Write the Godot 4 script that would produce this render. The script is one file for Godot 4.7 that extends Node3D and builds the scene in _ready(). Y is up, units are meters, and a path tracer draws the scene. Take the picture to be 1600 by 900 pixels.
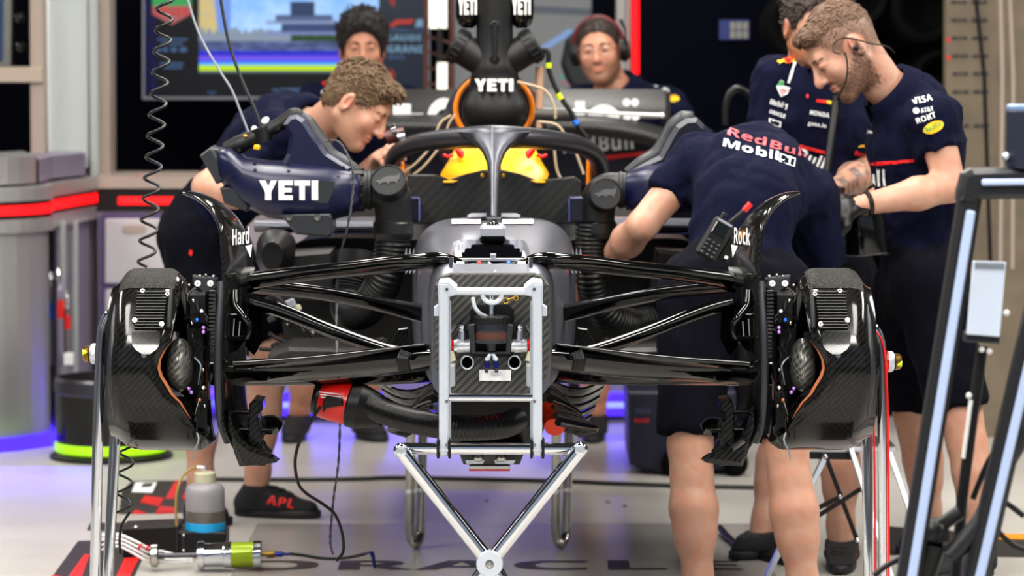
extends Node3D
# A racing-car garage: the car stands on trestles with its nose and wheels off, mechanics around it.
# Axes: x to the right, y up, z towards the pit lane; the front axle is the line z = 0 and the car's middle is x = 0.

const FPX := 5440.0
const CAM := Vector3(0.05, 1.6, 8.5)
const PITCH := 0.0786
const FLAT := -1
var M := {}
var taken := {}

# ---------- places ----------
func ray(px: float, py: float) -> Vector3:
	var u := (px - 800.0) / FPX
	var v := (450.0 - py) / FPX
	return Vector3(u, v * cos(PITCH) - sin(PITCH), -cos(PITCH) - v * sin(PITCH))
func P(px: float, py: float, z: float) -> Vector3:       # the point of the plane z seen at a pixel of the photograph
	var d := ray(px, py)
	return CAM + d * ((z - CAM.z) / d.z)
func G(px: float, py: float, y := 0.0) -> Vector3:       # the same on the floor
	var d := ray(px, py)
	return CAM + d * ((y - CAM.y) / d.y)
func L(n: float, z: float) -> float:                     # a length of n pixels at the plane z, in metres
	return n * (CAM.z - z) / FPX
func PP(a: Array, z: float) -> Array:
	var o := []
	for q in a: o.append(P(q[0], q[1], q[2] if q.size() > 2 else z))
	return o

# ---------- nodes ----------
func numbered(called: String) -> String:
	var n: int = taken.get(called, 0)
	taken[called] = n + 1
	return called if n == 0 else "%s_%03d" % [called, n]
func tag(o: Node, label: String, category: String, group := "") -> Node:
	o.set_meta("label", label)
	o.set_meta("category", category)
	if group != "": o.set_meta("group", group)
	return o
func thing(called: String, label: String, category: String, at := Vector3.ZERO, group := "") -> Node3D:
	var o := Node3D.new()
	o.name = numbered(called)
	add_child(o)
	o.position = at
	tag(o, label, category, group)
	return o
func new_st() -> SurfaceTool:
	var st := SurfaceTool.new()
	st.begin(Mesh.PRIMITIVE_TRIANGLES)
	return st
func done(st: SurfaceTool) -> ArrayMesh:
	st.generate_normals()
	st.index()
	return st.commit()
func put(called: String, what, m: Material, parent: Node = self, label := "") -> MeshInstance3D:
	var o := MeshInstance3D.new()
	o.mesh = done(what) if what is SurfaceTool else what
	o.material_override = m
	o.name = numbered(called) if parent == self else called
	parent.add_child(o, true)
	if parent != self and parent is Node3D and not parent is MeshInstance3D:
		o.position = -parent.position
	if label != "": o.set_meta("label", label)
	return o
func struct(called: String, what, m: Material, label := "") -> MeshInstance3D:
	var o := put(called, what, m)
	o.set_meta("kind", "structure")
	if label != "": o.set_meta("label", label)
	return o
func solo(called: String, what, m: Material, label: String, category: String, group := "") -> MeshInstance3D:
	var o := put(called, what, m)
	tag(o, label, category, group)
	return o

# ---------- shapes ----------
func tri(st: SurfaceTool, a: Vector3, b: Vector3, c: Vector3) -> void:
	st.add_vertex(a); st.add_vertex(b); st.add_vertex(c)
func quad(st: SurfaceTool, a: Vector3, b: Vector3, c: Vector3, d: Vector3) -> void:
	tri(st, a, b, c); tri(st, a, c, d)
func face(st: SurfaceTool, p: Array, out: Vector3) -> void:   # a convex face turned outwards
	var n: Vector3 = (p[1] - p[0]).cross(p[2] - p[0])
	if n.dot(out) > 0: p.reverse()
	for i in range(1, p.size() - 1): tri(st, p[0], p[i], p[i + 1])
func smooth(st: SurfaceTool, g := 1) -> void: st.set_smooth_group(g)
func box(st: SurfaceTool, c: Vector3, size: Vector3, bev := 0.004, b := Basis()) -> void:
	st.set_smooth_group(FLAT)
	var h := size / 2.0
	bev = minf(bev, minf(h.x, minf(h.y, h.z)) * 0.9)
	var v := func(ax: int, s: Vector3) -> Vector3:
		var q := Vector3(s.x * h.x, s.y * h.y, s.z * h.z)
		for k in 3:
			if k != ax: q[k] -= s[k] * bev
		return c + b * q
	for ax in 3:
		var u := (ax + 1) % 3
		var w := (ax + 2) % 3
		for s in [-1.0, 1.0]:
			var ring := []
			for t in [[-1, -1], [1, -1], [1, 1], [-1, 1]]:
				var q := Vector3.ZERO
				q[ax] = s; q[u] = t[0]; q[w] = t[1]
				ring.append(v.call(ax, q))
			var o := Vector3.ZERO
			o[ax] = s
			face(st, ring, b * o)
		for s in [-1.0, 1.0]:
			for t in [-1.0, 1.0]:
				var e := []
				for k in [[u, -1.0], [u, 1.0], [w, 1.0], [w, -1.0]]:
					var q := Vector3.ZERO
					q[u] = s; q[w] = t; q[ax] = k[1]
					e.append(v.call(k[0], q))
				var o := Vector3.ZERO
				o[u] = s; o[w] = t
				face(st, e, b * o)
	for sx in [-1.0, 1.0]:
		for sy in [-1.0, 1.0]:
			for sz in [-1.0, 1.0]:
				var s := Vector3(sx, sy, sz)
				face(st, [v.call(0, s), v.call(1, s), v.call(2, s)], b * s)
func bar(st: SurfaceTool, a: Vector3, c: Vector3, w: float, t: float, bev := 0.003, up := Vector3(0, 0, 1)) -> void:   # a squared bar from a to c; t measured along up
	var y := (c - a).normalized()
	var x := y.cross(up).normalized()
	box(st, (a + c) / 2.0, Vector3(w, a.distance_to(c), t), bev, Basis(x, y, x.cross(y)))
func loft(st: SurfaceTool, rings: Array, closed := true, caps := true, g := 1) -> void:
	var n: int = rings[0].size()
	st.set_smooth_group(g)
	for i in rings.size() - 1:
		var a: Array = rings[i]
		var b: Array = rings[i + 1]
		for j in (n if closed else n - 1):
			var k := (j + 1) % n
			quad(st, a[j], a[k], b[k], b[j])
	if caps and closed:
		st.set_smooth_group(FLAT)
		for e in [0, rings.size() - 1]:
			var r: Array = rings[e]
			var c := Vector3.ZERO
			for q in r: c += q
			c /= n
			for j in n:
				if e == 0: tri(st, c, r[(j + 1) % n], r[j])
				else: tri(st, c, r[j], r[(j + 1) % n])
func ering(c: Vector3, ax: Vector3, ay: Vector3, n := 16, e := 1.0) -> Array:   # an ellipse, squarer as e falls below 1
	var r := []
	for i in n:
		var a := TAU * i / n
		var x := cos(a)
		var y := sin(a)
		r.append(c + ax * (signf(x) * pow(absf(x), e)) + ay * (signf(y) * pow(absf(y), e)))
	return r
func spline(p: Array, k := 4) -> Array:
	var o := []
	for i in p.size() - 1:
		var a = p[maxi(i - 1, 0)]
		var b = p[i]
		var c = p[i + 1]
		var d = p[mini(i + 2, p.size() - 1)]
		for j in k:
			var t := float(j) / k
			o.append(0.5 * (b * 2.0 + (c - a) * t + (a * 2.0 - b * 5.0 + c * 4.0 - d) * t * t + (b * 3.0 - a - c * 3.0 + d) * t * t * t))
	o.append(p[-1])
	return o
func rad(r, i: int, n: int) -> float:
	if r is Array:
		var f: float = float(i) / maxi(n - 1, 1) * (r.size() - 1)
		var k := mini(int(f), r.size() - 2)
		return lerpf(r[k], r[k + 1], f - k)
	return r
func tube(st: SurfaceTool, p: Array, r, sides := 10, caps := true, g := 1) -> void:
	var rings := []
	var n := p.size()
	var up := Vector3(0.31, 0.2, 0.93)
	for i in n:
		var t: Vector3 = (p[mini(i + 1, n - 1)] - p[maxi(i - 1, 0)]).normalized()
		if i == 0 and absf(t.dot(up)) > 0.9: up = Vector3(0.93, 0.2, 0.31)
		var x := (up - t * up.dot(t)).normalized()
		up = x
		var q := rad(r, i, n)
		rings.append(ering(p[i], x * q, t.cross(x) * q, sides))
	loft(st, rings, true, caps, g)
func hose(st: SurfaceTool, p: Array, r: float, pitch: float, depth := 0.12, sides := 20) -> void:   # corrugated
	var total := 0.0
	var acc := [0.0]
	for i in range(1, p.size()):
		total += p[i].distance_to(p[i - 1]); acc.append(total)
	var q := []
	var rr := []
	var n := int(total / pitch) * 4
	var k := 0
	for i in n + 1:
		var s := total * i / n
		while k < p.size() - 2 and acc[k + 1] < s: k += 1
		q.append(p[k].lerp(p[k + 1], clampf((s - acc[k]) / maxf(acc[k + 1] - acc[k], 1e-6), 0, 1)))
		rr.append(r * (1.0 - depth * [0.0, 0.25, 1.0, 0.25][i % 4]))
	tube(st, q, rr, sides)
func frame(at: Vector3, axis: Vector3, hint := Vector3(0, 0, 1)) -> Transform3D:   # local y along the axis
	var y := axis.normalized()
	if absf(y.dot(hint)) > 0.98: hint = Vector3(1, 0, 0)
	var x := y.cross(hint).normalized()
	return Transform3D(Basis(x, y, x.cross(y)), at)
func lathe(st: SurfaceTool, xf: Transform3D, prof: Array, sides := 24, round := false) -> void:   # prof: [radius, height] pairs
	var prev := []
	for i in prof.size():
		var ring := []
		for j in sides:
			var a := TAU * j / sides
			ring.append(xf * Vector3(cos(a) * prof[i][0], prof[i][1], sin(a) * prof[i][0]))
		if i:
			st.set_smooth_group(1 if round else i + 1)
			for j in sides:
				var k := (j + 1) % sides
				quad(st, prev[j], prev[k], ring[k], ring[j])
		prev = ring
func ball(st: SurfaceTool, c: Vector3, r: Vector3, n := 12, b := Basis()) -> void:
	var rings := []
	for i in n / 2 + 1:
		var a := PI * i / (n / 2) - PI / 2
		rings.append(ering(c + b * Vector3(0, sin(a) * r.y, 0), b * Vector3(maxf(cos(a), 1e-3) * r.x, 0, 0), b * Vector3(0, 0, maxf(cos(a), 1e-3) * r.z), n))
	loft(st, rings)
func prism(st: SurfaceTool, poly: Array, n: Vector3, depth: float, bev := 0.0) -> void:   # a flat outline (3-D points in one plane), pushed back by depth against n, with a bevelled front
	st.set_smooth_group(FLAT)
	var c := Vector3.ZERO
	for p in poly: c += p
	c /= poly.size()
	var x: Vector3 = (poly[1] - poly[0]).normalized()
	var y := n.cross(x).normalized()
	var flat := PackedVector2Array()
	for p in poly: flat.append(Vector2(x.dot(p - c), y.dot(p - c)))
	if not Geometry2D.is_polygon_clockwise(flat):
		poly = poly.duplicate(); poly.reverse(); flat.reverse()
	var m := poly.size()
	var front := []
	for i in m:
		var a := (flat[i] - flat[(i + m - 1) % m]).normalized()
		var b := (flat[(i + 1) % m] - flat[i]).normalized()
		var t := (a + b).normalized()
		var inn := Vector2(t.y, -t.x) * bev
		front.append(poly[i] + x * inn.x + y * inn.y)
	var ix := Geometry2D.triangulate_polygon(flat)
	var back := n * -depth
	for i in range(0, ix.size(), 3):
		face(st, [front[ix[i]], front[ix[i + 1]], front[ix[i + 2]]], n)
		face(st, [poly[ix[i]] + back, poly[ix[i + 1]] + back, poly[ix[i + 2]] + back], -n)
	for i in m:
		var j := (i + 1) % m
		var o: Vector3 = (poly[j] - poly[i]).cross(n)
		var f: Vector3 = n * -bev
		face(st, [poly[i] + f, poly[j] + f, poly[j] + back, poly[i] + back], -o)
		if bev > 0: face(st, [front[i], front[j], poly[j] + f, poly[i] + f], -o + n * o.length())
func slab(st: SurfaceTool, a: Array, z: float, depth: float, bev := 0.0) -> void:   # an upright outline, its face at z
	prism(st, PP(a, z), Vector3(0, 0, 1), depth, bev)
func sheet(st: SurfaceTool, grid: Array, thick: float, g := 1) -> void:   # rows of points made into a skin with thickness
	var nr := grid.size()
	var nc: int = grid[0].size()
	var inner := []
	for i in nr:
		var row := []
		for j in nc:
			var u: Vector3 = grid[mini(i + 1, nr - 1)][j] - grid[maxi(i - 1, 0)][j]
			var v: Vector3 = grid[i][mini(j + 1, nc - 1)] - grid[i][maxi(j - 1, 0)]
			row.append(grid[i][j] + u.cross(v).normalized() * thick)
		inner.append(row)
	st.set_smooth_group(g)
	for i in nr - 1:
		for j in nc - 1:
			quad(st, grid[i][j], grid[i][j + 1], grid[i + 1][j + 1], grid[i + 1][j])
			quad(st, inner[i][j], inner[i + 1][j], inner[i + 1][j + 1], inner[i][j + 1])
	st.set_smooth_group(FLAT)
	for i in nr - 1:
		for j in [0, nc - 1]:
			quad(st, grid[i][j], grid[i + 1][j], inner[i + 1][j], inner[i][j])
	for j in nc - 1:
		for i in [0, nr - 1]:
			quad(st, grid[i][j], grid[i][j + 1], inner[i][j + 1], inner[i][j])

# ---------- lettering ----------
var fonts := {}
func text_mesh(s: String, bold := true, serif := false, depth := 0.0) -> TextMesh:
	var key := str(bold) + str(serif)
	if not fonts.has(key):
		var f := SystemFont.new()
		f.font_names = PackedStringArray(["Droid Serif" if serif else "Droid Sans"])
		f.font_weight = 700 if bold else 400
		fonts[key] = f
	var t := TextMesh.new()
	t.font = fonts[key]
	t.text = s
	t.font_size = 64
	t.pixel_size = 0.01
	t.depth = depth
	t.curve_step = 2.0
	return t
# letters between two ends of their base line, h tall, laid on a plane, or pressed onto a field (see Field) along the plane's normal
func letters(s: String, a: Vector3, b: Vector3, upv: Vector3, h: float, field = null, bold := true, serif := false, lift := 0.002, heavy := 0.0) -> ArrayMesh:
	var t := text_mesh(s, bold, serif)
	var arr := t.get_mesh_arrays()
	var v: PackedVector3Array = arr[Mesh.ARRAY_VERTEX]
	var ix: PackedInt32Array = arr[Mesh.ARRAY_INDEX]
	var lo := Vector3.INF
	var hi := -Vector3.INF
	for q in v:
		lo = lo.min(q); hi = hi.max(q)
	var x := b - a
	var n := x.cross(upv).normalized()
	var y := n.cross(x).normalized()
	var st := new_st()
	st.set_smooth_group(FLAT)
	var pos := PackedVector3Array()
	for q in v:
		pos.append(a + x * ((q.x - lo.x) / (hi.x - lo.x)) + y * (h * (q.y - lo.y) / (hi.y - lo.y)))
	var shifts := [Vector3.ZERO]
	if heavy > 0: shifts = [Vector3.ZERO, x.normalized() * heavy, x.normalized() * -heavy, y * heavy, y * -heavy]
	for sh in shifts:
		for i in range(0, ix.size(), 3):
			split_onto(st, pos[ix[i]] + sh, pos[ix[i + 1]] + sh, pos[ix[i + 2]] + sh, n, field, lift, 0 if field == null else 8)
	return done(st)
func split_onto(st: SurfaceTool, a: Vector3, b: Vector3, c: Vector3, n: Vector3, field, lift: float, deep: int) -> void:
	if deep > 0:
		var l := [a.distance_to(b), b.distance_to(c), c.distance_to(a)]
		var m: float = l.max()
		if m > 0.008:
			if l[0] == m:
				split_onto(st, a, (a + b) / 2, c, n, field, lift, deep - 1); split_onto(st, (a + b) / 2, b, c, n, field, lift, deep - 1)
			elif l[1] == m:
				split_onto(st, a, b, (b + c) / 2, n, field, lift, deep - 1); split_onto(st, a, (b + c) / 2, c, n, field, lift, deep - 1)
			else:
				split_onto(st, a, b, (c + a) / 2, n, field, lift, deep - 1); split_onto(st, (c + a) / 2, b, c, n, field, lift, deep - 1)
			return
	if field != null:
		a = field.hit(a, n, lift); b = field.hit(b, n, lift); c = field.hit(c, n, lift)
		if not (a.is_finite() and b.is_finite() and c.is_finite()) or maxf(absf((a - b).dot(n)), absf((a - c).dot(n))) > 0.05: return
	else:
		a += n * lift; b += n * lift; c += n * lift
	face(st, [a, b, c], n)
func patch(poly: Array, n: Vector3, field = null, lift := 0.002) -> ArrayMesh:   # a flat printed shape
	var st := new_st()
	st.set_smooth_group(FLAT)
	var x: Vector3 = (poly[1] - poly[0]).normalized()
	var y := n.cross(x).normalized()
	var flat := PackedVector2Array()
	for p in poly: flat.append(Vector2(x.dot(p - poly[0]), y.dot(p - poly[0])))
	var ix := Geometry2D.triangulate_polygon(flat)
	for i in range(0, ix.size(), 3):
		split_onto(st, poly[ix[i]], poly[ix[i + 1]], poly[ix[i + 2]], n, field, lift, 0 if field == null else 8)
	return done(st)

# ---------- rounded bodies: distances on a grid, meshed as surface nets ----------
class Field:
	var cell: float
	var org: Vector3
	var nx: int
	var ny: int
	var nz: int
	var d := PackedFloat32Array()
	func _init(lo: Vector3, hi: Vector3, c: float) -> void:
		cell = c
		org = lo - Vector3.ONE * c * 3.0
		var s := (hi - lo) / c + Vector3.ONE * 7.0
		nx = int(s.x); ny = int(s.y); nz = int(s.z)
		d.resize(nx * ny * nz)
		d.fill(9.0)
	func span(lo: Vector3, hi: Vector3) -> Array:
		var a := (lo - org) / cell
		var b := (hi - org) / cell
		return [range(clampi(int(a.x), 0, nx), clampi(int(b.x) + 2, 0, nx)), range(clampi(int(a.y), 0, ny), clampi(int(b.y) + 2, 0, ny)), range(clampi(int(a.z), 0, nz), clampi(int(b.z) + 2, 0, nz))]
	# a tapered capsule, flattened by squash along the direction side, cut flat at its second end if cut
	func cone(a: Vector3, b: Vector3, ra: float, rb: float, k := 0.02, cut := false, side := Vector3.ZERO, squash := 1.0) -> void:
		var m := maxf(ra, rb) * maxf(1.0, 1.0 / squash) + k + cell * 2.0
		var s := span(a.min(b) - Vector3.ONE * m, a.max(b) + Vector3.ONE * m)
		var ab := b - a
		var l2 := maxf(ab.length_squared(), 1e-9)
		var dir := ab.normalized()
		for z in s[2]:
			for y in s[1]:
				var row: int = (z * ny + y) * nx
				for x in s[0]:
					var p := org + Vector3(x, y, z) * cell
					var q := p - a
					var t := clampf(q.dot(ab) / l2, 0.0, 1.0)
					var w := q - ab * t
					if squash != 1.0: w += side * (w.dot(side) * (1.0 / squash - 1.0))
					var e := w.length() - (ra + (rb - ra) * t)
					if cut: e = maxf(e, (p - b).dot(dir))
					var o := d[row + x]
					var h := maxf(k - absf(o - e), 0.0) / k
					d[row + x] = minf(o, e) - h * h * k * 0.25
	func ell(c: Vector3, r: Vector3, k := 0.02, b := Basis(), cutaway := false) -> void:
		var m := maxf(r.x, maxf(r.y, r.z)) + k + cell * 2.0
		var s := span(c - Vector3.ONE * m, c + Vector3.ONE * m)
		var bi := b.inverse()
		var rm := minf(r.x, minf(r.y, r.z))
		for z in s[2]:
			for y in s[1]:
				var row: int = (z * ny + y) * nx
				for x in s[0]:
					var q := bi * (org + Vector3(x, y, z) * cell - c)
					var k0 := (q / r).length()
					var k1 := (q / (r * r)).length()
					var e := -rm if k1 < 1e-6 else k0 * (k0 - 1.0) / k1
					var o := d[row + x]
					if cutaway:
						var h := maxf(k - absf(o + e), 0.0) / k
						d[row + x] = maxf(o, -e) + h * h * k * 0.25
					else:
						var h := maxf(k - absf(o - e), 0.0) / k
						d[row + x] = minf(o, e) - h * h * k * 0.25
	func clip(at: Vector3, n: Vector3) -> void:       # takes away what lies on the side that n points to
		for z in nz:
			for y in ny:
				var row := (z * ny + y) * nx
				for x in nx:
					if d[row + x] < 1.0: d[row + x] = maxf(d[row + x], (org + Vector3(x, y, z) * cell - at).dot(n))
	func rough(noise: FastNoiseLite, amp: float, stretch := Vector3.ONE) -> void:
		for i in d.size():
			if absf(d[i]) < cell * 4.0:
				var x := i % nx
				var y := (i / nx) % ny
				d[i] += amp * noise.get_noise_3dv((org + Vector3(x, y, i / (nx * ny)) * cell) * stretch)
	func at(p: Vector3) -> float:
		var q := (p - org) / cell
		var x := int(floor(q.x))
		var y := int(floor(q.y))
		var z := int(floor(q.z))
		if x < 0 or y < 0 or z < 0 or x >= nx - 1 or y >= ny - 1 or z >= nz - 1: return 9.0
		var f := q - Vector3(x, y, z)
		var i := (z * ny + y) * nx + x
		var j := i + nx * ny
		var a := lerpf(lerpf(d[i], d[i + 1], f.x), lerpf(d[i + nx], d[i + nx + 1], f.x), f.y)
		var b := lerpf(lerpf(d[j], d[j + 1], f.x), lerpf(d[j + nx], d[j + nx + 1], f.x), f.y)
		return lerpf(a, b, f.z)
	func hit(p: Vector3, n: Vector3, lift: float) -> Vector3:
		var s := cell * 0.3
		var q := p + n * 0.3
		for i in int(0.6 / s):
			if at(q) < 0.0: return q + n * (lift + s * 0.5)
			q -= n * s
		return Vector3.INF
	func mesh(paint = null) -> ArrayMesh:
		var v := PackedVector3Array()
		var n := PackedVector3Array()
		var c := PackedColorArray()
		var ix := PackedInt32Array()
		var id := {}
		var off := [0, 1, nx, nx + 1, nx * ny, nx * ny + 1, nx * ny + nx, nx * ny + nx + 1]
		var corner := [Vector3(0, 0, 0), Vector3(1, 0, 0), Vector3(0, 1, 0), Vector3(1, 1, 0), Vector3(0, 0, 1), Vector3(1, 0, 1), Vector3(0, 1, 1), Vector3(1, 1, 1)]
		var edges := [[0, 1], [2, 3], [4, 5], [6, 7], [0, 2], [1, 3], [4, 6], [5, 7], [0, 4], [1, 5], [2, 6], [3, 7]]
		var far := cell * 3.2
		var o4 := nx * ny
		for z in nz - 1:
			for y in ny - 1:
				var row := (z * ny + y) * nx
				for x in nx - 1:
					var i := row + x
					if absf(d[i]) > far: continue
					var neg := d[i] < 0.0
					if (d[i + 1] < 0.0) == neg and (d[i + nx] < 0.0) == neg and (d[i + nx + 1] < 0.0) == neg and (d[i + o4] < 0.0) == neg and (d[i + o4 + 1] < 0.0) == neg and (d[i + o4 + nx] < 0.0) == neg and (d[i + o4 + nx + 1] < 0.0) == neg: continue
					var sum := Vector3.ZERO
					var m := 0
					for e in edges:
						var a: float = d[i + off[e[0]]]
						var b: float = d[i + off[e[1]]]
						if (a < 0.0) != (b < 0.0):
							sum += corner[e[0]].lerp(corner[e[1]], a / (a - b))
							m += 1
					var p := org + (Vector3(x, y, z) + sum / m) * cell
					id[i] = v.size()
					v.append(p)
					var d0 := d[i]
					var d1 := d[i + 1]
					var d2: float = d[i + nx]
					var d3: float = d[i + nx + 1]
					var d4: float = d[i + off[4]]
					var d5: float = d[i + off[5]]
					var d6: float = d[i + off[6]]
					var d7: float = d[i + off[7]]
					n.append(Vector3(d1 + d3 + d5 + d7 - d0 - d2 - d4 - d6, d2 + d3 + d6 + d7 - d0 - d1 - d4 - d5, d4 + d5 + d6 + d7 - d0 - d1 - d2 - d3).normalized())
					if paint != null: c.append(paint.call(p))
		var step := [1, nx, nx * ny]
		for i in id:
			for ax in 3:
				var a: float = d[i]
				var b: float = d[i + step[ax]]
				if (a < 0.0) == (b < 0.0): continue
				var u: int = step[(ax + 1) % 3]
				var w: int = step[(ax + 2) % 3]
				if not (id.has(i - u) and id.has(i - w) and id.has(i - u - w)): continue
				var q := [id[i], id[i - u], id[i - u - w], id[i - w]]
				if a < 0.0: q.reverse()
				ix.append_array(PackedInt32Array([q[0], q[1], q[2], q[0], q[2], q[3]]))
		var arr := []
		arr.resize(Mesh.ARRAY_MAX)
		arr[Mesh.ARRAY_VERTEX] = v
		arr[Mesh.ARRAY_NORMAL] = n
		if paint != null: arr[Mesh.ARRAY_COLOR] = c
		arr[Mesh.ARRAY_INDEX] = ix
		var out := ArrayMesh.new()
		if v.size() > 0: out.add_surface_from_arrays(Mesh.PRIMITIVE_TRIANGLES, arr)
		return out

# heavy block capitals as raised prisms, pressed on a plane; a and b are the ends of the base line
func block_letters(word: String, a: Vector3, b: Vector3, h: float, n: Vector3, thick := 0.002) -> ArrayMesh:
	var shapes := {
		"Y": [[[0, 1], [0.34, 1], [0.5, 0.68], [0.66, 1], [1, 1], [0.67, 0.4], [0.67, 0], [0.33, 0], [0.33, 0.4]]],
		"E": [[[0, 0], [0, 1], [1, 1], [1, 0.76], [0.4, 0.76], [0.4, 0.62], [0.93, 0.62], [0.93, 0.4], [0.4, 0.4], [0.4, 0.24], [1, 0.24], [1, 0]]],
		"T": [[[0, 0.74], [0, 1], [1, 1], [1, 0.74], [0.67, 0.74], [0.67, 0], [0.33, 0], [0.33, 0.74]]],
		"I": [[[0, 0], [0, 1], [1, 1], [1, 0]]]}
	var wide := {"Y": 1.05, "E": 0.85, "T": 0.95, "I": 0.38}
	var total := 0.0
	for c in word: total += wide[c] + 0.1
	total -= 0.1
	var x := b - a
	var y := n.cross(x).normalized() * h
	var st := new_st()
	var at := 0.0
	for c in word:
		for sh in shapes[c]:
			var poly := []
			for q in sh: poly.append(a + x * ((at + q[0] * wide[c]) / total) + y * q[1] + n * thick)
			prism(st, poly, n, thick + 0.012)
		at += wide[c] + 0.1
	return done(st)

# ---------- the scene ----------
func _ready() -> void:
	var cam := Camera3D.new()
	cam.name = "camera"
	cam.position = CAM
	cam.rotation = Vector3(-PITCH, 0, 0)
	cam.near = 0.1
	cam.far = 100.0
	add_child(cam)
	var lens := CameraAttributesPhysical.new()
	lens.frustum_focal_length = 145.0
	lens.frustum_focus_distance = 8.35
	lens.exposure_aperture = 5.0
	cam.attributes = lens
	cam.fov = rad_to_deg(2.0 * atan(450.0 / FPX))
	cam.current = true
	var we := WorldEnvironment.new()
	we.name = "surroundings"
	var env := Environment.new()
	env.background_mode = Environment.BG_SKY
	var sky := Sky.new()
	var sm := ProceduralSkyMaterial.new()
	sm.sky_top_color = Color(0.62, 0.72, 0.86)
	sm.sky_horizon_color = Color(0.86, 0.88, 0.9)
	sm.ground_bottom_color = Color(0.3, 0.3, 0.3)
	sm.ground_horizon_color = Color(0.5, 0.5, 0.5)
	sky.sky_material = sm
	env.sky = sky
	env.background_energy_multiplier = 0.8
	env.tonemap_mode = Environment.TONE_MAPPER_LINEAR
	env.tonemap_exposure = 0.9
	env.sdfgi_enabled = true
	env.ssao_enabled = true
	env.ssil_enabled = true
	we.environment = env
	add_child(we)
	var sun := DirectionalLight3D.new()
	sun.name = "sun"
	sun.rotation_degrees = Vector3(-74, 18, 0)
	sun.light_energy = 0.4
	sun.light_color = Color(1.0, 0.97, 0.92)
	sun.light_angular_distance = 0.6
	sun.shadow_enabled = true
	add_child(sun)
	make_materials()
	# rows of ceiling lights, those by doorway and side walls added for fill: [x, z, width, length, energy]
	for c in [[-1.2, 3.75, 0.5, 1.3, 11.0], [1.4, 3.75, 0.5, 1.3, 11.0], [-1.5, 1.6, 0.5, 2.6, 10.0], [1.5, 1.6, 0.5, 2.6, 10.0], [-0.7, -1.2, 0.4, 2.4, 7.0], [0.7, -1.2, 0.4, 2.4, 7.0], [-3.4, -1.2, 0.5, 4.0, 13.0], [3.7, -1.6, 0.5, 4.0, 22.0], [-1.6, -4.3, 0.4, 1.6, 1.5], [0.3, -4.3, 0.4, 1.6, 3.5]]:
		ceiling_light(c)
	room()
	back_of_garage()
	car()
	stands()
	fans()
	floor_things()
	people()
	trolley()
	cables()

func ceiling_light(c: Array) -> void:
	var y := 3.3
	var label := "added white ceiling light panel above the garage doorway" if c[1] > 3 else "white ceiling light panel above the car's front axle" if c[1] > 1 else "white ceiling light panel above the rear counter" if c[1] < -4 else "added white ceiling light panel along the side wall" if absf(c[0]) > 3 else "white ceiling light panel above the car's cockpit"
	var t := thing("ceiling_light", label, "light", Vector3(c[0], y, c[1]), label.replace("white ceiling light panel", "light panels"))
	var st := new_st()
	for s in [-1, 1]:
		box(st, Vector3(c[0] + s * (c[2] / 2 + 0.015), y - 0.03, c[1]), Vector3(0.03, 0.06, c[3] + 0.06))
		box(st, Vector3(c[0], y - 0.03, c[1] + s * (c[3] / 2 + 0.015)), Vector3(c[2], 0.06, 0.03))
	put("frame", st, M.alu, t)
	st = new_st()
	box(st, Vector3(c[0], y - 0.015, c[1]), Vector3(c[2], 0.02, c[3]), 0.002)
	put("light_diffuser", st, M.ceiling_glow, t)
	var l := AreaLight3D.new()
	l.name = "ceiling_area_light"
	l.area_size = Vector2(c[2], c[3])
	l.light_energy = c[4]
	l.light_color = Color(1.0, 0.98, 0.95)
	l.shadow_enabled = true
	l.area_range = 20.0
	l.area_attenuation = 2.0
	add_child(l, true)
	l.position = Vector3(c[0], y - 0.065, c[1])
	l.rotation = Vector3(-PI / 2, 0, 0)
func glow_light(a: Vector3, size: Vector2, turn: Vector3, color: Color, energy: float) -> void:
	var l := AreaLight3D.new()
	l.name = "strip_area_light"
	l.area_size = size
	l.light_energy = energy
	l.light_color = color
	l.shadow_enabled = true
	l.area_range = 20.0
	l.area_attenuation = 2.0
	add_child(l, true)
	l.position = a
	l.rotation = turn

# ---------- materials ----------
func mat(c: Color, rough := 0.5, metal := 0.0, coat := 0.0, spec := 0.5) -> StandardMaterial3D:
	var m := StandardMaterial3D.new()
	m.albedo_color = c
	m.roughness = rough
	m.metallic = metal
	m.metallic_specular = spec
	if coat > 0:
		m.clearcoat_enabled = true
		m.clearcoat = coat
		m.clearcoat_roughness = 0.06
	return m
func tex(m: StandardMaterial3D, t: Texture2D, scale: float, world := true) -> StandardMaterial3D:
	m.albedo_texture = t
	m.uv1_triplanar = true
	m.uv1_world_triplanar = world
	m.uv1_scale = Vector3.ONE * scale
	return m
func bump(m: StandardMaterial3D, t: Texture2D, cm: float, scale := 0.0) -> StandardMaterial3D:
	m.heightmap_enabled = true
	m.heightmap_texture = t
	m.heightmap_scale = cm
	if scale > 0:
		m.uv1_triplanar = true
		m.uv1_world_triplanar = true
		m.uv1_scale = Vector3.ONE * scale
	return m
func noise_tex(size: int, freq: float, a: Color, b: Color, sd := 1, oct := 4) -> NoiseTexture2D:
	var n := FastNoiseLite.new()
	n.seed = sd
	n.frequency = freq
	n.fractal_octaves = oct
	var t := NoiseTexture2D.new()
	t.width = size
	t.height = size
	t.seamless = true
	t.noise = n
	var g := Gradient.new()
	g.set_color(0, a)
	g.set_color(1, b)
	t.color_ramp = g
	return t
func glow(c: Color, e: float, base := Color.BLACK) -> StandardMaterial3D:
	var m := mat(base, 0.4)
	m.emission_enabled = true
	m.emission = c
	m.emission_energy_multiplier = e
	return m
func image_tex(im: Image) -> ImageTexture: return ImageTexture.create_from_image(im)
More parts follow.
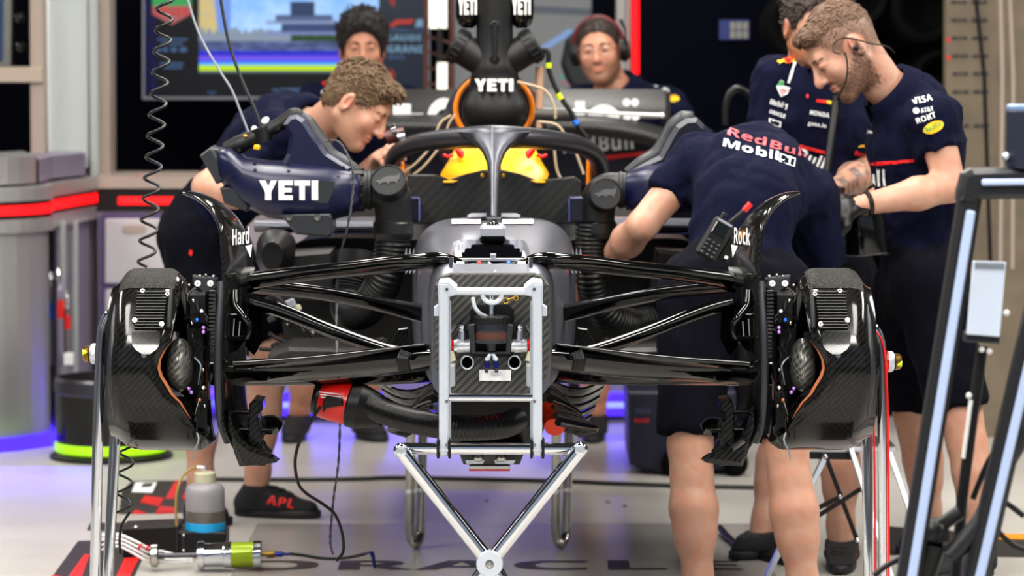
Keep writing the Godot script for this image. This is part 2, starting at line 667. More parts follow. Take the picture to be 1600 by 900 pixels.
func weave(lo: float, hi: float, ribbed := false) -> ImageTexture:   # 2x2 twill of carbon tows
	var im := Image.create(64, 64, false, Image.FORMAT_RGB8)
	for y in 64:
		for x in 64:
			var cx := x / 8
			var cy := y / 8
			var warp := (cx + cy) % 4 < 2
			var t := float(x % 8 if warp else y % 8) / 7.0
			var v := lerpf(lo, hi, (1.0 if warp else 0.25) * (0.6 + 0.4 * sin(t * PI)))
			if ribbed: v = hi if y % 16 < 8 else lo
			im.set_pixel(x, y, Color(v, v * 0.99, v * 0.95))
	return image_tex(im)
func make_materials() -> void:
	var fine := noise_tex(256, 0.05, Color(0.35, 0.35, 0.35), Color(0.65, 0.65, 0.65), 3)
	M.ceiling_glow = glow(Color(1, 0.98, 0.95), 9.0, Color(0.9, 0.9, 0.9))
	M.floor = tex(mat(Color(1, 1, 1), 0.3, 0.0, 0.0, 0.28), noise_tex(512, 0.008, Color(0.64, 0.625, 0.6), Color(0.72, 0.71, 0.69), 7, 5), 0.35)
	M.asphalt = tex(mat(Color(1, 1, 1), 0.9), noise_tex(256, 0.1, Color(0.3, 0.3, 0.3), Color(0.4, 0.4, 0.4), 9), 2.0)
	M.wall_grey = mat(Color(0.62, 0.64, 0.63), 0.45)
	M.wall_white = mat(Color(0.7, 0.73, 0.72), 0.35)
	M.white_edge = mat(Color(0.93, 0.93, 0.92), 0.3)
	M.beige = mat(Color(0.62, 0.56, 0.52), 0.5)
	M.board = tex(mat(Color(1, 1, 1), 0.7), noise_tex(256, 0.02, Color(0.38, 0.34, 0.28), Color(0.45, 0.4, 0.33), 12), 1.0)
	M.navy_wall = mat(Color(0.02, 0.025, 0.06), 0.7, 0.0, 0.0, 0.1)
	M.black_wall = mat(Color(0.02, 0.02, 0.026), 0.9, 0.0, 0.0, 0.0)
	M.ceiling = mat(Color(0.16, 0.16, 0.17), 0.8)
	M.side_wall = mat(Color(0.25, 0.26, 0.28), 0.6)
	M.alu = mat(Color(0.83, 0.85, 0.87), 0.3, 0.9)
	M.alu_bright = bump(mat(Color(0.8, 0.83, 0.87), 0.3, 0.45), fine, 0.01, 30.0)
	M.brushed = bump(mat(Color(0.72, 0.72, 0.72), 0.36, 0.75), fine, 0.02, 12.0)
	M.chrome = mat(Color(0.86, 0.87, 0.89), 0.06, 1.0)
	M.steel = mat(Color(0.7, 0.69, 0.66), 0.22, 1.0)
	M.dark_steel = mat(Color(0.3, 0.3, 0.32), 0.35, 0.9)
	M.lilac = mat(Color(0.53, 0.5, 0.58), 0.35, 0.3)
	M.door_white = mat(Color(0.72, 0.71, 0.73), 0.35)
	M.door_trim = mat(Color(0.3, 0.25, 0.42), 0.4)
	M.red_led = glow(Color(1.0, 0.06, 0.08), 2.4, Color(0.3, 0, 0))
	M.purple_led = glow(Color(0.3, 0.16, 1.0), 1.7, Color(0.1, 0.05, 0.3))
	M.pale_led = glow(Color(0.5, 0.55, 1.0), 2.0, Color(0.3, 0.3, 0.4))
	M.lime_led = glow(Color(0.7, 1.0, 0.02), 0.8, Color(0.5, 0.7, 0.02))
	M.white_led = glow(Color(1.0, 1.0, 0.9), 1.6, Color(0.8, 0.8, 0.8))
	M.red_lamp = glow(Color(1, 0.05, 0.1), 12.0)
	var cw := weave(0.012, 0.125)
	M.carbon = tex(mat(Color(1, 1, 1), 0.12, 0.0, 0.0, 0.38), cw, 32.0)
	M.carbon_matt = tex(mat(Color(1, 1, 1), 0.42, 0.1, 0.0), weave(0.035, 0.13), 16.0)
	M.carbon_pale = tex(mat(Color(1, 1, 1), 0.4, 0.25, 0.0), weave(0.14, 0.36), 26.0)
	M.carbon_scoop = tex(mat(Color(1, 1, 1), 0.3, 0.3), weave(0.12, 0.55), 30.0)
	M.carbon_dull = bump(tex(mat(Color(1, 1, 1), 0.45, 0.0, 0.0, 0.3), noise_tex(256, 0.1, Color(0.0, 0.0, 0.0), Color(0.2, 0.195, 0.16), 21), 6.0), noise_tex(256, 0.1, Color.BLACK, Color.WHITE, 22), 0.5)
	M.gloss_black = mat(Color(0.018, 0.019, 0.022), 0.1, 0.0, 0.0, 0.5)
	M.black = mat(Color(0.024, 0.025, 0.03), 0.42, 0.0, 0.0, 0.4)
	M.rubber = bump(mat(Color(0.05, 0.054, 0.06), 0.45, 0.0, 0.0, 0.4), fine, 0.01, 20.0)
	M.hose = mat(Color(0.028, 0.031, 0.037), 0.38, 0.0, 0.0, 0.45)
	M.plastic = mat(Color(0.05, 0.054, 0.06), 0.45, 0.0, 0.0, 0.4)
	M.slate = mat(Color(0.11, 0.125, 0.145), 0.42)
	M.grey_plastic = mat(Color(0.075, 0.085, 0.095), 0.5, 0.0, 0.0, 0.35)
	M.navy_paint = mat(Color(0.04, 0.05, 0.12), 0.34, 0.2, 0.0)
	M.body_paint = mat(Color(0.42, 0.43, 0.47), 0.4, 0.9)
	M.fan_navy = mat(Color(0.028, 0.05, 0.19), 0.34, 0.1)
	M.halo = mat(Color(0.3, 0.305, 0.33), 0.4, 0.9)
	M.yellow = mat(Color(1.0, 0.72, 0.0), 0.4)
	M.orange = mat(Color(1.0, 0.55, 0.02), 0.4)
	M.red = mat(Color(0.9, 0.06, 0.05), 0.4)
	M.red_metal = mat(Color(0.8, 0.03, 0.06), 0.25, 0.6)
	M.blue = mat(Color(0.05, 0.4, 0.9), 0.4)
	M.white = mat(Color(0.95, 0.95, 0.95), 0.5)
	M.print_white = mat(Color(0.93, 0.94, 0.94), 0.55)
	M.print_red = mat(Color(0.85, 0.08, 0.08), 0.55)
	M.print_yellow = mat(Color(0.95, 0.75, 0.05), 0.55)
	M.print_green = mat(Color(0.2, 0.65, 0.3), 0.55)
	M.print_pink = mat(Color(0.85, 0.55, 0.55), 0.55)
	M.print_rose = mat(Color(0.72, 0.3, 0.33), 0.55)
	M.print_grey = mat(Color(0.55, 0.57, 0.6), 0.5)
	M.print_dark = mat(Color(0.16, 0.155, 0.15), 0.4)
	M.mat_black = mat(Color(0.13, 0.125, 0.13), 0.4)
	M.mat_red = mat(Color(0.82, 0.06, 0.07), 0.4)
	M.copper = bump(mat(Color(0.72, 0.42, 0.25), 0.55, 0.3), fine, 0.1, 20.0)
	M.bronze = mat(Color(0.5, 0.38, 0.16), 0.3, 0.9)
	M.lime = mat(Color(0.85, 0.95, 0.05), 0.4)
	M.gold = mat(Color(0.75, 0.58, 0.2), 0.3, 0.9)
	M.cream = mat(Color(0.75, 0.74, 0.62), 0.5)
	M.violet = mat(Color(0.7, 0.5, 0.85), 0.4)
	M.card = mat(Color(0.6, 0.45, 0.25), 0.8)
	M.glass = mat(Color(0.8, 0.85, 0.9, 0.15), 0.05)
	M.glass.transparency = BaseMaterial3D.TRANSPARENCY_ALPHA
	M.bottle = mat(Color(0.6, 0.59, 0.61), 0.35)
	M.bottle.backlight_enabled = true
	M.bottle.backlight = Color(0.5, 0.5, 0.5)
	M.fluid = mat(Color(0.6, 0.7, 0.05), 0.15, 0.2)
	M.tyre = mat(Color(0.012, 0.012, 0.014), 0.8, 0.0, 0.0, 0.2)
	var cloth := noise_tex(256, 0.2, Color(0.3, 0.3, 0.3), Color(0.7, 0.7, 0.7), 31, 2)
	M.shirt = bump(mat(Color(0.034, 0.046, 0.135), 0.85, 0.0, 0.0, 0.2), cloth, 0.03, 12.0)
	M.shorts = bump(mat(Color(0.024, 0.029, 0.062), 0.9, 0.0, 0.0, 0.2), cloth, 0.03, 12.0)
	for m in [M.shirt, M.shorts]:
		m.rim_enabled = true
		m.rim = 0.05
		m.rim_tint = 0.6
	M.shoe = bump(mat(Color(0.035, 0.038, 0.055), 0.85), cloth, 0.06, 10.0)
	M.sole = mat(Color(0.04, 0.045, 0.06), 0.6)
	M.skin = mat(Color(1, 1, 1), 0.48, 0.0, 0.0, 0.45)
	M.skin.vertex_color_use_as_albedo = true
	M.skin.subsurf_scatter_enabled = true
	M.skin.subsurf_scatter_strength = 0.12
	bump(M.skin, fine, 0.012, 10.0)
	for h in [["hair_sandy", Color(0.2, 0.145, 0.09), Color(0.5, 0.38, 0.25)], ["hair_dark", Color(0.03, 0.022, 0.02), Color(0.09, 0.06, 0.05)], ["hair_brown", Color(0.1, 0.065, 0.05), Color(0.22, 0.15, 0.11)], ["hair_crop", Color(0.24, 0.16, 0.11), Color(0.47, 0.35, 0.25)]]:
		M[h[0]] = bump(tex(mat(Color(1, 1, 1), 0.6), noise_tex(256, 0.06, h[1], h[2], 41), 9.0), noise_tex(256, 0.08, Color.BLACK, Color.WHITE, 43), 0.35)
	M.eye_white = mat(Color(0.6, 0.55, 0.52), 0.3)
	M.eye_dark = mat(Color(0.08, 0.05, 0.04), 0.15)
	M.glove = mat(Color(0.022, 0.023, 0.026), 0.42, 0.0, 0.0, 0.4)
	M.tool_brown = mat(Color(0.28, 0.09, 0.07), 0.4)

# ---------- the room ----------
func room() -> void:
	var st := new_st()
	box(st, Vector3(0.3, -0.1, -1.2), Vector3(9.6, 0.2, 11.6), 0.0)
	struct("floor", st, M.floor, "pale grey glossy garage floor")
	st = new_st()
	box(st, Vector3(0.3, -0.12, 10.6), Vector3(30, 0.2, 12.0), 0.0)
	struct("pavement", st, M.asphalt, "grey asphalt pit lane outside the garage")
	st = new_st()
	box(st, Vector3(0.3, 3.4, -1.2), Vector3(9.6, 0.2, 11.6), 0.0)
	struct("ceiling", st, M.ceiling, "grey garage ceiling")
	st = new_st()
	box(st, Vector3(0.3, 1.65, -7.1), Vector3(9.6, 3.3, 0.2), 0.0)
	struct("wall_back", st, M.navy_wall, "dark navy rear wall of the garage")
	for s in [-1, 1]:
		st = new_st()
		box(st, Vector3(0.3 + s * 4.7, 1.65, -1.2), Vector3(0.2, 3.3, 11.6), 0.0)
		struct("wall_left" if s < 0 else "wall_right", st, M.side_wall, "pale grey side wall of the garage")
	# dark partition on the car's far side, and the pale board with printed lines
	st = new_st()
	slab(st, [[1000, -300], [1330, -300], [1330, 640], [1000, 640]], -5.6, 0.1)
	struct("wall_partition", st, M.navy_wall, "navy curtain partition behind the bending mechanic")
	st = new_st()
	slab(st, [[1330, -300], [1482, -300], [1482, 665], [1330, 665]], -5.3, 0.1)
	struct("wall_recess", st, M.black_wall, "black recess behind the tyre rack")
	st = new_st()
	slab(st, [[1478, -300], [1700, -300], [1700, 690], [1478, 690]], -4.6, 0.08)
	var b := struct("wall_board", st, M.board, "tan board printed with rows of small marks")
	var rng := RandomNumberGenerator.new()
	rng.seed = 5
	for i in 7:
		var y := 3 + i * 28 + (25 if i > 5 else 0)
		for k in 2:
			var x := 1486.0 + k * 32 + i * 0.6
			for w in [[0, 9], [11, 15], [17, 24]]:
				put("print_row", patch(PP([[x + w[0], y - 2], [x + w[1], y - 2], [x + w[1], y + 3], [x + w[0], y + 3]], -4.597), Vector3(0, 0, 1)), M.print_dark, b)
		if i in [2, 3]: put("print_dot", patch(PP([[1479, y], [1485, y], [1485, y + 6], [1479, y + 6]], -4.598), Vector3(0, 0, 1)), M.print_red, b)
	for x in [[1521, 1556], [1562, 1571], [1576, 1590]]:
		st = new_st()
		tube(st, [P(x[0], -40, -4.5), P((x[0] + x[1]) / 2, 120, -4.5), P(x[1] - 8, 420, -4.5)], 0.008, 8)
		solo("hanging_cable", st, M.black if x[0] < 1560 else M.beige, ["black cable hanging down the tan printed board", "tan cord hanging beside the bright rail on the board", "tan cord hanging on the outer edge of the board"][[1521, 1562, 1576].find(x[0])], "cable")
	# pit gantry wall above the opening
	st = new_st()
	box(st, Vector3(0.3, 3.15, 4.55), Vector3(9.6, 0.5, 0.15), 0.0)
	struct("wall_lintel", st, M.side_wall, "grey lintel over the garage opening")

func screen_picture() -> ImageTexture:
	var w := 640
	var h := 220
	var im := Image.create(w, h, false, Image.FORMAT_RGB8)
	var n := FastNoiseLite.new()
	n.seed = 4
	n.frequency = 0.02
	for y in h:
		for x in w:
			var t := float(y) / h
			var c := Color(0.012, 0.018, 0.04)
			if x < 28: c = Color(0.03, 0.04, 0.3).lerp(Color(0.02, 0.03, 0.12), clampf(n.get_noise_2d(x * 4, y * 4) + 0.5, 0, 1))
			elif x > 122 and x < 530 and t < 0.82:
				c = Color(0.45, 0.66, 0.95).lerp(Color(0.72, 0.85, 1.0), t * 1.5 + n.get_noise_2d(x, y) * 0.4)
				if x < 215 and t > 0.08: c = Color(0.75, 0.68, 0.55).lerp(Color(0.8, 0.72, 0.4), clampf(n.get_noise_2d(x * 2, y * 2) + 0.4, 0, 1)) if x < 150 + t * 30 else Color(0.42, 0.55, 0.85) if x < 195 else c
				if t > 0.5 + n.get_noise_2d(x * 3, 0) * 0.06: c = Color(0.13, 0.26, 0.12) if x > 330 else Color(0.5, 0.55, 0.62)
				if t > 0.58: c = Color(0.2, 0.24, 0.4).lerp(Color(0.4, 0.45, 0.65), clampf(n.get_noise_2d(x, y * 6) + 0.4, 0, 1))
				if t > 0.65: c = Color(0.12, 0.14, 0.75)
				if t > 0.69: c = Color(0.42, 0.3, 0.85)
				if t > 0.72: c = Color(0.25, 0.35, 0.95)
				if t > 0.745: c = Color(0.3, 0.7, 0.9)
				if t > 0.76: c = Color(0.72, 0.85, 0.02)
				if t > 0.8: c = Color(0.3, 0.36, 0.4)
			elif x >= 530: c = Color(0.12, 0.15, 0.2).lerp(Color(0.22, 0.22, 0.24), clampf(0.5 - t, 0, 1))
			im.set_pixel(x, y, c)
	for r in [[296, 84, 130, 12, Color(0.3, 0.36, 0.5)], [330, 62, 55, 24, Color(0.16, 0.22, 0.36)], [275, 94, 190, 5, Color(0.5, 0.55, 0.7)], [310, 99, 130, 14, Color(0.2, 0.26, 0.42)], [275, 112, 190, 5, Color(0.45, 0.5, 0.7)]]:
		im.fill_rect(Rect2i(r[0], r[1], r[2], r[3]), r[4])
	return image_tex(im)

func back_of_garage() -> void:
	var st := new_st()
	var z := -6.2
	# large display
	var t := thing("wall_display", "large wall display showing a blue race track picture", "screen", P(450, 155, z))
	slab(st, [[222, -60], [672, -60], [672, 156], [222, 156]], z, 0.06, 0.006)
	put("bezel", st, M.print_grey, t)
	var q := PP([[226, 151], [226, -56], [668, -56], [668, 151]], z + 0.004)
	st = new_st()
	st.set_smooth_group(FLAT)
	var uv := [Vector2(0, 1), Vector2(0, 0), Vector2(1, 0), Vector2(1, 1)]
	for i in [0, 1, 2, 0, 2, 3]:
		st.set_uv(uv[i])
		st.add_vertex(q[i])
	var m := mat(Color(0.02, 0.02, 0.02), 0.2)
	m.emission_enabled = true
	m.emission_texture = screen_picture()
	m.emission_energy_multiplier = 1.3
	var scr := put("screen", st, m, t)
	var zf := z + 0.006
	put("shield_top", patch(PP([[238, -10], [299, -10], [299, 9], [238, 9]], zf), Vector3(0, 0, 1)), glow(Color(0.15, 0.7, 0.35), 0.8), scr)
	put("shield", patch(PP([[238, 9], [299, 9], [299, 22], [268, 39], [238, 22]], zf), Vector3(0, 0, 1)), glow(Color(0.75, 0.4, 0.4), 0.8), scr)
	put("shield_lettering", letters("HEUER", P(242, 25, zf + 0.003), P(295, 25, zf + 0.003), Vector3.UP, L(13, z)), glow(Color(0.85, 0.1, 0.1), 0.9), scr)
	var sc := glow(Color(0.25, 0.4, 0.6), 0.8)
	for a in [[246, 293, 63, 3], [252, 286, 70, 3], [244, 252, 81, 7], [255, 262, 81, 7], [267, 276, 81, 7], [281, 292, 81, 7], [250, 287, 101, 3], [255, 285, 107, 3], [425, 436, 142, 3], [439, 474, 142, 4]]:
		put("screen_print", patch(PP([[a[0], a[2] - a[3]], [a[1], a[2] - a[3]], [a[1], a[2]], [a[0], a[2]]], zf), Vector3(0, 0, 1)), sc, scr)
	put("maker_mark", letters("ooo", P(325, 147, zf), P(337, 147, zf), Vector3.UP, L(4, z)), sc, scr)
	var wg := glow(Color(0.5, 0.68, 0.8), 0.8)
	for a in [["SAUDI", 605, 658, 64, 10], ["GRAND", 605, 664, 82, 11], ["2025", 606, 632, 92, 6], ["FORMULA 1 STC", 605, 662, 50, 5]]:
		put("screen_lettering", letters(a[0], P(a[1], a[3], zf), P(a[2], a[3], zf), Vector3.UP, L(a[4], z)), wg if a[4] > 7 else sc, scr)
	put("race_mark", patch(PP([[606, 42], [618, 31], [648, 30], [643, 37], [622, 38], [616, 42]], zf), Vector3(0, 0, 1)), glow(Color(0.8, 0.15, 0.08), 0.8), scr)
	put("race_mark", patch(PP([[648, 42], [652, 30], [661, 30], [661, 42]], zf), Vector3(0, 0, 1)), wg, scr)
	for a in [[[610, 105], [617, 114], [617, 125], [608, 118]], [[607, -5], [618, -5], [616, 12], [610, 6]]]:
		put("race_mark", patch(PP(a, zf), Vector3(0, 0, 1)), glow(Color(0.7, 0.05, 0.04), 0.7), scr)
	# second display, pale
	t = thing("pale_display", "pale grey display panel behind the seated engineer", "screen", P(820, 146, z))
	st = new_st()
	slab(st, [[702, -60], [928, -60], [928, 146], [702, 146]], z, 0.06, 0.006)
	put("bezel", st, M.slate, t)
	st = new_st()
	slab(st, [[706, -58], [924, -58], [924, 142], [706, 142]], z + 0.004, 0.003)
	scr = put("screen", st, glow(Color(0.42, 0.43, 0.43), 1.0, Color(0.2, 0.2, 0.2)), t)
	put("picture_streak", patch(PP([[838, 84], [846, 72], [890, 44], [896, 50], [880, 62], [848, 82]], zf + 0.003), Vector3(0, 0, 1)), glow(Color(0.5, 0.62, 0.82), 1.0), scr)
	put("picture_band", patch(PP([[826, 8], [924, 14], [924, 24], [826, 20]], zf + 0.003), Vector3(0, 0, 1)), glow(Color(0.3, 0.32, 0.36), 1.0), scr)
	put("picture_badge", patch(PP([[876, 118], [896, 118], [896, 124], [876, 124]], zf + 0.003), Vector3(0, 0, 1)), glow(Color(0.2, 0.6, 0.55), 1.0), scr)
	put("picture_badge", patch(PP([[876, 124], [896, 124], [890, 133], [880, 133]], zf + 0.003), Vector3(0, 0, 1)), glow(Color(0.6, 0.4, 0.45), 1.0), scr)
	# upright light fitting between the displays
	t = thing("tube_light", "upright pair of white tube lights clipped to a rust-red truss", "light", P(686, 145, -5.9))
	st = new_st()
	for x in [665, 706]:
		tube(st, [P(x, -60, -5.95), P(x, 146, -5.95)], 0.012, 8)
	for i in 8:
		tube(st, [P(665, -40 + i * 24, -5.95), P(706, -28 + i * 24, -5.95)], 0.006, 6)
	put("truss", st, mat(Color(0.3, 0.14, 0.12), 0.5), t)
	for x in [[677, -60, 44], [692, -60, 44], [691, 98, 142]]:
		st = new_st()
		tube(st, [P(x[0], x[1], -5.88), P(x[0], x[2], -5.88)], L(6.5 if x[1] < 0 else 8.0, -5.88), 12)
		put("light_tube", st, M.white_led, t)
	st = new_st()
	slab(st, [[682, 46], [691, 42], [692, 98], [682, 98]], -5.84, 0.03, 0.004)
	put("clip", st, M.black, t)
	# navy column, white post and red strip
	st = new_st()
	slab(st, [[926, -60], [962, -60], [962, 160], [926, 160]], -6.1, 0.1)
	struct("column", st, M.navy_wall, "navy column beside the pale display")
	st = new_st()
	slab(st, [[963, -60], [978, -60], [978, 150], [963, 150]], -6.0, 0.08, 0.004)
	slab(st, [[979, -60], [985, -60], [985, 150], [979, 150]], -5.98, 0.08, 0.004)
	struct("trim_1", st, M.wall_grey, "pale upright post beside the red strip light")
	st = new_st()
	tube(st, [P(993, -60, -5.95), P(994, 116, -5.95)], L(6.0, -5.95), 12)
	solo("led_strip", st, M.red_led, "upright glowing red strip light on the navy partition edge", "light")
	glow_light(P(993, 30, -5.92), Vector2(0.03, 0.45), Vector3(0, PI, 0), Color(1, 0.05, 0.06), 0.3)
	# blue and white label panel in the dark
	t = thing("label_panel", "small blue and white label panel on the dark partition", "sign", P(1147, 62, -5.59))
	st = new_st()
	slab(st, [[1124, 31], [1171, 31], [1171, 62], [1124, 62]], -5.585, 0.015)
	put("panel", st, mat(Color(0.05, 0.12, 0.4), 0.5), t)
	for i in 6:
		st = new_st()
		var x := 1141 + (i % 3) * 10
		var y := 34 + (i / 3) * 14
		slab(st, [[x, y], [x + 8, y], [x + 8, y + 12], [x, y + 12]], -5.58, 0.004)
		put("label_field", st, mat(Color(0.5, 0.5, 0.46), 0.5), t)
	# ring of tyres on the rack in the recess
	for a in [[1440, 12, 58, "topmost black tyre hung in the recess beside the tan board"], [1340, -2, 42, "black tyre hung in the recess behind the standing mechanic"], [1462, 118, 42, "lower dark tyre in the recess beside the tan board"], [1245, 40, 55, "black tyre in the gloom behind the mechanic in the badge shirt"]]:
		tyre(P(a[0], a[1], -4.9), L(a[2], -4.9), a[3])
	left_side()

func tyre(c: Vector3, r: float, label: String) -> void:
	var t := thing("spare_tyre", label, "tyre", c - Vector3(0, r, 0), "spare tyres in the dark recess")
	var st := new_st()
	var xf := frame(c, Vector3(0, 0, 1))
	lathe(st, xf, [[r * 0.62, -0.15], [r * 0.9, -0.17], [r, -0.1], [r, 0.1], [r * 0.9, 0.17], [r * 0.62, 0.15], [r * 0.62, -0.15]], 36, true)
	put("tread", st, M.tyre, t)
	st = new_st()
	lathe(st, xf, [[0.001, 0.06], [r * 0.2, 0.07], [r * 0.6, 0.11], [r * 0.62, 0.1], [r * 0.62, -0.1]], 30)
	put("wheel_disc", st, M.tyre, t)

func run_of(st: SurfaceTool, path: Array, y0: float, y1: float, out := 0.0, deep := 0.5) -> void:   # an upright band along a plan line; out pushes it towards the room
	var pts := []
	for i in path.size():
		var a: Vector3 = path[maxi(i - 1, 0)]
		var b: Vector3 = path[mini(i + 1, path.size() - 1)]
		var n := Vector3(-(b - a).z, 0, (b - a).x).normalized()
		if n.z < 0: n = -n
		pts.append(path[i] + n * out)
	var lo := []
	var hi := []
	for p in pts:
		lo.append(Vector3(p.x, y0, p.z)); hi.append(Vector3(p.x, y1, p.z))
	var back := Vector3(-0.12, 0, -0.5) * (deep / 0.5)
	st.set_smooth_group(FLAT)
	for i in pts.size() - 1:
		quad(st, lo[i], lo[i + 1], hi[i + 1], hi[i])
		quad(st, hi[i], hi[i + 1], hi[i + 1] + back, hi[i] + back)
		quad(st, lo[i] + back, lo[i + 1] + back, lo[i + 1], lo[i])
	for i in [0, pts.size() - 1]:
		quad(st, lo[i], hi[i], hi[i] + back, lo[i] + back)

func left_side() -> void:
	# round end of the counter, its angled corner, then the long run
	var z0 := -4.2
	var cx := P(75, 500, z0).x - 0.42
	var end := []
	for i in 13:
		var a := deg_to_rad(lerpf(120, 18, i / 12.0))
		end.append(Vector3(cx + cos(a) * 0.42, 0, z0 - 0.42 + sin(a) * 0.42 + 0.1))
	var corner_a: Vector3 = P(88, 400, -4.62)
	var corner_b: Vector3 = P(152, 400, -5.1)
	corner_a.y = 0; corner_b.y = 0
	var bend := [end[12], corner_a, corner_b]
	var run := [corner_b, Vector3(P(1010, 400, -5.1).x, 0, -5.1)]
	var t := thing("round_counter", "brushed metal round-ended counter with a red glowing band", "counter", Vector3(cx, 0, z0))
	var st := new_st()
	run_of(st, end, 0.03, 0.8)
	put("drum", st, M.brushed, t)
	st = new_st()
	run_of(st, end, 0.8, 0.85, 0.02)
	put("cornice", st, M.brushed, t)
	st = new_st()
	run_of(st, end, 0.85, 0.915, 0.0)
	put("dark_band", st, M.black, t)
	st = new_st()
	run_of(st, end, 0.865, 0.9, 0.012)
	put("led_band", st, M.red_led, t)
	st = new_st()
	run_of(st, end, 0.915, 0.965, 0.02)
	put("worktop", st, M.brushed, t)
	st = new_st()
	run_of(st, end, 0.975, 1.075, -0.05)
	put("upper_tier", st, M.brushed, t)
	st = new_st()
	run_of(st, end, 0.0, 0.05, 0.03)
	put("plinth_led", st, M.purple_led, t)
	t = thing("corner_counter", "angled metal corner counter with a red glowing band", "counter", corner_a)
	st = new_st()
	run_of(st, bend, 0.05, 0.8, -0.03, 0.12)
	put("front", st, M.lilac, t)
	st = new_st()
	run_of(st, bend, 0.8, 0.85, 0.0, 0.12)
	put("cornice", st, M.brushed, t)
	st = new_st()
	run_of(st, bend, 0.85, 0.915, -0.01, 0.12)
	put("dark_band", st, M.black, t)
	st = new_st()
	run_of(st, bend, 0.865, 0.9, 0.003, 0.12)
	put("led_band", st, M.red_led, t)
	st = new_st()
	run_of(st, bend, 0.915, 0.965, 0.01, 0.12)
	put("worktop", st, M.brushed, t)
	st = new_st()
	run_of(st, [end[12] + Vector3(-0.04, 0, -0.05), corner_a + Vector3(-0.03, 0, -0.12), P(135, 400, -5.05) * Vector3(1, 0, 1)], 0.975, 1.06, 0.0)
	put("upper_tier", st, M.lilac, t)
	for x in [[118, -4.86], [98, -4.7]]:
		st = new_st()
		bar(st, P(x[0], 345, x[1] + 0.02), P(x[0], 600, x[1] + 0.02), 0.02, 0.02)
		put("upright", st, M.wall_grey, t)
	# long run of cabinets
	t = thing("long_counter", "long grey worktop with red band along the rear of the garage", "counter", run[0])
	st = new_st()
	run_of(st, run, 0.06, 0.83, -0.02)
	put("carcass", st, mat(Color(0.6, 0.57, 0.6), 0.45), t)
	st = new_st()
	run_of(st, run, 0.83, 0.92, -0.01)
	put("dark_band", st, M.black, t)
	st = new_st()
	slab(st, [[184, 308], [470, 308], [470, 320], [184, 320]], -5.09, 0.02, 0.008)
	put("led_band", st, M.red_led, t)
	st = new_st()
	run_of(st, run, 0.92, 0.965, 0.01)
	put("worktop", st, M.beige, t)
	for d in [[164, 262, 342, 443], [164, 262, 452, 600]]:
		st = new_st()
		slab(st, [[d[0] - 9, d[2] - 5], [d[0] - 4, d[2] - 9], [d[1] + 2, d[2] - 9], [d[1] + 6, d[2] - 5], [d[1] + 6, d[3] + 3], [d[0] - 9, d[3] + 3]], -5.1, 0.03)
		put("door_surround", st, M.door_trim, t)
		st = new_st()
		slab(st, [[d[0], d[2] + 2], [d[0] + 3, d[2]], [d[1] - 3, d[2]], [d[1], d[2] + 2], [d[1], d[3]], [d[0], d[3]]], -5.09, 0.03, 0.004)
		var door := put("door", st, M.door_white, t)
		st = new_st()
		var c := P((d[0] + d[1]) / 2 - 3, d[2] + 16, -5.088)
		loft(st, [ering(c, Vector3(L(19, -5.1), 0, 0), Vector3(0, L(7, -5.1), 0), 20, 0.6), ering(c + Vector3(0, 0, 0.004), Vector3(L(18, -5.1), 0, 0), Vector3(0, L(6, -5.1), 0), 20, 0.6)])
		put("handle", st, M.beige, door)
	# purple strip at the foot of the long run
	st = new_st()
	box(st, Vector3(P(700, 640, -5.05).x, 0.045, -5.06), Vector3(1.52, 0.03, 0.03), 0.004)
	put("plinth_led", st, M.purple_led, t)
	st = new_st()
	box(st, Vector3(P(700, 640, -5.05).x, 0.1, -5.045), Vector3(1.52, 0.05, 0.03), 0.004)
	put("plinth_led_glass", st, M.purple_led, t)
	st = new_st()
	box(st, Vector3(P(700, 640, -5.05).x, 0.075, -5.04), Vector3(1.52, 0.022, 0.03), 0.004)
	put("plinth_led_core", st, M.pale_led, t)
	glow_light(Vector3(P(700, 640, -5).x, 0.12, -5.0), Vector2(1.5, 0.05), Vector3(-0.9, PI, 0), Color(0.25, 0.12, 1.0), 0.35)
	glow_light(Vector3(P(60, 640, -4).x, 0.05, -3.72), Vector2(0.5, 0.04), Vector3(-0.9, PI, 0), Color(0.25, 0.12, 1.0), 0.12)
	# tools lying on the worktop
	st = new_st()
	tube(st, [P(212, 276, -5.15), P(222, 282, -5.15), P(232, 282, -5.15)], [0.01, 0.014, 0.012], 8)
	tube(st, [P(232, 283, -5.15), P(256, 284, -5.15)], 0.009, 8)
	solo("hand_tool", st, M.print_red, "red handled tool lying on the long worktop", "tool")
	# pale pillar and shelf frame
	st = new_st()
	slab(st, [[76, -60], [136, -60], [138, 262], [78, 262]], -5.25, 0.05)
	var pil := struct("pillar", st, M.wall_white, "pale grey pillar panel beside the shelves")
	for x in [[66, 75], [137, 152]]:
		st = new_st()
		slab(st, [[x[0], -60], [x[1], -60], [x[1] + 2, 300], [x[0] + 4, 300]], -5.22, 0.06, 0.006)
		put("edge_strip", st, M.white_edge if x[0] < 100 else M.wall_grey, pil)
	st = new_st()
	slab(st, [[152, -60], [171, -60], [172, 290], [154, 290]], -5.3, 0.2)
	struct("trim_2", st, M.beige, "tan side of the pale pillar")
	t = thing("shelf_unit", "tan open-backed shelf unit beside the pale pillar", "shelf", P(30, 250, -5.1))
	st = new_st()
	slab(st, [[46, -60], [66, -60], [70, 250], [48, 250]], -5.1, 0.3, 0.003)
	put("upright", st, M.beige, t)
	st = new_st()
	slab(st, [[-60, 105], [67, 105], [67, 129], [-60, 129]], -5.08, 0.3, 0.004)
	put("shelf", st, mat(Color(0.66, 0.6, 0.54), 0.5), t)
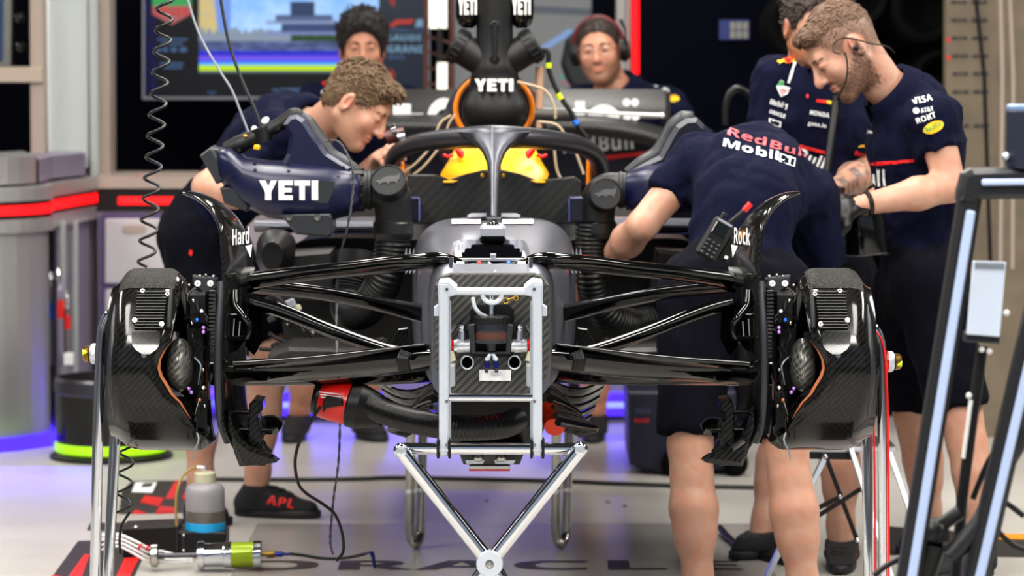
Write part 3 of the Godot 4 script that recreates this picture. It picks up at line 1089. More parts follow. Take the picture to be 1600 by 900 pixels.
	for a in [[28, 28, 12, 13], [30, 72, 11, 16]]:
		st = new_st()
		lathe(st, frame(P(a[0], a[1], -5.2), Vector3(0.2, 0, 1)), [[0.001, 0.05], [L(a[2], -5.2) * 0.6, 0.045], [L(a[2], -5.2), 0.02], [L(a[2], -5.2), -0.03], [0.001, -0.03]], 20)
		solo("tool_reel", st, M.gloss_black, "round black reel on the upper shelf" if a[1] < 50 else "round black reel resting on the tan shelf", "tool")
	t = thing("test_gauge", "chrome test instrument standing on the tan shelf", "instrument", P(10, 104, -5.15))
	st = new_st()
	slab(st, [[-20, -40], [20, -40], [18, 104], [-20, 104]], -5.15, 0.1, 0.006)
	put("body", st, M.steel, t)
	st = new_st()
	slab(st, [[-20, -30], [5, -30], [4, 96], [-20, 96]], -5.143, 0.02, 0.004)
	put("panel", st, mat(Color(0.12, 0.2, 0.35), 0.3), t)
	# bottles and cans in the corner below
	for a in [[80, 425, 572, 7, "white", "slim white and red gas bottle standing in the counter corner"], [92, 418, 574, 9, "print_red", "red capped fire bottle standing in the counter corner"], [106, 455, 572, 5, "steel", "thin steel lance standing in the counter corner"]]:
		t = thing("gas_bottle", a[5], "bottle", P(a[0], a[2], -4.55), "bottles in the counter corner")
		st = new_st()
		var hgt := L(a[2] - a[1], -4.55)
		var rr := L(a[3], -4.55)
		lathe(st, frame(P(a[0], a[2], -4.55), Vector3.UP), [[0.001, 0], [rr, 0.004], [rr, hgt * 0.72], [rr * 0.9, hgt * 0.78], [rr * 0.4, hgt * 0.82], [0.001, hgt * 0.82]], 18)
		put("cylinder", st, M.lilac if a[4] != "steel" else M.steel, t)
		st = new_st()
		lathe(st, frame(P(a[0], a[2], -4.55), Vector3.UP), [[rr * 1.02, hgt * 0.5], [rr * 1.03, hgt * 0.68], [rr * 0.6, hgt * 0.7]], 18)
		put("sleeve", st, M.print_red if a[4] != "white" else M.blue, t)
		st = new_st()
		lathe(st, frame(P(a[0], a[2], -4.55), Vector3.UP), [[rr * 0.45, hgt * 0.8], [rr * 0.7, hgt * 0.86], [rr * 0.7, hgt * 0.94], [rr * 0.3, hgt]], 14)
		put("valve", st, M.chrome, t)
	st = new_st()
	slab(st, [[99, 553], [114, 552], [114, 570], [99, 571]], -4.5, 0.03, 0.003)
	solo("small_carton", st, M.white, "small white carton with a red mark in the counter corner", "box")
	# black drums with lime glowing feet
	for a in [[165, 728, 86, 592, "black waste drum with lime glowing foot beside the round counter"], [262, 704, 32, 612, "small black drum with lime glowing foot behind the waste drum"]]:
		var f := G(a[0], a[1] - 4)
		f.z -= 0.15
		var rr := L(a[2], f.z)
		f = G(a[0], a[1] - 4) - Vector3(0, 0, rr * 0.9)
		rr = L(a[2], f.z)
		t = thing("waste_drum", a[4], "bin", f, "black drums with lime feet")
		var hgt := P(a[0], a[3], f.z + rr * 0.5).y
		var xf := frame(f, Vector3.UP)
		st = new_st()
		lathe(st, xf, [[rr * 0.98, 0.05], [rr, 0.07], [rr, hgt - 0.06], [rr * 0.93, hgt - 0.06], [rr * 0.9, 0.1], [0.001, 0.1]], 40)
		put("drum", st, M.gloss_black, t)
		st = new_st()
		lathe(st, xf, [[rr * 1.0, hgt - 0.06], [rr * 1.03, hgt - 0.05], [rr * 1.03, hgt - 0.01], [rr * 1.0, hgt], [rr * 0.94, hgt], [rr * 0.93, hgt - 0.06]], 40)
		put("rim", st, M.dark_steel, t)
		st = new_st()
		lathe(st, xf, [[rr * 1.0, 0.025], [rr * 1.03, 0.03], [rr * 1.03, 0.055], [rr * 1.0, 0.06]], 40)
		put("foot_led", st, M.lime_led, t)
		st = new_st()
		lathe(st, xf, [[0.001, 0.002], [rr * 1.12, 0.002], [rr * 1.12, 0.012], [rr * 1.0, 0.026], [0.001, 0.026]], 40)
		put("foot", st, M.black, t)
		if a[2] > 50:
			for k in 4:
				st = new_st()
				box(st, f + Vector3(-0.1 + k * 0.07, hgt - 0.05, 0.02), Vector3(0.05, 0.03, 0.2), 0.004, Basis(Vector3.UP, 0.4 * k))
				put("packing_scrap", st, M.card, t)

# ---------- the car ----------
func mir(p: Vector3) -> Vector3: return Vector3(-p.x, p.y, p.z)
func side(pts: Array, s: int) -> Array:
	if s < 0: return pts
	var o := []
	for p in pts: o.append(mir(p))
	return o
func arm(st: SurfaceTool, a: Array, chord: float, thick: Array, s: int, tilt := 0.25) -> void:   # a streamlined link
	var p := side(spline(PP(a, 0.0), 6), s)
	var rings := []
	for i in p.size():
		var t: Vector3 = (p[mini(i + 1, p.size() - 1)] - p[maxi(i - 1, 0)]).normalized()
		var c := Vector3(0, tilt, 1).normalized()
		c = (c - t * c.dot(t)).normalized()
		var k := rad(thick, i, p.size())
		rings.append(ering(p[i], c * chord * (0.8 + 0.2 * k / thick[0]), t.cross(c) * k, 18, 0.9))
	loft(st, rings)

func car() -> void:
	var t := thing("racing_car", "navy open-wheel racing car with nose, wheels and covers removed", "car", Vector3(0, 0.3, -1.2))
	var st := new_st()
	# survival cell: [z, half width px, top px, bottom px, squareness, trench half width]
	var secs := [[0.3, 93, 427, 622, 0.28, 0.0], [0.26, 95, 412, 620, 0.3, 0.0], [0.25, 96, 410, 620, 0.3, 0.083], [0.0, 101, 398, 616, 0.34, 0.085], [-0.25, 107, 387, 612, 0.36, 0.078], [-0.5, 113, 375, 606, 0.38, 0.05], [-0.51, 113, 374, 606, 0.38, 0.0], [-0.8, 121, 358, 598, 0.42, 0.0], [-1.1, 128, 343, 590, 0.46, 0.0], [-1.25, 128, 339, 586, 0.5, 0.0]]
	var rings := []
	for q in secs:
		var top := P(768, q[2], q[0])
		var bot := P(768, q[3], q[0])
		var ring := ering(Vector3(0, (top.y + bot.y) / 2, q[0]), Vector3(L(q[1], q[0]), 0, 0), Vector3(0, (top.y - bot.y) / 2, 0), 96, q[4])
		for i in ring.size():
			if q[5] > 0 and ring[i].y > bot.y + (top.y - bot.y) * 0.8 and absf(ring[i].x) < q[5]: ring[i].y -= 0.11
		rings.append(ring)
	loft(st, rings)
	var cell := put("survival_cell", st, M.body_paint, t, "satin navy nose section of the chassis")
	st = new_st()
	for s in [-1, 1]:
		prism(st, side(PP([[705, 401, -0.1], [722, 401, -0.1], [721, 385, -0.4], [724, 378, -0.5], [746, 370, -0.62], [745, 366, -0.66], [712, 376, -0.5], [708, 380, -0.4]], 0.0), s), Vector3(0, 0.98, 0.2), 0.006, 0.001)
	put("hatch_rim", st, M.alu_bright, cell)
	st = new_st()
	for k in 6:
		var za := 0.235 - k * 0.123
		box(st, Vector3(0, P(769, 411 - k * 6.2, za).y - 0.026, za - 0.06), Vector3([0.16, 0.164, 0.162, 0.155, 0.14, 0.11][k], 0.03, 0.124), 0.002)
	put("hatch_shade_fill", st, M.black_wall, cell)  # black boxes fill the trench to look like a shaded cavity
	st = new_st()
	var pod := P(770, 361, -0.55)
	box(st, pod + Vector3(0, 0.0, 0), Vector3(0.066, 0.035, 0.12), 0.008)
	put("sensor_pod", st, M.print_grey, cell)
	st = new_st()
	box(st, pod + Vector3(0, -0.018, 0.06), Vector3(0.068, 0.018, 0.03), 0.006)
	ball(st, pod + Vector3(0, 0.016, 0.03), Vector3(0.017, 0.012, 0.02), 12)
	put("sensor_window", st, M.gloss_black, cell)
	# printed stickers on the top of the chassis
	for a in [[706, 751, "print_pink"], [785, 833, "print_pink"]]:
		put("sticker", patch(PP([[a[0], 351.5, -0.935], [a[1], 351.5, -0.935], [a[1], 344.5, -1.07], [a[0], 344.5, -1.07]], 0), Vector3(0, 0.99, 0.1), null, 0.004), M.print_white, cell)
		for k in 4:
			var x0 := lerpf(a[0] + 3, a[1] - 3, k / 4.0)
			var x1 := lerpf(a[0] + 3, a[1] - 3, (k + 0.8) / 4.0)
			put("sticker_print", patch(PP([[x0, 350.5, -0.955], [x1, 350.5, -0.955], [x1, 346, -1.04], [x0, 346, -1.04]], 0), Vector3(0, 0.99, 0.1), null, 0.0055), M[a[2]], cell)
	for s in [-1, 1]:
		st = new_st()
		prism(st, side(PP([[655, 420, -0.6], [667, 420, -0.6], [667, 441, -0.6], [655, 428, -0.6]], 0), s), Vector3(0, 0, 1), 0.01)
		put("red_flash", st, M.red, cell)
		for k in 3:
			st = new_st()
			prism(st, side(PP([[632 + k * 6, 400, -0.75], [634 + k * 6, 390, -0.75], [637 + k * 6, 424, -0.75], [634 + k * 6, 428, -0.75]], 0), s), Vector3(0, 0, 1), 0.08)
			put("turning_fin", st, M.alu, t)
		st = new_st()
		prism(st, side(PP([[604, 547, -0.5], [622, 514, -0.5], [637, 512, -0.5], [640, 548, -0.5]], 0), s), Vector3(0, 0, 1), 0.02, 0.003)
		put("chassis_fin", st, M.carbon, t)
	bulkhead(t)
	# suspension
	for s in [-1, 1]:
		st = new_st()
		arm(st, [[395, 438, 0.0], [480, 427, 0.03], [570, 418, 0.1], [650, 409, 0.2], [692, 409, 0.2], [730, 428, 0.16]], 0.05, [0.020, 0.0165, 0.0165, 0.0165, 0.02, 0.022], s)
		put("upper_wishbone_front", st, M.gloss_black, t)
		st = new_st()
		arm(st, [[395, 446, -0.05], [500, 458, -0.2], [580, 473, -0.35], [640, 485, -0.45], [675, 492, -0.5]], 0.045, [0.017, 0.0145, 0.0145, 0.02, 0.024], s)
		put("upper_wishbone_rear", st, M.gloss_black, t)
		st = new_st()
		arm(st, [[388, 471, 0.05], [440, 486, 0.04], [520, 518, 0.03], [600, 546, 0.02], [660, 562, 0.0]], 0.032, [0.017, 0.0165, 0.0165, 0.0165, 0.02], s)
		put("pull_rod", st, M.gloss_black, t)
		st = new_st()
		arm(st, [[352, 582, 0.0], [450, 580, 0.05], [540, 574, 0.1], [620, 566, 0.16], [690, 560, 0.2]], 0.055, [0.023, 0.023, 0.024, 0.024, 0.02], s, 0.35)
		put("lower_wishbone_front", st, M.gloss_black, t)
		st = new_st()
		arm(st, [[352, 590, -0.05], [480, 590, -0.2], [600, 588, -0.3], [690, 584, -0.4]], 0.05, [0.018, 0.018, 0.02, 0.02], s)
		put("lower_wishbone_rear", st, M.gloss_black, t)
		st = new_st()
		arm(st, [[370, 571, 0.12], [480, 563, 0.15], [580, 552, 0.18], [668, 541, 0.2]], 0.04, [0.011, 0.010, 0.008, 0.005], s)
		put("steering_link", st, M.gloss_black, t)
		st = new_st()
		tube(st, side([P(645, 560, 0.22), P(656, 560, 0.22), P(668, 559, 0.22), P(690, 557, 0.22)], s), [0.005, 0.009, 0.009, 0.006], 10)
		put("link_joint", st, M.chrome, t)
		st = new_st()
		for k in 5:
			tube(st, side(spline([P(628 + k * 4, 549 + k * 1.5, 0.24), P(623 + k * 3.2, 562, 0.26), P(624 + k * 3.5, 577, 0.24)], 4), s), 0.006, 6)
		put("cable_clip", st, M.black, t)
		corner(t, s)
	halo_and_cockpit(t)
	engine_end(t)
	underside(t)

func bulkhead(t: Node3D) -> void:
	var z := 0.315
	var st := new_st()
	slab(st, [[690, 431], [702, 427], [836, 427], [848, 431], [858, 445], [861, 470], [861, 560], [850, 600], [826, 619], [712, 619], [688, 600], [677, 560], [677, 470], [680, 445]], z, 0.02, 0.004)
	var b := put("bulkhead", st, M.carbon_pale, t, "grey woven carbon front bulkhead")
	# pipes seen through the hatch in front of the cell top
	for a in [[728, 766, "red"], [772, 812, "blue"]]:
		st = new_st()
		tube(st, [P(a[0], 417, 0.2), P(a[0] + 14, 416, 0.2), P(a[1] - 10, 417, 0.2), P(a[1], 415, 0.2)], [0.006, 0.009, 0.012, 0.007], 10)
		var pipe := put("brake_pipe", st, M.black, b)
		st = new_st()
		var x: float = a[0] + (18 if a[2] == "red" else 20)
		tube(st, [P(x, 416, 0.2), P(x + 5, 416, 0.2)], 0.0125, 12)
		put("pipe_band", st, M[a[2]], pipe)
	for q in [[[716, 404], [826, 404], [826, 409], [716, 409]], [[766, 397], [775, 397], [775, 404], [766, 404]]]:
		st = new_st()
		slab(st, q, 0.13, 0.02, 0.002)
		put("hatch_bracket", st, M.alu, b)
	st = new_st()
	tube(st, [P(764, 411, 0.22), P(775, 427, 0.3)], 0.004, 8)
	put("hatch_stay", st, M.alu, b)
	for s in [-1, 1]:
		st = new_st()
		prism(st, side(PP([[713, 408, 0.24], [725, 408, 0.24], [727, 425, 0.29], [713, 425, 0.29]], 0), s), Vector3(0, 0.4, 0.9).normalized(), 0.006, 0.002)
		put("hatch_bracket", st, M.alu, b)
	for s in [-1, 1]:
		st = new_st()
		tube(st, side([P(705, 402, 0.27), P(705, 424, 0.27)], s), 0.0055, 10)
		put("mount_pin", st, M.chrome, b)
	z += 0.004
	# black plate painting a shaded opening, and steering rack frame
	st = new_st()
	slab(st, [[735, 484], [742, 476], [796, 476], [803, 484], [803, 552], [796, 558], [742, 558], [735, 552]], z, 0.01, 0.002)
	put("recess_shade_plate", st, M.black, b)
	st = new_st()
	for s in [-1, 1]:
		prism(st, side(PP([[731, 508], [742, 506], [744, 549], [768, 549], [768, 553], [736, 553]], z + 0.05), s), Vector3(0, 0, 1), 0.05, 0.003)
	put("rack_frame", st, M.slate, b)
	var xf := frame(P(768, 548, z + 0.04), Vector3.UP)
	st = new_st()
	lathe(st, xf, [[0.012, 0.0], [0.014, 0.018], [0.04, 0.02], [0.041, 0.028], [0.001, 0.028]], 28)
	put("reservoir_base", st, M.slate, b)
	st = new_st()
	lathe(st, xf, [[0.038, 0.028], [0.038, 0.044], [0.036, 0.046]], 28)
	put("reservoir_band", st, mat(Color(0.3, 0.16, 0.12), 0.4), b)
	st = new_st()
	lathe(st, xf, [[0.037, 0.046], [0.039, 0.05], [0.039, 0.066], [0.001, 0.066]], 28)
	put("reservoir_body", st, mat(Color(0.08, 0.1, 0.14), 0.35), b)
	st = new_st()
	lathe(st, xf, [[0.04, 0.066], [0.042, 0.068], [0.042, 0.08], [0.04, 0.083], [0.001, 0.083]], 28)
	for k in 24:
		var a := TAU * k / 24
		box(st, xf * Vector3(cos(a) * 0.042, 0.074, sin(a) * 0.042), Vector3(0.004, 0.012, 0.004), 0.001, Basis(Vector3.UP, -a))
	put("reservoir_cap", st, M.plastic, b)
	st = new_st()
	tube(st, [P(768, 494, z + 0.03), P(768, 470, z + 0.03), P(768, 458, z + 0.02)], [0.006, 0.006, 0.004], 12)
	put("steering_column", st, M.chrome, b)
	st = new_st()
	tube(st, spline([P(739, 466, z + 0.02), P(742, 480, z + 0.04), P(750, 490, z + 0.06), P(760, 495, z + 0.06)], 6), 0.005, 10)
	put("fluid_pipe", st, M.print_grey, b)
	for s in [-1, 1]:
		st = new_st()
		var c := P(722, 540, z + 0.03)
		lathe(st, frame(mir(c) if s > 0 else c, Vector3(1, 0, 0)), [[0.001, -0.019], [0.015, -0.019], [0.016, -0.012], [0.0175, -0.012], [0.0175, 0.004], [0.016, 0.004], [0.016, 0.018], [0.001, 0.018]], 22)
		var valve := put("damper_valve", st, M.alu, b)
		st = new_st()
		var up := P(722, 507, z + 0.03)
		tube(st, side([c, P(722, 520, z + 0.03), up], s), [0.012, 0.011, 0.008], 14)
		ball(st, side([P(722, 514, z + 0.037)], s)[0], Vector3(0.007, 0.007, 0.007), 10)
		put("valve_neck", st, M.chrome, valve)
		st = new_st()
		tube(st, side([P(709, 539, z + 0.03), P(702, 539, z + 0.03)], s), 0.014, 18)
		put("red_collar", st, M.red_metal, valve)
		st = new_st()
		prism(st, side(PP([[701, 547], [709, 549], [713, 564], [701, 567]], z + 0.04), s), Vector3(0, 0, 1), 0.02, 0.003)
		put("cream_block", st, M.cream, valve)
		st = new_st()
		tube(st, side([P(712, 510, z + 0.01), P(706, 520, z + 0.02), P(703, 524, z + 0.02)], s), 0.005, 10)
		put("rubber_boot", st, M.slate, valve)
		# oval access hole with a pale rim; a black disc paints its shade
		st = new_st()
		var h := side([P(730, 566, z)], s)[0] as Vector3
		var tl := Vector3(-s * 0.25, 0, 0)
		loft(st, [ering(h, Vector3(0.0165, 0, 0), Vector3(0, 0.018, 0), 24), ering(h + Vector3(0, 0, 0.008), Vector3(0.016, 0, 0), Vector3(0, 0.0175, 0), 24), ering(h + Vector3(0, 0, 0.006), Vector3(0.0125, 0, 0), Vector3(0, 0.014, 0), 24)], true, false)
		put("hole_rim", st, M.alu, b)
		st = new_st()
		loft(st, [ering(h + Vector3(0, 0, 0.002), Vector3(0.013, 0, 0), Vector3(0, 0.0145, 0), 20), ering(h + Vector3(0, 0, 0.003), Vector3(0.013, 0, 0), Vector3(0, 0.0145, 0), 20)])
		put("hole_shade_disc", st, M.black_wall, b)  # flat black disc standing for the shade inside
		st = new_st()
		tube(st, spline([P(768, 550, z + 0.04), P(768 + s * 4, 556, z + 0.045), P(768 + s * 6, 562, z + 0.045)], 4), [0.004, 0.005, 0.006], 10)
		ball(st, P(768 + s * 7, 561, z + 0.046), Vector3(0.006, 0.006, 0.006), 10)
		var y_joint := put("hose_joint", st, M.alu_bright, b)
		st = new_st()
		tube(st, [P(768 + s * 7, 565, z + 0.046), P(768 + s * 7.5, 575, z + 0.046)], 0.0058, 12)
		put("blue_fitting", st, mat(Color(0.03, 0.08, 0.45), 0.3, 0.5), y_joint)
		st = new_st()
		tube(st, [P(768 + s * 7.5, 575, z + 0.046), P(768 + s * 8, 582, z + 0.044)], [0.005, 0.004], 12)
		put("cap", st, M.dark_steel, y_joint)
	st = new_st()
	slab(st, [[749, 578], [799, 578], [798, 595], [749, 595]], z + 0.002, 0.003)
	var lab := put("label", st, M.white, b, "white paper label")
	st = new_st()
	for k in 2:
		var rr := 0.012 - k * 0.005
		loft(st, [ering(P(775, 584, z + 0.003), Vector3(rr, 0, 0), Vector3(0, rr * 0.5, 0), 20), ering(P(775, 584, z + 0.003), Vector3(rr - 0.0012, 0, 0), Vector3(0, rr * 0.5 - 0.0012, 0), 20)], true, false)
	put("label_print", st, M.print_grey, lab)
	st = new_st()
	for c in [[790, 470, 4.5], [806, 466, 3.5]]:
		var p := P(c[0], c[1], z + 0.01)
		var ring := []
		for k in 13: ring.append(p + Vector3(cos(TAU * k / 12), sin(TAU * k / 12), 0) * L(c[2], z))
		tube(st, ring, 0.0015, 6)
	tube(st, [P(793, 468, z + 0.01), P(803, 465, z + 0.01)], 0.002, 6)
	put("eyelets", st, M.gold, b)

func drum_px(y: float) -> float:   # where the inner edge of the drum shell runs at a height in the photograph
	var k := [[425, 286], [450, 286], [465, 283], [505, 279], [522, 276], [538, 260], [557, 254], [580, 259], [605, 274], [635, 295], [665, 309], [690, 325], [705, 332]]
	for i in k.size() - 1:
		if y <= k[i + 1][0]:
			var u := clampf((y - k[i][0]) / float(k[i + 1][0] - k[i][0]), 0, 1)
			return lerpf(k[i][1], k[i + 1][1], u * u * (3 - 2 * u))
	return 332.0

func corner(t: Node3D, s: int) -> void:
	var hub := P(250, 565, 0.0)
	var R := 0.212
	var fl := func(p: Vector3) -> Vector3: return mir(p) if s > 0 else p
	var hubm: Vector3 = fl.call(hub)
	# shell: rows by angle from over the top round the front to under the bottom
	var grid := []
	for i in 49:
		var a := lerpf(deg_to_rad(165), deg_to_rad(-150), i / 48.0)
		var y := hub.y + sin(a) * R
		var py := 565 - sin(a) * R * 640.0
		var x1: float = P(drum_px(py) if absf(rad_to_deg(a)) < 95 else (286.0 if a > 0 else 332.0), py, 0.0).x
		var x0: float = P(179, py, 0.0).x
		var row := []
		for j in 15:
			var f := j / 14.0
			var x := lerpf(x0, x1, f)
			var r := R * (1.0 - 0.16 * pow(1.0 - smoothstep(0.0, 0.34, f), 2.0))
			r -= 0.014 * smoothstep(0.9, 1.0, f)
			if sin(a) > 0.75: r *= 1.0 + 0.02 * (sin(a) - 0.75)
			row.append(fl.call(Vector3(x, hub.y + sin(a) * r, cos(a) * r)))
		grid.append(row)
	var st := new_st()
	sheet(st, grid, 0.005 * -s)
	var drum := put("brake_drum", st, M.carbon, t, "glossy black woven carbon brake drum shell")
	# rolled lip along the open edge
	st = new_st()
	var lip := []
	for i in range(6, 43): lip.append(grid[i][14])
	tube(st, lip, 0.006, 8)
	put("shell_lip", st, M.gloss_black, drum)
	st = new_st()
	lip = []
	for i in range(22, 32): lip.append(grid[i][14] + Vector3(-s * 0.006, 0, -0.012))
	var cl := []
	for i in lip.size(): cl.append(0.001 + 0.006 * sin(PI * i / (lip.size() - 1)))
	tube(st, lip, cl, 8)
	put("copper_edge", st, M.copper, drum)
	# rubbed crown over the top
	st = new_st()
	var crown := []
	for i in 9:
		var row := []
		for j in range(2, 14):
			var g: Vector3 = grid[8 + i][j]
			var o := Vector3(0, g.y - hub.y, g.z).normalized()
			row.append(g + o * (0.012 * sin(PI * (i + 0.5) / 9.0) * minf(1.0, minf(j - 1.5, 13.7 - j) * 0.5) + 0.001))
		crown.append(row)
	sheet(st, crown, 0.004 * -s)
	put("crown", st, M.carbon_dull, drum)
	# raised rim near the outer face
	st = new_st()
	var rim := []
	for i in range(17, 33): rim.append(grid[i][2].lerp(grid[i][1], 0.5) + Vector3(0, 0, 0.004))
	tube(st, rim, [0.003, 0.008, 0.009, 0.009, 0.008, 0.003], 10)
	put("outer_rim", st, M.slate, drum)
	# ribbed vent panel
	for k in 13:
		st = new_st()
		var py := 457 + k * 4.6
		var a := asin(clampf((565 - py) / (R * 640.0), -1, 1))
		var z := cos(a) * R * 1.004
		var p0: Vector3 = fl.call(P(214 - k * 0.4, py, z))
		var p1: Vector3 = fl.call(P(262 - k * 0.6, py, z))
		bar(st, p0, p1, 0.0042, 0.007, 0.001, Vector3(0, sin(a), cos(a)))
		put("vent_rib", st, M.carbon_matt, drum)
	st = new_st()
	var strap := []
	for k in 12:
		var py := 452 + k * 5.5
		var a := asin(clampf((565 - py) / (R * 640.0), -1, 1))
		strap.append(fl.call(P(268 - k * 0.4, py, cos(a) * R * 0.998 + 0.002)))
	tube(st, strap, [0.005, 0.007, 0.007, 0.006], 6)
	put("edge_strap", st, M.grey_plastic, drum)
	# shield shaped cover below the ribs
	st = new_st()
	var cov := []
	for k in 6:
		var py := 519 + k * 7.0
		var w := [22.0, 22.5, 22.0, 21.0, 16.0, 6.0][k] as float
		var z := cos(asin(clampf((565 - py) / (R * 640.0), -1, 1))) * R * 1.006
		var row := []
		for j in 6: row.append(fl.call(P(228 + lerpf(-w, w, j / 5.0), py, z + 0.001 + k * 0.0022)))
		cov.append(row)
	sheet(st, cov, 0.003 * -s)
	put("shield_cover", st, M.carbon, drum)
	for q in [[223, 456], [262, 461], [211, 501], [253, 507], [225, 555]]:
		var z := cos(asin(clampf((565 - q[1]) / (R * 640.0), -1, 1))) * R
		st = new_st()
		lathe(st, frame(fl.call(P(q[0], q[1], z)), Vector3(0, (565 - q[1]) / 140.0, 1)), [[L(4.5, 0), -0.002], [L(4.5, 0), 0.004], [L(3.6, 0), 0.006], [L(1.6, 0), 0.006], [L(1.4, 0), 0.003], [0.0005, 0.003]], 14)
		put("bolt", st, M.steel, drum)
	# outer flange and wheel nut
	st = new_st()
	var ax := frame(hubm, Vector3(s, 0, 0))
	var off := hub.x - P(179, 565, 0.0).x
	lathe(st, ax, [[0.001, off - 0.03], [0.1, off - 0.03], [0.172, off - 0.02], [0.178, off - 0.004], [0.17, off + 0.002], [0.12, off + 0.004], [0.1, off + 0.015], [0.001, off + 0.015]], 40)
	put("drum_face", st, M.gloss_black, drum)
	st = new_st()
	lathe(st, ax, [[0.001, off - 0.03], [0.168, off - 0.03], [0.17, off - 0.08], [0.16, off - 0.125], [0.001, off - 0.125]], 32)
	put("drum_dark_fill", st, M.black_wall, drum)  # added black cylinder fills the see-through shell, standing for its dark inside
	# upright, inner disc and caliper seen through the opening
	st = new_st()
	var inn := hub.x - P(338, 565, 0.0).x
	lathe(st, ax, [[0.03, inn + 0.012], [0.18, inn + 0.01], [0.185, inn + 0.004], [0.18, inn], [0.03, inn - 0.002]], 40)
	var disc := put("duct_plate", st, M.gloss_black, t)
	st = new_st()
	for k in 18:
		var py := 455 + k * 6
		box(st, fl.call(P(332, py, 0.15)), Vector3(0.016, 0.005, 0.02), 0.001)
	put("plate_ribs", st, M.carbon_matt, disc)
	st = new_st()
	ball(st, fl.call(P(281, 570, 0.09)), Vector3(0.036, 0.066, 0.07), 20)
	put("duct_scoop", st, M.carbon_scoop, disc)
	st = new_st()
	box(st, fl.call(P(312, 480, 0.06)), Vector3(0.06, 0.09, 0.1), 0.012)
	box(st, fl.call(P(308, 560, 0.0)), Vector3(0.08, 0.2, 0.1), 0.02)
	box(st, fl.call(P(318, 640, 0.05)), Vector3(0.05, 0.1, 0.1), 0.012)
	put("caliper", st, M.black, disc)
	st = new_st()
	prism(st, side(PP([[300, 431], [338, 436], [342, 448], [330, 458], [318, 458], [301, 446]], 0.1), s), Vector3(0, 0, 1), 0.05, 0.004)
	put("upright_bracket", st, M.dark_steel, disc)
	for x in [309, 329]:
		st = new_st()
		lathe(st, frame(fl.call(P(x, 443, 0.1)), Vector3(0, 0, 1)), [[0.008, 0.0], [0.008, 0.005], [0.006, 0.007], [0.002, 0.007], [0.001, 0.004]], 14)
		put("bracket_bolt", st, M.white_edge, disc)
	var rng := RandomNumberGenerator.new()
	rng.seed = 77
	for k in 16:
		st = new_st()
		var x := 292.0 + rng.randf() * 30
		var y := 455.0 + k * 14.5
		tube(st, side(spline([P(x, y, 0.12), P(x + rng.randf_range(-12, 12), y + 14, 0.15), P(x + rng.randf_range(-12, 12), y + 32, 0.13), P(x + rng.randf_range(-14, 14), y + 44, 0.11)], 5), s), 0.0022, 6)
		put("sensor_wire", st, [M.black, M.black, M.plastic, M.print_grey][k % 4] if k % 8 != 3 else M.steel, disc)
	for q in [[315, 486, "white"], [318, 512, "violet"], [318, 519, "violet"], [302, 470, "steel"], [300, 505, "steel"], [326, 540, "print_grey"], [318, 578, "steel"], [318, 606, "white"], [295, 607, "violet"], [299, 613, "violet"], [312, 625, "copper"], [320, 634, "steel"], [305, 455, "steel"], [296, 446, "steel"], [313, 432, "steel"], [322, 430, "steel"], [334, 432, "alu"], [308, 500, "blue"]]:
		st = new_st()
		ball(st, fl.call(P(q[0], q[1], 0.15 if q[1] > 460 else 0.09)), Vector3(0.0045, 0.005, 0.005), 8)
		put("connector", st, M[q[2]], disc)
	# tall turning vane over the wheel
	st = new_st()
	var path := spline(PP([[287, 301], [312, 308], [338, 325], [358, 352], [369, 390], [372, 440], [367, 510], [364, 570], [364, 620], [370, 660], [386, 690], [404, 708], [420, 716]], 0.0), 5)
	var half := [0.006, 0.012, 0.017, 0.02, 0.022, 0.022, 0.021, 0.02, 0.02, 0.02, 0.02, 0.018, 0.01]
	var chord := [0.03, 0.07, 0.1, 0.12, 0.13, 0.14, 0.15, 0.15, 0.15, 0.15, 0.14, 0.12, 0.09]
	var rings := []
	for i in path.size():
		var tg: Vector3 = (path[mini(i + 1, path.size() - 1)] - path[maxi(i - 1, 0)]).normalized()
		var c := Vector3(rad([0.0, 0.03, 0.06, 0.12, 0.2, 0.18, 0.14, 0.12, 0.12, 0.12, 0.14, 0.2, 0.2], i, path.size()), 0, -1).normalized()
		c = (c - tg * c.dot(tg)).normalized()
		var w := tg.cross(c)
		var ring := ering(path[i], w * rad(half, i, path.size()) * 0.75, c * rad(chord, i, path.size()), 24, 1.0)
		rings.append(side(ring, s))
	loft(st, rings)
	var vane := put("turning_vane", st, M.carbon, t, "tall curved glossy carbon turning vane")
	st = new_st()
	prism(st, side(PP([[356, 636], [364, 666], [376, 686], [392, 698], [412, 705], [428, 711], [437, 718], [431, 723], [404, 727], [374, 729], [365, 706]], 0.16), s), Vector3(0.05, 0.1, 1).normalized(), 0.06, 0.012)
	put("vane_foot", st, M.carbon, vane)
	st = new_st()
	tube(st, side(spline(PP([[345, 440, 0.13], [341, 520, 0.16], [340, 600, 0.16], [345, 660, 0.13], [355, 690, 0.1]], 0), 5), s), 0.009, 10)
	put("vane_edge", st, M.slate, vane)
	# lettering on the vane's inner face
	var n := Vector3(1, 0, 0.22).normalized()
	var cdir := Vector3(0.22, 0, -1).normalized()
	var face_at := P(362, 380, 0.0) + n * 0.026
	var la := face_at - cdir * 0.085
	var lb := face_at + cdir * 0.055 + Vector3(0, -0.004, 0)
	if s < 0: put("vane_lettering", letters("Hard", la, lb, Vector3.UP, L(27, 0.0)), M.print_white, vane)
	else: put("vane_lettering", letters("Rock", mir(lb), mir(la), Vector3.UP, L(27, 0.0)), M.print_white, vane)
	var low_at := P(366, 384, 0.0) + n * 0.026
	put("vane_mark", patch(side([low_at, low_at + cdir * 0.06, low_at + cdir * 0.045 + Vector3(0, -0.032, 0)], s), Vector3(-n.x * s, 0, n.z)), M.print_white, vane)
	# cooling inlet inboard of the vane
	st = new_st()
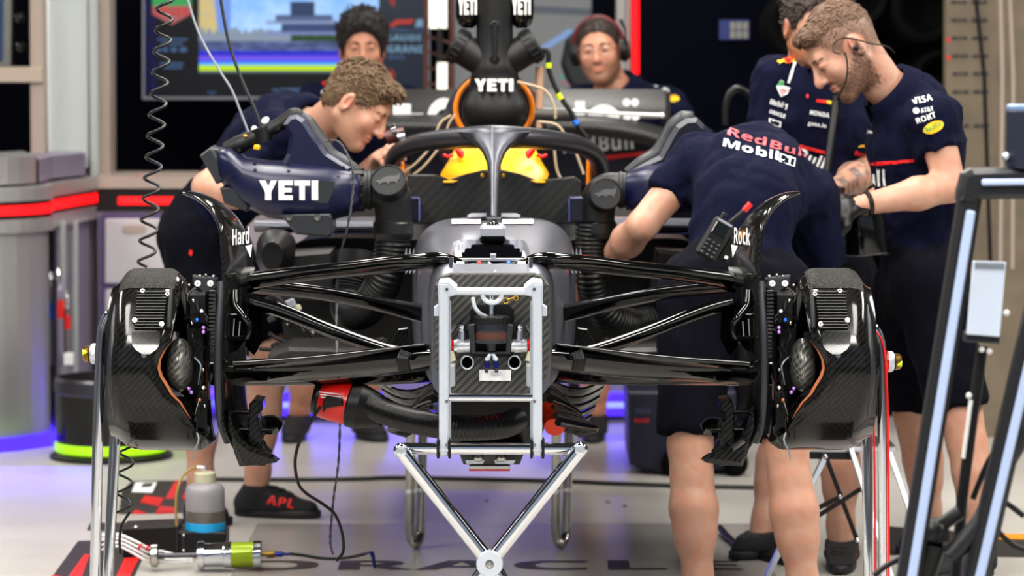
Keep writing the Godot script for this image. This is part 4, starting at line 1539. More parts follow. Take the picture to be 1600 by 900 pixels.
	tube(st, side(spline(PP([[366, 455, 0.1], [368, 478, 0.12], [380, 494, 0.14], [389, 506, 0.14], [388, 524, 0.14], [380, 529, 0.13], [352, 528, 0.1]], 0), 6), s), [0.01, 0.009, 0.008, 0.007, 0.007, 0.006], 10)
	var duct := put("cooling_inlet", st, M.gloss_black, t)
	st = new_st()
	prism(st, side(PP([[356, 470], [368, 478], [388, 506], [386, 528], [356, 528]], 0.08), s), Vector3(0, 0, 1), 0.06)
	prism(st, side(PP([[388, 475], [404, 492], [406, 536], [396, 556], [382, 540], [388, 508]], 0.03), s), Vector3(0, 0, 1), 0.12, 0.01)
	put("duct_dark_fill", st, M.black_wall, duct)  # black prisms: inlet box and the shade painted inside its mouth
	st = new_st()
	for x in [366, 375]:
		tube(st, side([P(x, 498 if x == 366 else 502, 0.1), P(x - 2, 527, 0.1)], s), 0.0015, 6)
	tube(st, side([P(358, 491, 0.1), P(370, 491, 0.1)], s), 0.0018, 6)
	put("duct_bars", st, M.print_grey, duct)
	st = new_st()
	loft(st, [side(ering(P(398, 432, 0), Vector3(0.001, 0.024, 0), Vector3(0, 0, 0.04), 16), s), side(ering(P(378, 436, 0), Vector3(0.002, 0.03, 0), Vector3(0, 0, 0.05), 16), s), side(ering(P(372, 436, 0), Vector3(0.002, 0.03, 0), Vector3(0, 0, 0.05), 16), s)])
	box(st, fl.call(P(376, 462, 0.0)), Vector3(0.03, 0.09, 0.08), 0.01)
	put("upright", st, M.black, t)
	# winglets low down
	st = new_st()
	for y in [643, 671]:
		tube(st, side([P(362, y, 0.05), P(392 if y < 650 else 425, y + 1, 0.06)], s), 0.006, 10)
	var wl := put("winglet_rod", st, M.black, t)
	st = new_st()
	prism(st, side(PP([[388, 690], [389, 632], [396, 625], [410, 628], [411, 640], [402, 648], [406, 668], [412, 684], [404, 697], [392, 696]], 0.09), s), Vector3(0, 0, 1), 0.12, 0.003)
	put("winglet_plate", st, M.carbon, wl)
	st = new_st()
	var horn := []
	for i in 9:
		var a := lerpf(-0.2, 1.0, i / 8.0)
		horn.append(side([P(408 + i * 4.2, 652 + 20 * a - 12 * sin(a * 2.2), 0.1), P(408 + i * 4.2, 654 + 20 * a - 12 * sin(a * 2.2), 0.03), P(410 + i * 3.2, 676 + 3 * sin(i * 0.4), -0.02)], s))
	sheet(st, horn, 0.004)
	put("winglet_horn", st, M.gloss_black, wl)

func halo_and_cockpit(t: Node3D) -> void:
	var st := new_st()
	var hp := [[612, 330, -2.05], [610, 290, -2.0], [611, 258, -1.93], [622, 238, -1.85], [648, 225, -1.72], [690, 218, -1.55], [735, 215, -1.4], [769, 214, -1.34]]
	var pts := PP(hp, 0)
	for i in range(hp.size() - 2, -1, -1): pts.append(mir(pts[i]))
	var p := spline(pts, 5)
	var rings := []
	for i in p.size():
		var f := absf(float(i) / (p.size() - 1) - 0.5) * 2.0
		var tg: Vector3 = (p[mini(i + 1, p.size() - 1)] - p[maxi(i - 1, 0)]).normalized()
		var c := (Vector3(0, 0, 1) - tg * tg.z).normalized()
		rings.append(ering(p[i], c * lerpf(0.05, 0.032, f), tg.cross(c) * lerpf(0.034, 0.026, minf(1, f * 2.2)), 20, 0.9))
	loft(st, rings)
	var h := put("halo", st, M.halo, t, "satin black halo hoop with a slim centre pillar")
	st = new_st()
	rings = []
	for q in [[206, 58, -1.33, 0.06], [217, 46, -1.32, 0.06], [226, 30, -1.3, 0.058], [238, 19, -1.27, 0.055], [255, 11.5, -1.23, 0.05], [280, 8.5, -1.17, 0.045], [310, 7.5, -1.12, 0.045], [336, 7.5, -1.08, 0.05]]:
		rings.append(ering(Vector3(0, P(769, q[0], q[2]).y, q[2]), Vector3(L(q[1], q[2]), 0, 0), Vector3(0, 0, q[3]), 24, 0.9))
	loft(st, rings)
	put("halo_pillar", st, M.halo, h)
	st = new_st()
	tube(st, [P(769, 197, -1.26), P(769, 215, -1.23), P(769, 255, -1.165), P(769, 335, -1.02)], 0.0012, 6)
	put("pillar_seam", st, M.print_grey, h)
	for s in [-1, 1]:
		st = new_st()
		prism(st, side(PP([[730, 336], [736, 333], [760, 333], [760, 338], [732, 339]], -1.06), s), Vector3(0, 0.3, 1).normalized(), 0.05, 0.002)
		put("pillar_foot", st, M.print_grey, h)
	# cockpit
	st = new_st()
	slab(st, [[637, 273], [680, 273], [702, 281], [730, 272], [755, 266], [785, 266], [812, 272], [838, 282], [860, 280], [898, 276], [908, 284], [912, 350], [630, 350]], -1.45, 0.04, 0.004)
	var ck := put("cockpit_screen", st, M.carbon_matt, t, "matt black woven carbon cockpit surround")
	for x in [754, 786]:
		st = new_st()
		lathe(st, frame(P(x, 274, -1.448), Vector3(0, 0, 1)), [[0.006, 0], [0.006, 0.004], [0.001, 0.005]], 12)
		put("brass_bolt", st, M.gold, ck)
	for s in [-1, 1]:
		st = new_st()
		rings = []
		for q in [[283, 702, 10, -1.5], [272, 722, 34, -1.6], [262, 730, 36, -1.7], [250, 736, 34, -1.75], [238, 738, 30, -1.8], [228, 740, 28, -1.82]]:
			var c := P(q[1], q[0], q[3])
			if s > 0: c = mir(c)
			rings.append(ering(c, Vector3(L(q[2], q[3]), 0, 0), Vector3(0, 0, 0.08), 20, 0.6))
		loft(st, rings)
		put("headrest", st, M.yellow, t, "bright yellow padded headrest")
		st = new_st()
		tube(st, side(PP([[712, 232, -1.7], [720, 240, -1.66], [722, 247, -1.66]], 0), s), [0.006, 0.012, 0.004], 8)
		tube(st, side(PP([[692, 242, -1.7], [700, 245, -1.7], [708, 242, -1.7]], 0), s), 0.005, 8)
		put("belt_strap", st, M.red, t)
		st = new_st()
		tube(st, side(PP([[627, 232, -1.95], [628, 290, -1.95]], 0), s), 0.008, 8)
		put("orange_post", st, M.orange, t)
		# mirror housings with a fine pale edge, and sidepod leading edge
		st = new_st()
		prism(st, side(PP([[630, 309], [654, 309], [655, 346], [630, 346]], -1.3), s), Vector3(0, 0, 1), 0.1, 0.004)
		var mr := put("mirror_housing", st, M.navy_paint, t)
		st = new_st()
		tube(st, side(PP([[638, 309], [655, 310], [655, 346]], -1.29), s), 0.0018, 6)
		put("mirror_edge", st, mat(Color(0.3, 0.34, 0.6), 0.4), mr)
		st = new_st()
		loft(st, [side(ering(P(400, 352, -1.7), Vector3(0, 0.02, 0), Vector3(0, 0, 0.08), 16), s), side(ering(P(520, 352, -1.6), Vector3(0, 0.024, 0), Vector3(0, 0, 0.1), 16), s), side(ering(P(640, 350, -1.5), Vector3(0, 0.022, 0), Vector3(0, 0, 0.1), 16), s)])
		var lip := put("sidepod_lip", st, M.body_paint, t)
		st = new_st()
		tube(st, side(PP([[470, 365, -1.55], [640, 363, -1.45]], 0), s), 0.002, 6)
		put("lip_edge", st, mat(Color(0.2, 0.26, 0.6), 0.4), lip)
		# sidepod behind
		st = new_st()
		rings = []
		for q in [[-1.65, 440, 690, 372, 556], [-1.9, 458, 690, 362, 560], [-2.6, 490, 690, 335, 570], [-3.3, 530, 690, 300, 570]]:
			var a := P(q[1], q[3], q[0])
			var b := P(q[2], q[4], q[0])
			rings.append(side(ering((a + b) / 2, Vector3((b.x - a.x) / 2, 0, 0), Vector3(0, (a.y - b.y) / 2, 0), 32, 0.4), s))
		loft(st, rings)
		put("sidepod", st, M.black, t, "black stripped sidepod")
		# clutter behind the arms
		st = new_st()
		loft(st, [side(ering(P(432, 395, -1.6), Vector3(0.06, 0, 0), Vector3(0, 0.07, 0), 20, 0.8), s), side(ering(P(430, 395, -1.35), Vector3(0.055, 0, 0), Vector3(0, 0.065, 0), 20, 0.8), s), side(ering(P(425, 400, -1.3), Vector3(0.03, 0, 0), Vector3(0, 0.04, 0), 20), s)])
		put("intake_can", st, M.plastic, t)
		st = new_st()
		prism(st, side(PP([[440, 396], [520, 390], [528, 470], [430, 470]], -1.4), s), Vector3(0, 0, 1), 0.2, 0.015)
		put("radiator_box", st, mat(Color(0.05, 0.05, 0.05), 0.6), t)
		for q in [[452, 476, 0.018, "print_grey"], [464, 482, 0.012, "cream"], [440, 488, 0.015, "slate"], [425, 498, 0.012, "slate"], [478, 512, 0.011, "print_grey"], [486, 521, 0.009, "print_grey"], [452, 505, 0.008, "steel"], [418, 470, 0.014, "plastic"], [430, 540, 0.012, "plastic"], [492, 548, 0.013, "blue"]]:
			st = new_st()
			box(st, side([P(q[0], q[1], -1.3)], s)[0], Vector3(q[2] * 2, q[2] * 1.5, q[2] * 2), 0.004, Basis(Vector3(0, 0, 1), 0.4))
			put("electric_module", st, M[q[3]], t)
		for q in [[[418, 460], [440, 470], [455, 495], [452, 510]], [[455, 500], [470, 505], [490, 530], [492, 552]], [[420, 520], [450, 535], [520, 540], [600, 530]], [[405, 545], [430, 548], [470, 560]]]:
			st = new_st()
			tube(st, side(spline(PP(q, -1.28), 6), s), 0.006, 8)
			put("loom", st, M.black, t)
		st = new_st()
		prism(st, side(PP([[418, 556], [450, 542], [600, 545], [610, 570], [420, 572]], -1.0), s), Vector3(0, 0, 1), 0.3, 0.012)
		put("floor_edge", st, M.carbon_matt, t)

func engine_end(t: Node3D) -> void:
	# engine cover with orange-lipped intake
	var st := new_st()
	var rings := []
	for q in [[-2.42, 772, 168, 60, 50], [-2.5, 772, 168, 64, 56], [-2.9, 772, 185, 78, 62], [-3.5, 772, 225, 90, 60]]:
		rings.append(ering(P(q[1], q[2], q[0]), Vector3(L(q[3], q[0]), 0, 0), Vector3(0, L(q[4], q[0]), 0), 28, 0.9))
	loft(st, rings)
	var ec := put("engine_cover", st, M.navy_paint, t)
	st = new_st()
	var ring := []
	var c := P(772, 170, -2.38)
	for k in 49: ring.append(c + Vector3(cos(TAU * k / 48) * L(60, -2.38), sin(TAU * k / 48) * L(54, -2.38), 0))
	tube(st, ring, 0.0085, 8)
	put("intake_lip", st, M.orange, ec)
	# rear wing
	var z := -4.0
	var wing := []
	for i in 9:
		var f := i / 8.0
		var row := []
		for j in 13:
			var x := lerpf(514, 1043, j / 12.0)
			row.append(P(x, lerpf(144, 186, f) , z + 0.12 * sin(f * 1.5)))
		wing.append(row)
	st = new_st()
	sheet(st, wing, 0.012)
	var w := put("rear_wing", st, M.carbon_matt, t, "black carbon rear wing with white lettering")
	st = new_st()
	var low := []
	for i in 7:
		var row := []
		for j in 15:
			var x := lerpf(514, 1042, j / 14.0)
			var dip := 0.0 if j < 11 else pow((j - 10) / 4.0, 2.0) * 22
			row.append(P(x, lerpf(187, 204, i / 6.0) + dip, z + 0.16 + 0.05 * sin(i * 0.4)))
		low.append(row)
	sheet(st, low, 0.02)
	put("lower_flap", st, M.carbon_matt, w)
	for s in [-1, 1]:
		st = new_st()
		prism(st, side(PP([[508, 144], [515, 144], [516, 260], [508, 260]], z + 0.15), s), Vector3(0, 0, 1), 0.5, 0.004)
		put("wing_endplate", st, M.carbon_matt, w)
	var zf := z + 0.15
	for a in [[[614, 162], [642, 162], [642, 180], [614, 179]], [[638, 177], [661, 177], [661, 187], [638, 186]], [[899, 158], [914, 158], [914, 189], [899, 189]]]:
		put("wing_lettering", patch(PP(a, zf), Vector3(0, 0, 1)), M.print_white, w)
	for a in [[694, 188, 27, 35], [943, 190, 27, 27]]:
		var poly := []
		for k in 13: poly.append([a[0] + cos(PI - PI * k / 12) * a[2], a[1] - sin(PI * k / 12) * a[3]])
		for k in 13: poly.append([a[0] + cos(PI * k / 12) * (a[2] - 13), a[1] - sin(PI * k / 12) * (a[3] - 17)])
		put("wing_lettering", patch(PP(poly, zf), Vector3(0, 0, 1)), M.print_white, w)
	for a in [[979, 160], [992, 160], [980, 182], [993, 182]]:
		st = new_st()
		lathe(st, frame(P(a[0], a[1], zf), Vector3(0, 0, 1)), [[L(6, z), 0], [L(6, z), 0.003], [0.001, 0.003]], 16)
		put("wing_lettering", st, M.print_white, w)
	st = new_st()
	slab(st, [[640, 205], [1030, 205], [1026, 290], [640, 290]], -4.05, 0.1)
	var cv := put("tail_cover", st, M.navy_paint, t)
	put("cover_lettering", letters("RedBull", P(880, 240, -4.04), P(990, 233, -4.04), Vector3.UP, L(26, z)), M.print_white, cv)
	put("cover_stripe", patch(PP([[940, 244], [1015, 236], [1015, 242], [940, 250]], -4.04), Vector3(0, 0, 1)), M.print_red, cv)
	# the service lance and hoses beside the intake
	st = new_st()
	tube(st, [P(836, 179, -2.3), P(894, 179, -2.3)], [0.021, 0.021], 16)
	var ln := put("service_valve", st, mat(Color(0.32, 0.31, 0.3), 0.35, 0.4), t)
	st = new_st()
	tube(st, [P(890, 173, -2.3), P(960, 177, -2.3), P(1034, 180, -2.3)], [0.006, 0.0055, 0.006], 8)
	ball(st, P(1034, 180, -2.3), Vector3(0.009, 0.009, 0.009), 8)
	put("lance", st, M.white_edge, ln)
	st = new_st()
	tube(st, [P(843, 104, -2.3), P(843, 118, -2.3), P(842, 200, -2.3)], [0.012, 0.014, 0.011], 10)
	put("clear_hose", st, mat(Color(0.75, 0.6, 0.5), 0.25), ln)
	st = new_st()
	tube(st, spline(PP([[845, 90], [850, 78], [857, 84], [857, 106], [866, 132], [880, 158], [892, 175], [905, 200], [918, 216]], -2.25), 6), 0.008, 10)
	put("black_hose", st, M.rubber, ln)
	for a in [[857, 98, 857, 106], [872, 146, 877, 155]]:
		st = new_st()
		tube(st, [P(a[0], a[1], -2.25), P(a[2], a[3], -2.25)], 0.0095, 10)
		put("hose_band", st, M.lime, ln)
	st = new_st()
	tube(st, [P(897, 188, -2.25), P(902, 194, -2.25)], 0.0095, 10)
	put("hose_band", st, M.blue, ln)
	for q in [[[808, 128], [850, 140], [866, 165], [868, 185]], [[840, 190], [870, 195], [885, 215]], [[705, 180], [690, 190], [682, 205]], [[712, 178], [702, 192], [698, 204]], [[866, 232], [870, 265], [878, 282]], [[900, 238], [912, 272]], [[630, 270], [650, 255], [672, 232]], [[632, 282], [660, 262], [684, 234]]]:
		st = new_st()
		tube(st, spline(PP(q, -2.2), 5), 0.004, 6)
		put("cream_line", st, mat(Color(0.7, 0.62, 0.5), 0.4), ln)

func underside(t: Node3D) -> void:
	var st := new_st()
	for s in [-1, 1]:
		for k in 5:
			st = new_st()
			var g := []
			for i in 9:
				var f := i / 8.0
				var x := 680 - f * (90 - k * 10) - k * 3
				var y := 594 + k * 15 + sin(f * 3.0) * (18 - k * 2) - f * 6
				g.append(side([P(x, y, -0.3 - k * 0.12 - f * 0.3), P(x + 4, y + 9 - k, -0.35 - k * 0.12 - f * 0.3), P(x + 9, y + 14 - k, -0.5 - k * 0.12 - f * 0.3)], s))
			sheet(st, g, 0.006)
			put("floor_fence", st, M.carbon if k % 2 else M.gloss_black, t)
		for k in 6:
			st = new_st()
			tube(st, side(spline(PP([[686 - k * 4, 600 + k * 12, -0.2], [668 - k * 7, 612 + k * 11, -0.3], [650 - k * 8, 640 + k * 6, -0.4], [664 - k * 6, 668 + k * 2, -0.5]], 0), 5), s), 0.006 + 0.002 * (k % 3), 8)
			put("floor_pipe", st, [M.black, M.plastic, M.gloss_black][k % 3], t)
	st = new_st()
	loft(st, [ering(P(769, 640, -0.22), Vector3(0.12, 0, 0), Vector3(0, 0.05, 0), 20, 0.5), ering(P(769, 650, -0.6), Vector3(0.13, 0, 0), Vector3(0, 0.1, 0), 20, 0.5), ering(P(769, 640, -1.2), Vector3(0.16, 0, 0), Vector3(0, 0.06, 0), 20, 0.5), ering(P(769, 590, -3.2), Vector3(0.2, 0, 0), Vector3(0, 0.05, 0), 20, 0.5)])
	put("keel", st, M.black, t)
	st = new_st()
	slab(st, [[716, 706], [820, 706], [812, 726], [724, 726]], -0.3, 0.4, 0.006)
	var tray := put("tea_tray", st, M.gloss_black, t)
	st = new_st()
	slab(st, [[733, 728], [797, 728], [797, 733], [733, 733]], -0.32, 0.3, 0.001)
	put("skid_board", st, M.white_edge, tray)
	st = new_st()
	slab(st, [[733, 733], [797, 733], [797, 736], [733, 736]], -0.32, 0.3, 0.0005)
	put("skid_plank", st, M.red, tray)
	for x in [747, 783]:
		st = new_st()
		lathe(st, frame(P(x, 714, -0.29), Vector3(0, 0.5, 1)), [[0.014, 0], [0.014, 0.008], [0.008, 0.012], [0.001, 0.012]], 14)
		put("tray_bolt", st, M.steel, tray)
	for x in [[727, 758], [772, 806]]:
		st = new_st()
		slab(st, [[x[0], 719], [x[1], 719], [x[1] - 4, 725], [x[0] + 2, 725]], -0.293, 0.004, 0.001)
		put("foil_tape", st, M.alu_bright, tray)
	st = new_st()
	tube(st, [P(860, 640, -0.4), P(868, 660, -0.35), P(866, 668, -0.33)], [0.03, 0.032, 0.026], 14)
	put("orange_duct", st, mat(Color(0.9, 0.22, 0.05), 0.4), t)
	st = new_st()
	ball(st, P(773, 620, 0.1), Vector3(0.006, 0.006, 0.006), 10)
	put("red_warning_lamp", st, M.red_lamp, t)

# ---------- stands that carry the car ----------
func stands() -> void:
	var z := 0.42
	var t := thing("front_trestle", "silver frame on crossed chrome tubes holding the car's front", "stand", Vector3(0, 0, z))
	var st: SurfaceTool
	for s in [-1, 1]:
		st = new_st()
		bar(st, side([P(693.5, 712, z)], s)[0], side([P(693.5, 443, z)], s)[0], L(15, z), 0.028, 0.003)
		var up := put("upright", st, M.alu_bright, t)
		st = new_st()
		bar(st, side([P(703, 700, z - 0.01)], s)[0], side([P(703, 470, z - 0.01)], s)[0], L(4, z), 0.02, 0.002)
		put("upright_flange", st, M.alu, up)
		st = new_st()
		prism(st, side(PP([[684, 446], [686, 440], [700, 438], [704, 440], [714, 449], [714, 461], [702, 464], [702, 478], [685, 478]], z + 0.012), s), Vector3(0, 0, 1), 0.09, 0.004)
		put("top_clamp", st, M.alu_bright, t)
		st = new_st()
		prism(st, side(PP([[678, 480], [686, 475], [686, 494], [678, 494]], z), s), Vector3(0, 0, 1), 0.03, 0.002)
		put("outer_tab", st, M.alu_bright, t)
		st = new_st()
		prism(st, side(PP([[701, 571], [711, 571], [711, 603], [701, 606]], z), s), Vector3(0, 0, 1), 0.06, 0.003)
		put("inner_block", st, M.alu, t)
		for x in [682, 700]:
			st = new_st()
			prism(st, side(PP([[x, 690], [x + 2, 687], [x + 4, 687], [x + 4.5, 690], [x + 4.5, 717], [x + 1, 717], [x, 713]], z + 0.025), s), Vector3(0, 0, 1), 0.06, 0.002)
			put("rubber_cheek", st, M.black, t)
		for q in [[452, 4], [627, 3], [695, 3]]:
			st = new_st()
			lathe(st, frame(side([P(698, q[0], z + 0.014)], s)[0], Vector3(0, 0, 1)), [[0.004, 0], [0.004, 0.003], [0.001, 0.003]], 10)
			put("bolt", st, M.steel, up)
	st = new_st()
	tube(st, [P(705, 455, z), P(833, 455, z)], L(6.5, z), 18)
	put("top_bar", st, M.alu_bright, t)
	st = new_st()
	tube(st, [P(702, 621, z), P(834, 621, z)], L(6.5, z), 18)
	put("middle_bar", st, M.chrome, t)
	st = new_st()
	tube(st, [P(628, 701, z), P(904, 701, z)], L(9.5, z), 20)
	put("bottom_tube", st, M.chrome, t)
	st = new_st()
	var ring := []
	for k in 15:
		var a := PI + PI * k / 14
		ring.append(P(769 + cos(a) * 15, 460 - sin(a) * 13, z + 0.002))
	tube(st, ring, 0.006, 8)
	put("column_clamp", st, M.alu_bright, t)
	st = new_st()
	tube(st, [P(768, 456, z - 0.02), P(768, 468, z - 0.02)], 0.0065, 12)
	put("clamp_pin", st, M.chrome, t)
	var hub := P(765, 881, z + 0.04)
	for s in [-1, 1]:
		st = new_st()
		var top := P(627, 704, z + 0.035) if s < 0 else P(906, 702, z + 0.035)
		var dir := (hub - top).normalized()
		tube(st, [top, hub + Vector3(0, 0, -0.02)], L(11.5, z), 20)
		var foot := Vector3(hub.x - s * (hub.y - 0.02) * 0.72, 0.02, z + (0.03 if s < 0 else -0.03))
		tube(st, [hub + Vector3(0, 0, -0.02), foot], L(11, z), 20)
		ball(st, top, Vector3.ONE * L(12.5, z), 16)
		var leg := put("cross_leg", st, M.chrome, t)
		st = new_st()
		lathe(st, frame(top + Vector3(0, 0, L(11, z)), Vector3(0, 0, 1)), [[L(8, z), -0.004], [L(8, z), 0.004], [L(5, z), 0.005], [L(4.5, z), 0.002], [0.001, 0.002]], 18)
		put("pivot_cap", st, M.alu, leg)
		st = new_st()
		box(st, Vector3(foot.x, 0.012, foot.z), Vector3(0.06, 0.024, 0.5), 0.005)
		put("foot_bar", st, M.black, t)
	st = new_st()
	lathe(st, frame(hub, Vector3(0, 0, 1)), [[L(20, z), -0.03], [L(21, z), -0.026], [L(21, z), 0.004], [L(19.5, z), 0.008], [L(7, z), 0.008], [L(6, z), 0.004], [0.001, 0.004]], 32)
	var bs := put("centre_boss", st, M.alu_bright, t)
	st = new_st()
	lathe(st, frame(hub + Vector3(0, 0, 0.004), Vector3(0, 0, 1)), [[L(6, z), 0], [L(5.5, z), 0.005], [L(3, z), 0.006], [L(2.4, z), 0.002], [0.001, 0.002]], 12)
	put("boss_bolt", st, M.steel, bs)
	# hub stands under both front corners
	for s in [-1, 1]:
		var label := "chrome twin-tube hub stand beside the waste drum" if s < 0 else "chrome twin-tube hub stand with red lines beside the step ladder"
		var a := [[184, 494, 0.1], [171, 492, 0.1], [162, 508, 0.1], [158, 540, 0.1], [153, 680, 0.1], [149, 900, 0.1], [147, 1046, 0.1]]
		var b := [[182, 640, -0.02], [180, 680, -0.02], [169, 900, 0.0], [163, 1036, 0.0]]
		if s > 0:
			a = [[1350, 515, 0.1], [1363, 512, 0.1], [1373, 528, 0.1], [1377, 560, 0.1], [1380, 690, 0.1], [1381, 900, 0.1], [1382, 1046, 0.1]]
			b = [[1352, 640, -0.02], [1355, 690, -0.02], [1357, 900, 0.0], [1358, 1036, 0.0]]
		t = thing("hub_stand", label, "stand", P(a[6][0], 1040, 0) * Vector3(1, 0, 1))
		for q in [a, b]:
			st = new_st()
			tube(st, spline(PP(q, 0), 6), 0.0135, 18)
			put("tube", st, M.chrome, t)
		if s > 0:
			for q in [[[1369, 518, 0.115], [1381, 545, 0.115], [1387, 640, 0.115], [1389, 900, 0.115], [1390, 1046, 0.115]], [[1363, 600, -0.01], [1366, 700, -0.005], [1368, 900, 0.012], [1369, 1036, 0.012]]]:
				st = new_st()
				tube(st, spline(PP(q, 0), 6), 0.0026, 8)
				put("red_line", st, M.red, t)
		st = new_st()
		var fx := P((a[6][0] + b[3][0]) / 2.0, 1040, 0.0)
		box(st, Vector3(fx.x, 0.012, 0.05), Vector3(0.2, 0.024, 0.45), 0.006)
		put("base_plate", st, M.black, t)
		var h := P(149, 553, 0.0) if s < 0 else P(1389, 565, 0.0)
		var ax := frame(h, Vector3(s, 0, 0))
		st = new_st()
		lathe(st, ax, [[0.001, -0.012], [0.024, -0.012], [0.026, -0.008], [0.026, 0.006], [0.022, 0.012], [0.001, 0.012]], 6)
		put("hub_nut", st, M.alu_bright, t)
		st = new_st()
		lathe(st, ax, [[0.0265, -0.008], [0.0272, -0.007], [0.0272, -0.003], [0.0265, -0.002]], 24)
		put("nut_band", st, M.red_metal, t)
		st = new_st()
		lathe(st, ax, [[0.018, 0.012], [0.021, 0.016], [0.019, 0.026], [0.013, 0.031], [0.011, 0.02]], 24)
		put("nut_dome", st, M.bronze, t)
		st = new_st()
		tube(st, [ax * Vector3(0.004, 0.018, 0.012), ax * Vector3(0.004, 0.03, 0.012)], 0.008, 12)
		put("lime_pin", st, M.lime, t)
	# nickel loops under the floor of the car
	for q in [[647, 662, 640, "bent nickel floor support whose loop stands beside the trailing cable"], [875, 890, 868, "bent nickel floor support standing beside the bare-legged mechanic"]]:
		t = thing("floor_support", q[3], "stand", G(q[0], 856), "nickel floor supports under the car")
		var zz := G(q[0], 858).z
		st = new_st()
		tube(st, spline(PP([[q[0] - 5, 640, zz], [q[0] - 6, 760, zz], [q[0] - 7, 820, zz], [q[0] - 4, 842, zz], [q[0] + 2, 850, zz + 0.0], [q[0] + 8, 840, zz - 0.03], [q[0] + 10, 815, zz - 0.05], [q[0] + 15, 640, zz - 0.1]], 0), 6), 0.0145, 14)
		put("loop", st, M.steel, t)
		for k in 2:
			st = new_st()
			tube(st, [P(q[0] - 6.5 + k * 16, 764 - k * 2, zz - k * 0.06), P(q[0] - 6.5 + k * 16, 770 - k * 2, zz - k * 0.06)], 0.0165, 12)
			put("clip", st, M.chrome, t)

# ---------- cooling fans ----------
func bull(c: Vector3, x: Vector3, y: Vector3) -> Array:   # a charging bull outline
	var o := []
	for q in [[-1, -0.1], [-0.75, 0.1], [-0.6, 0.05], [-0.3, 0.35], [0.1, 0.5], [0.5, 0.45], [0.75, 0.55], [0.95, 0.85], [0.85, 0.4], [0.9, 0.1], [0.7, -0.05], [0.75, -0.5], [0.55, -0.2], [0.2, -0.15], [-0.05, -0.45], [-0.15, -0.2], [-0.45, -0.25], [-0.75, -0.5], [-0.7, -0.25]]:
		o.append(c + x * q[0] + y * q[1])
	return o
func elbow(t: Node3D, c: Vector3, s: int, disc: Vector3, tilt: Vector3, r: float) -> void:
	var st := new_st()
	var side_v := Vector3(-s, 0, 0)
	# socket joining the fan, then the elbow turning down
	lathe(st, frame(c - side_v * 0.045, side_v), [[0.001, -0.02], [r * 1.08, -0.02], [r * 1.12, -0.012], [r * 1.12, 0.012], [r * 1.05, 0.016], [r * 1.05, 0.03], [r * 1.1, 0.032], [r * 1.1, 0.04], [r, 0.045], [0.001, 0.045]], 32)
	for k in 10:
		var a := TAU * k / 10
		box(st, c - side_v * 0.045 + Vector3(0, cos(a), sin(a)) * r * 1.1 + side_v * 0.006, Vector3(0.03, 0.008, 0.014), 0.002, Basis(Vector3(1, 0, 0), a))
	put("socket", st, M.plastic, t)
	st = new_st()
	var p := spline([c - side_v * 0.02, c + side_v * 0.025, c + side_v * 0.05 + Vector3(0, -0.02, 0), c + side_v * 0.055 + Vector3(0, -0.065, 0), c + side_v * 0.055 + Vector3(0, -0.1, 0)], 5)
	tube(st, p, [r, r * 1.02, r * 1.05, r, r * 0.98], 28)
	var e := put("elbow", st, M.rubber, t)
	st = new_st()
	var xf := frame(disc, tilt)
	lathe(st, xf, [[r * 0.93, -0.05], [r * 0.96, 0.0], [r * 0.95, 0.005], [r * 0.9, 0.007], [r * 0.88, 0.004], [0.001, 0.004]], 36)
	var cap := put("end_cap", st, M.grey_plastic, e)
	var n := tilt.normalized()
	var ux := Vector3(1, 0, 0)
	ux = (ux - n * ux.dot(n)).normalized()
	put("cap_emblem", patch(bull(disc + n * 0.0045, ux * r * 0.7, n.cross(ux) * r * 0.55), n), M.slate, cap)
	st = new_st()
	var b := c + side_v * 0.055 + Vector3(0, -0.1, 0)
	lathe(st, frame(b, Vector3(0, -1, 0)), [[r * 1.0, -0.012], [r * 1.08, -0.008], [r * 1.1, 0.02], [r * 1.05, 0.035], [r * 0.9, 0.035]], 30)
	put("collar", st, M.hose, t)

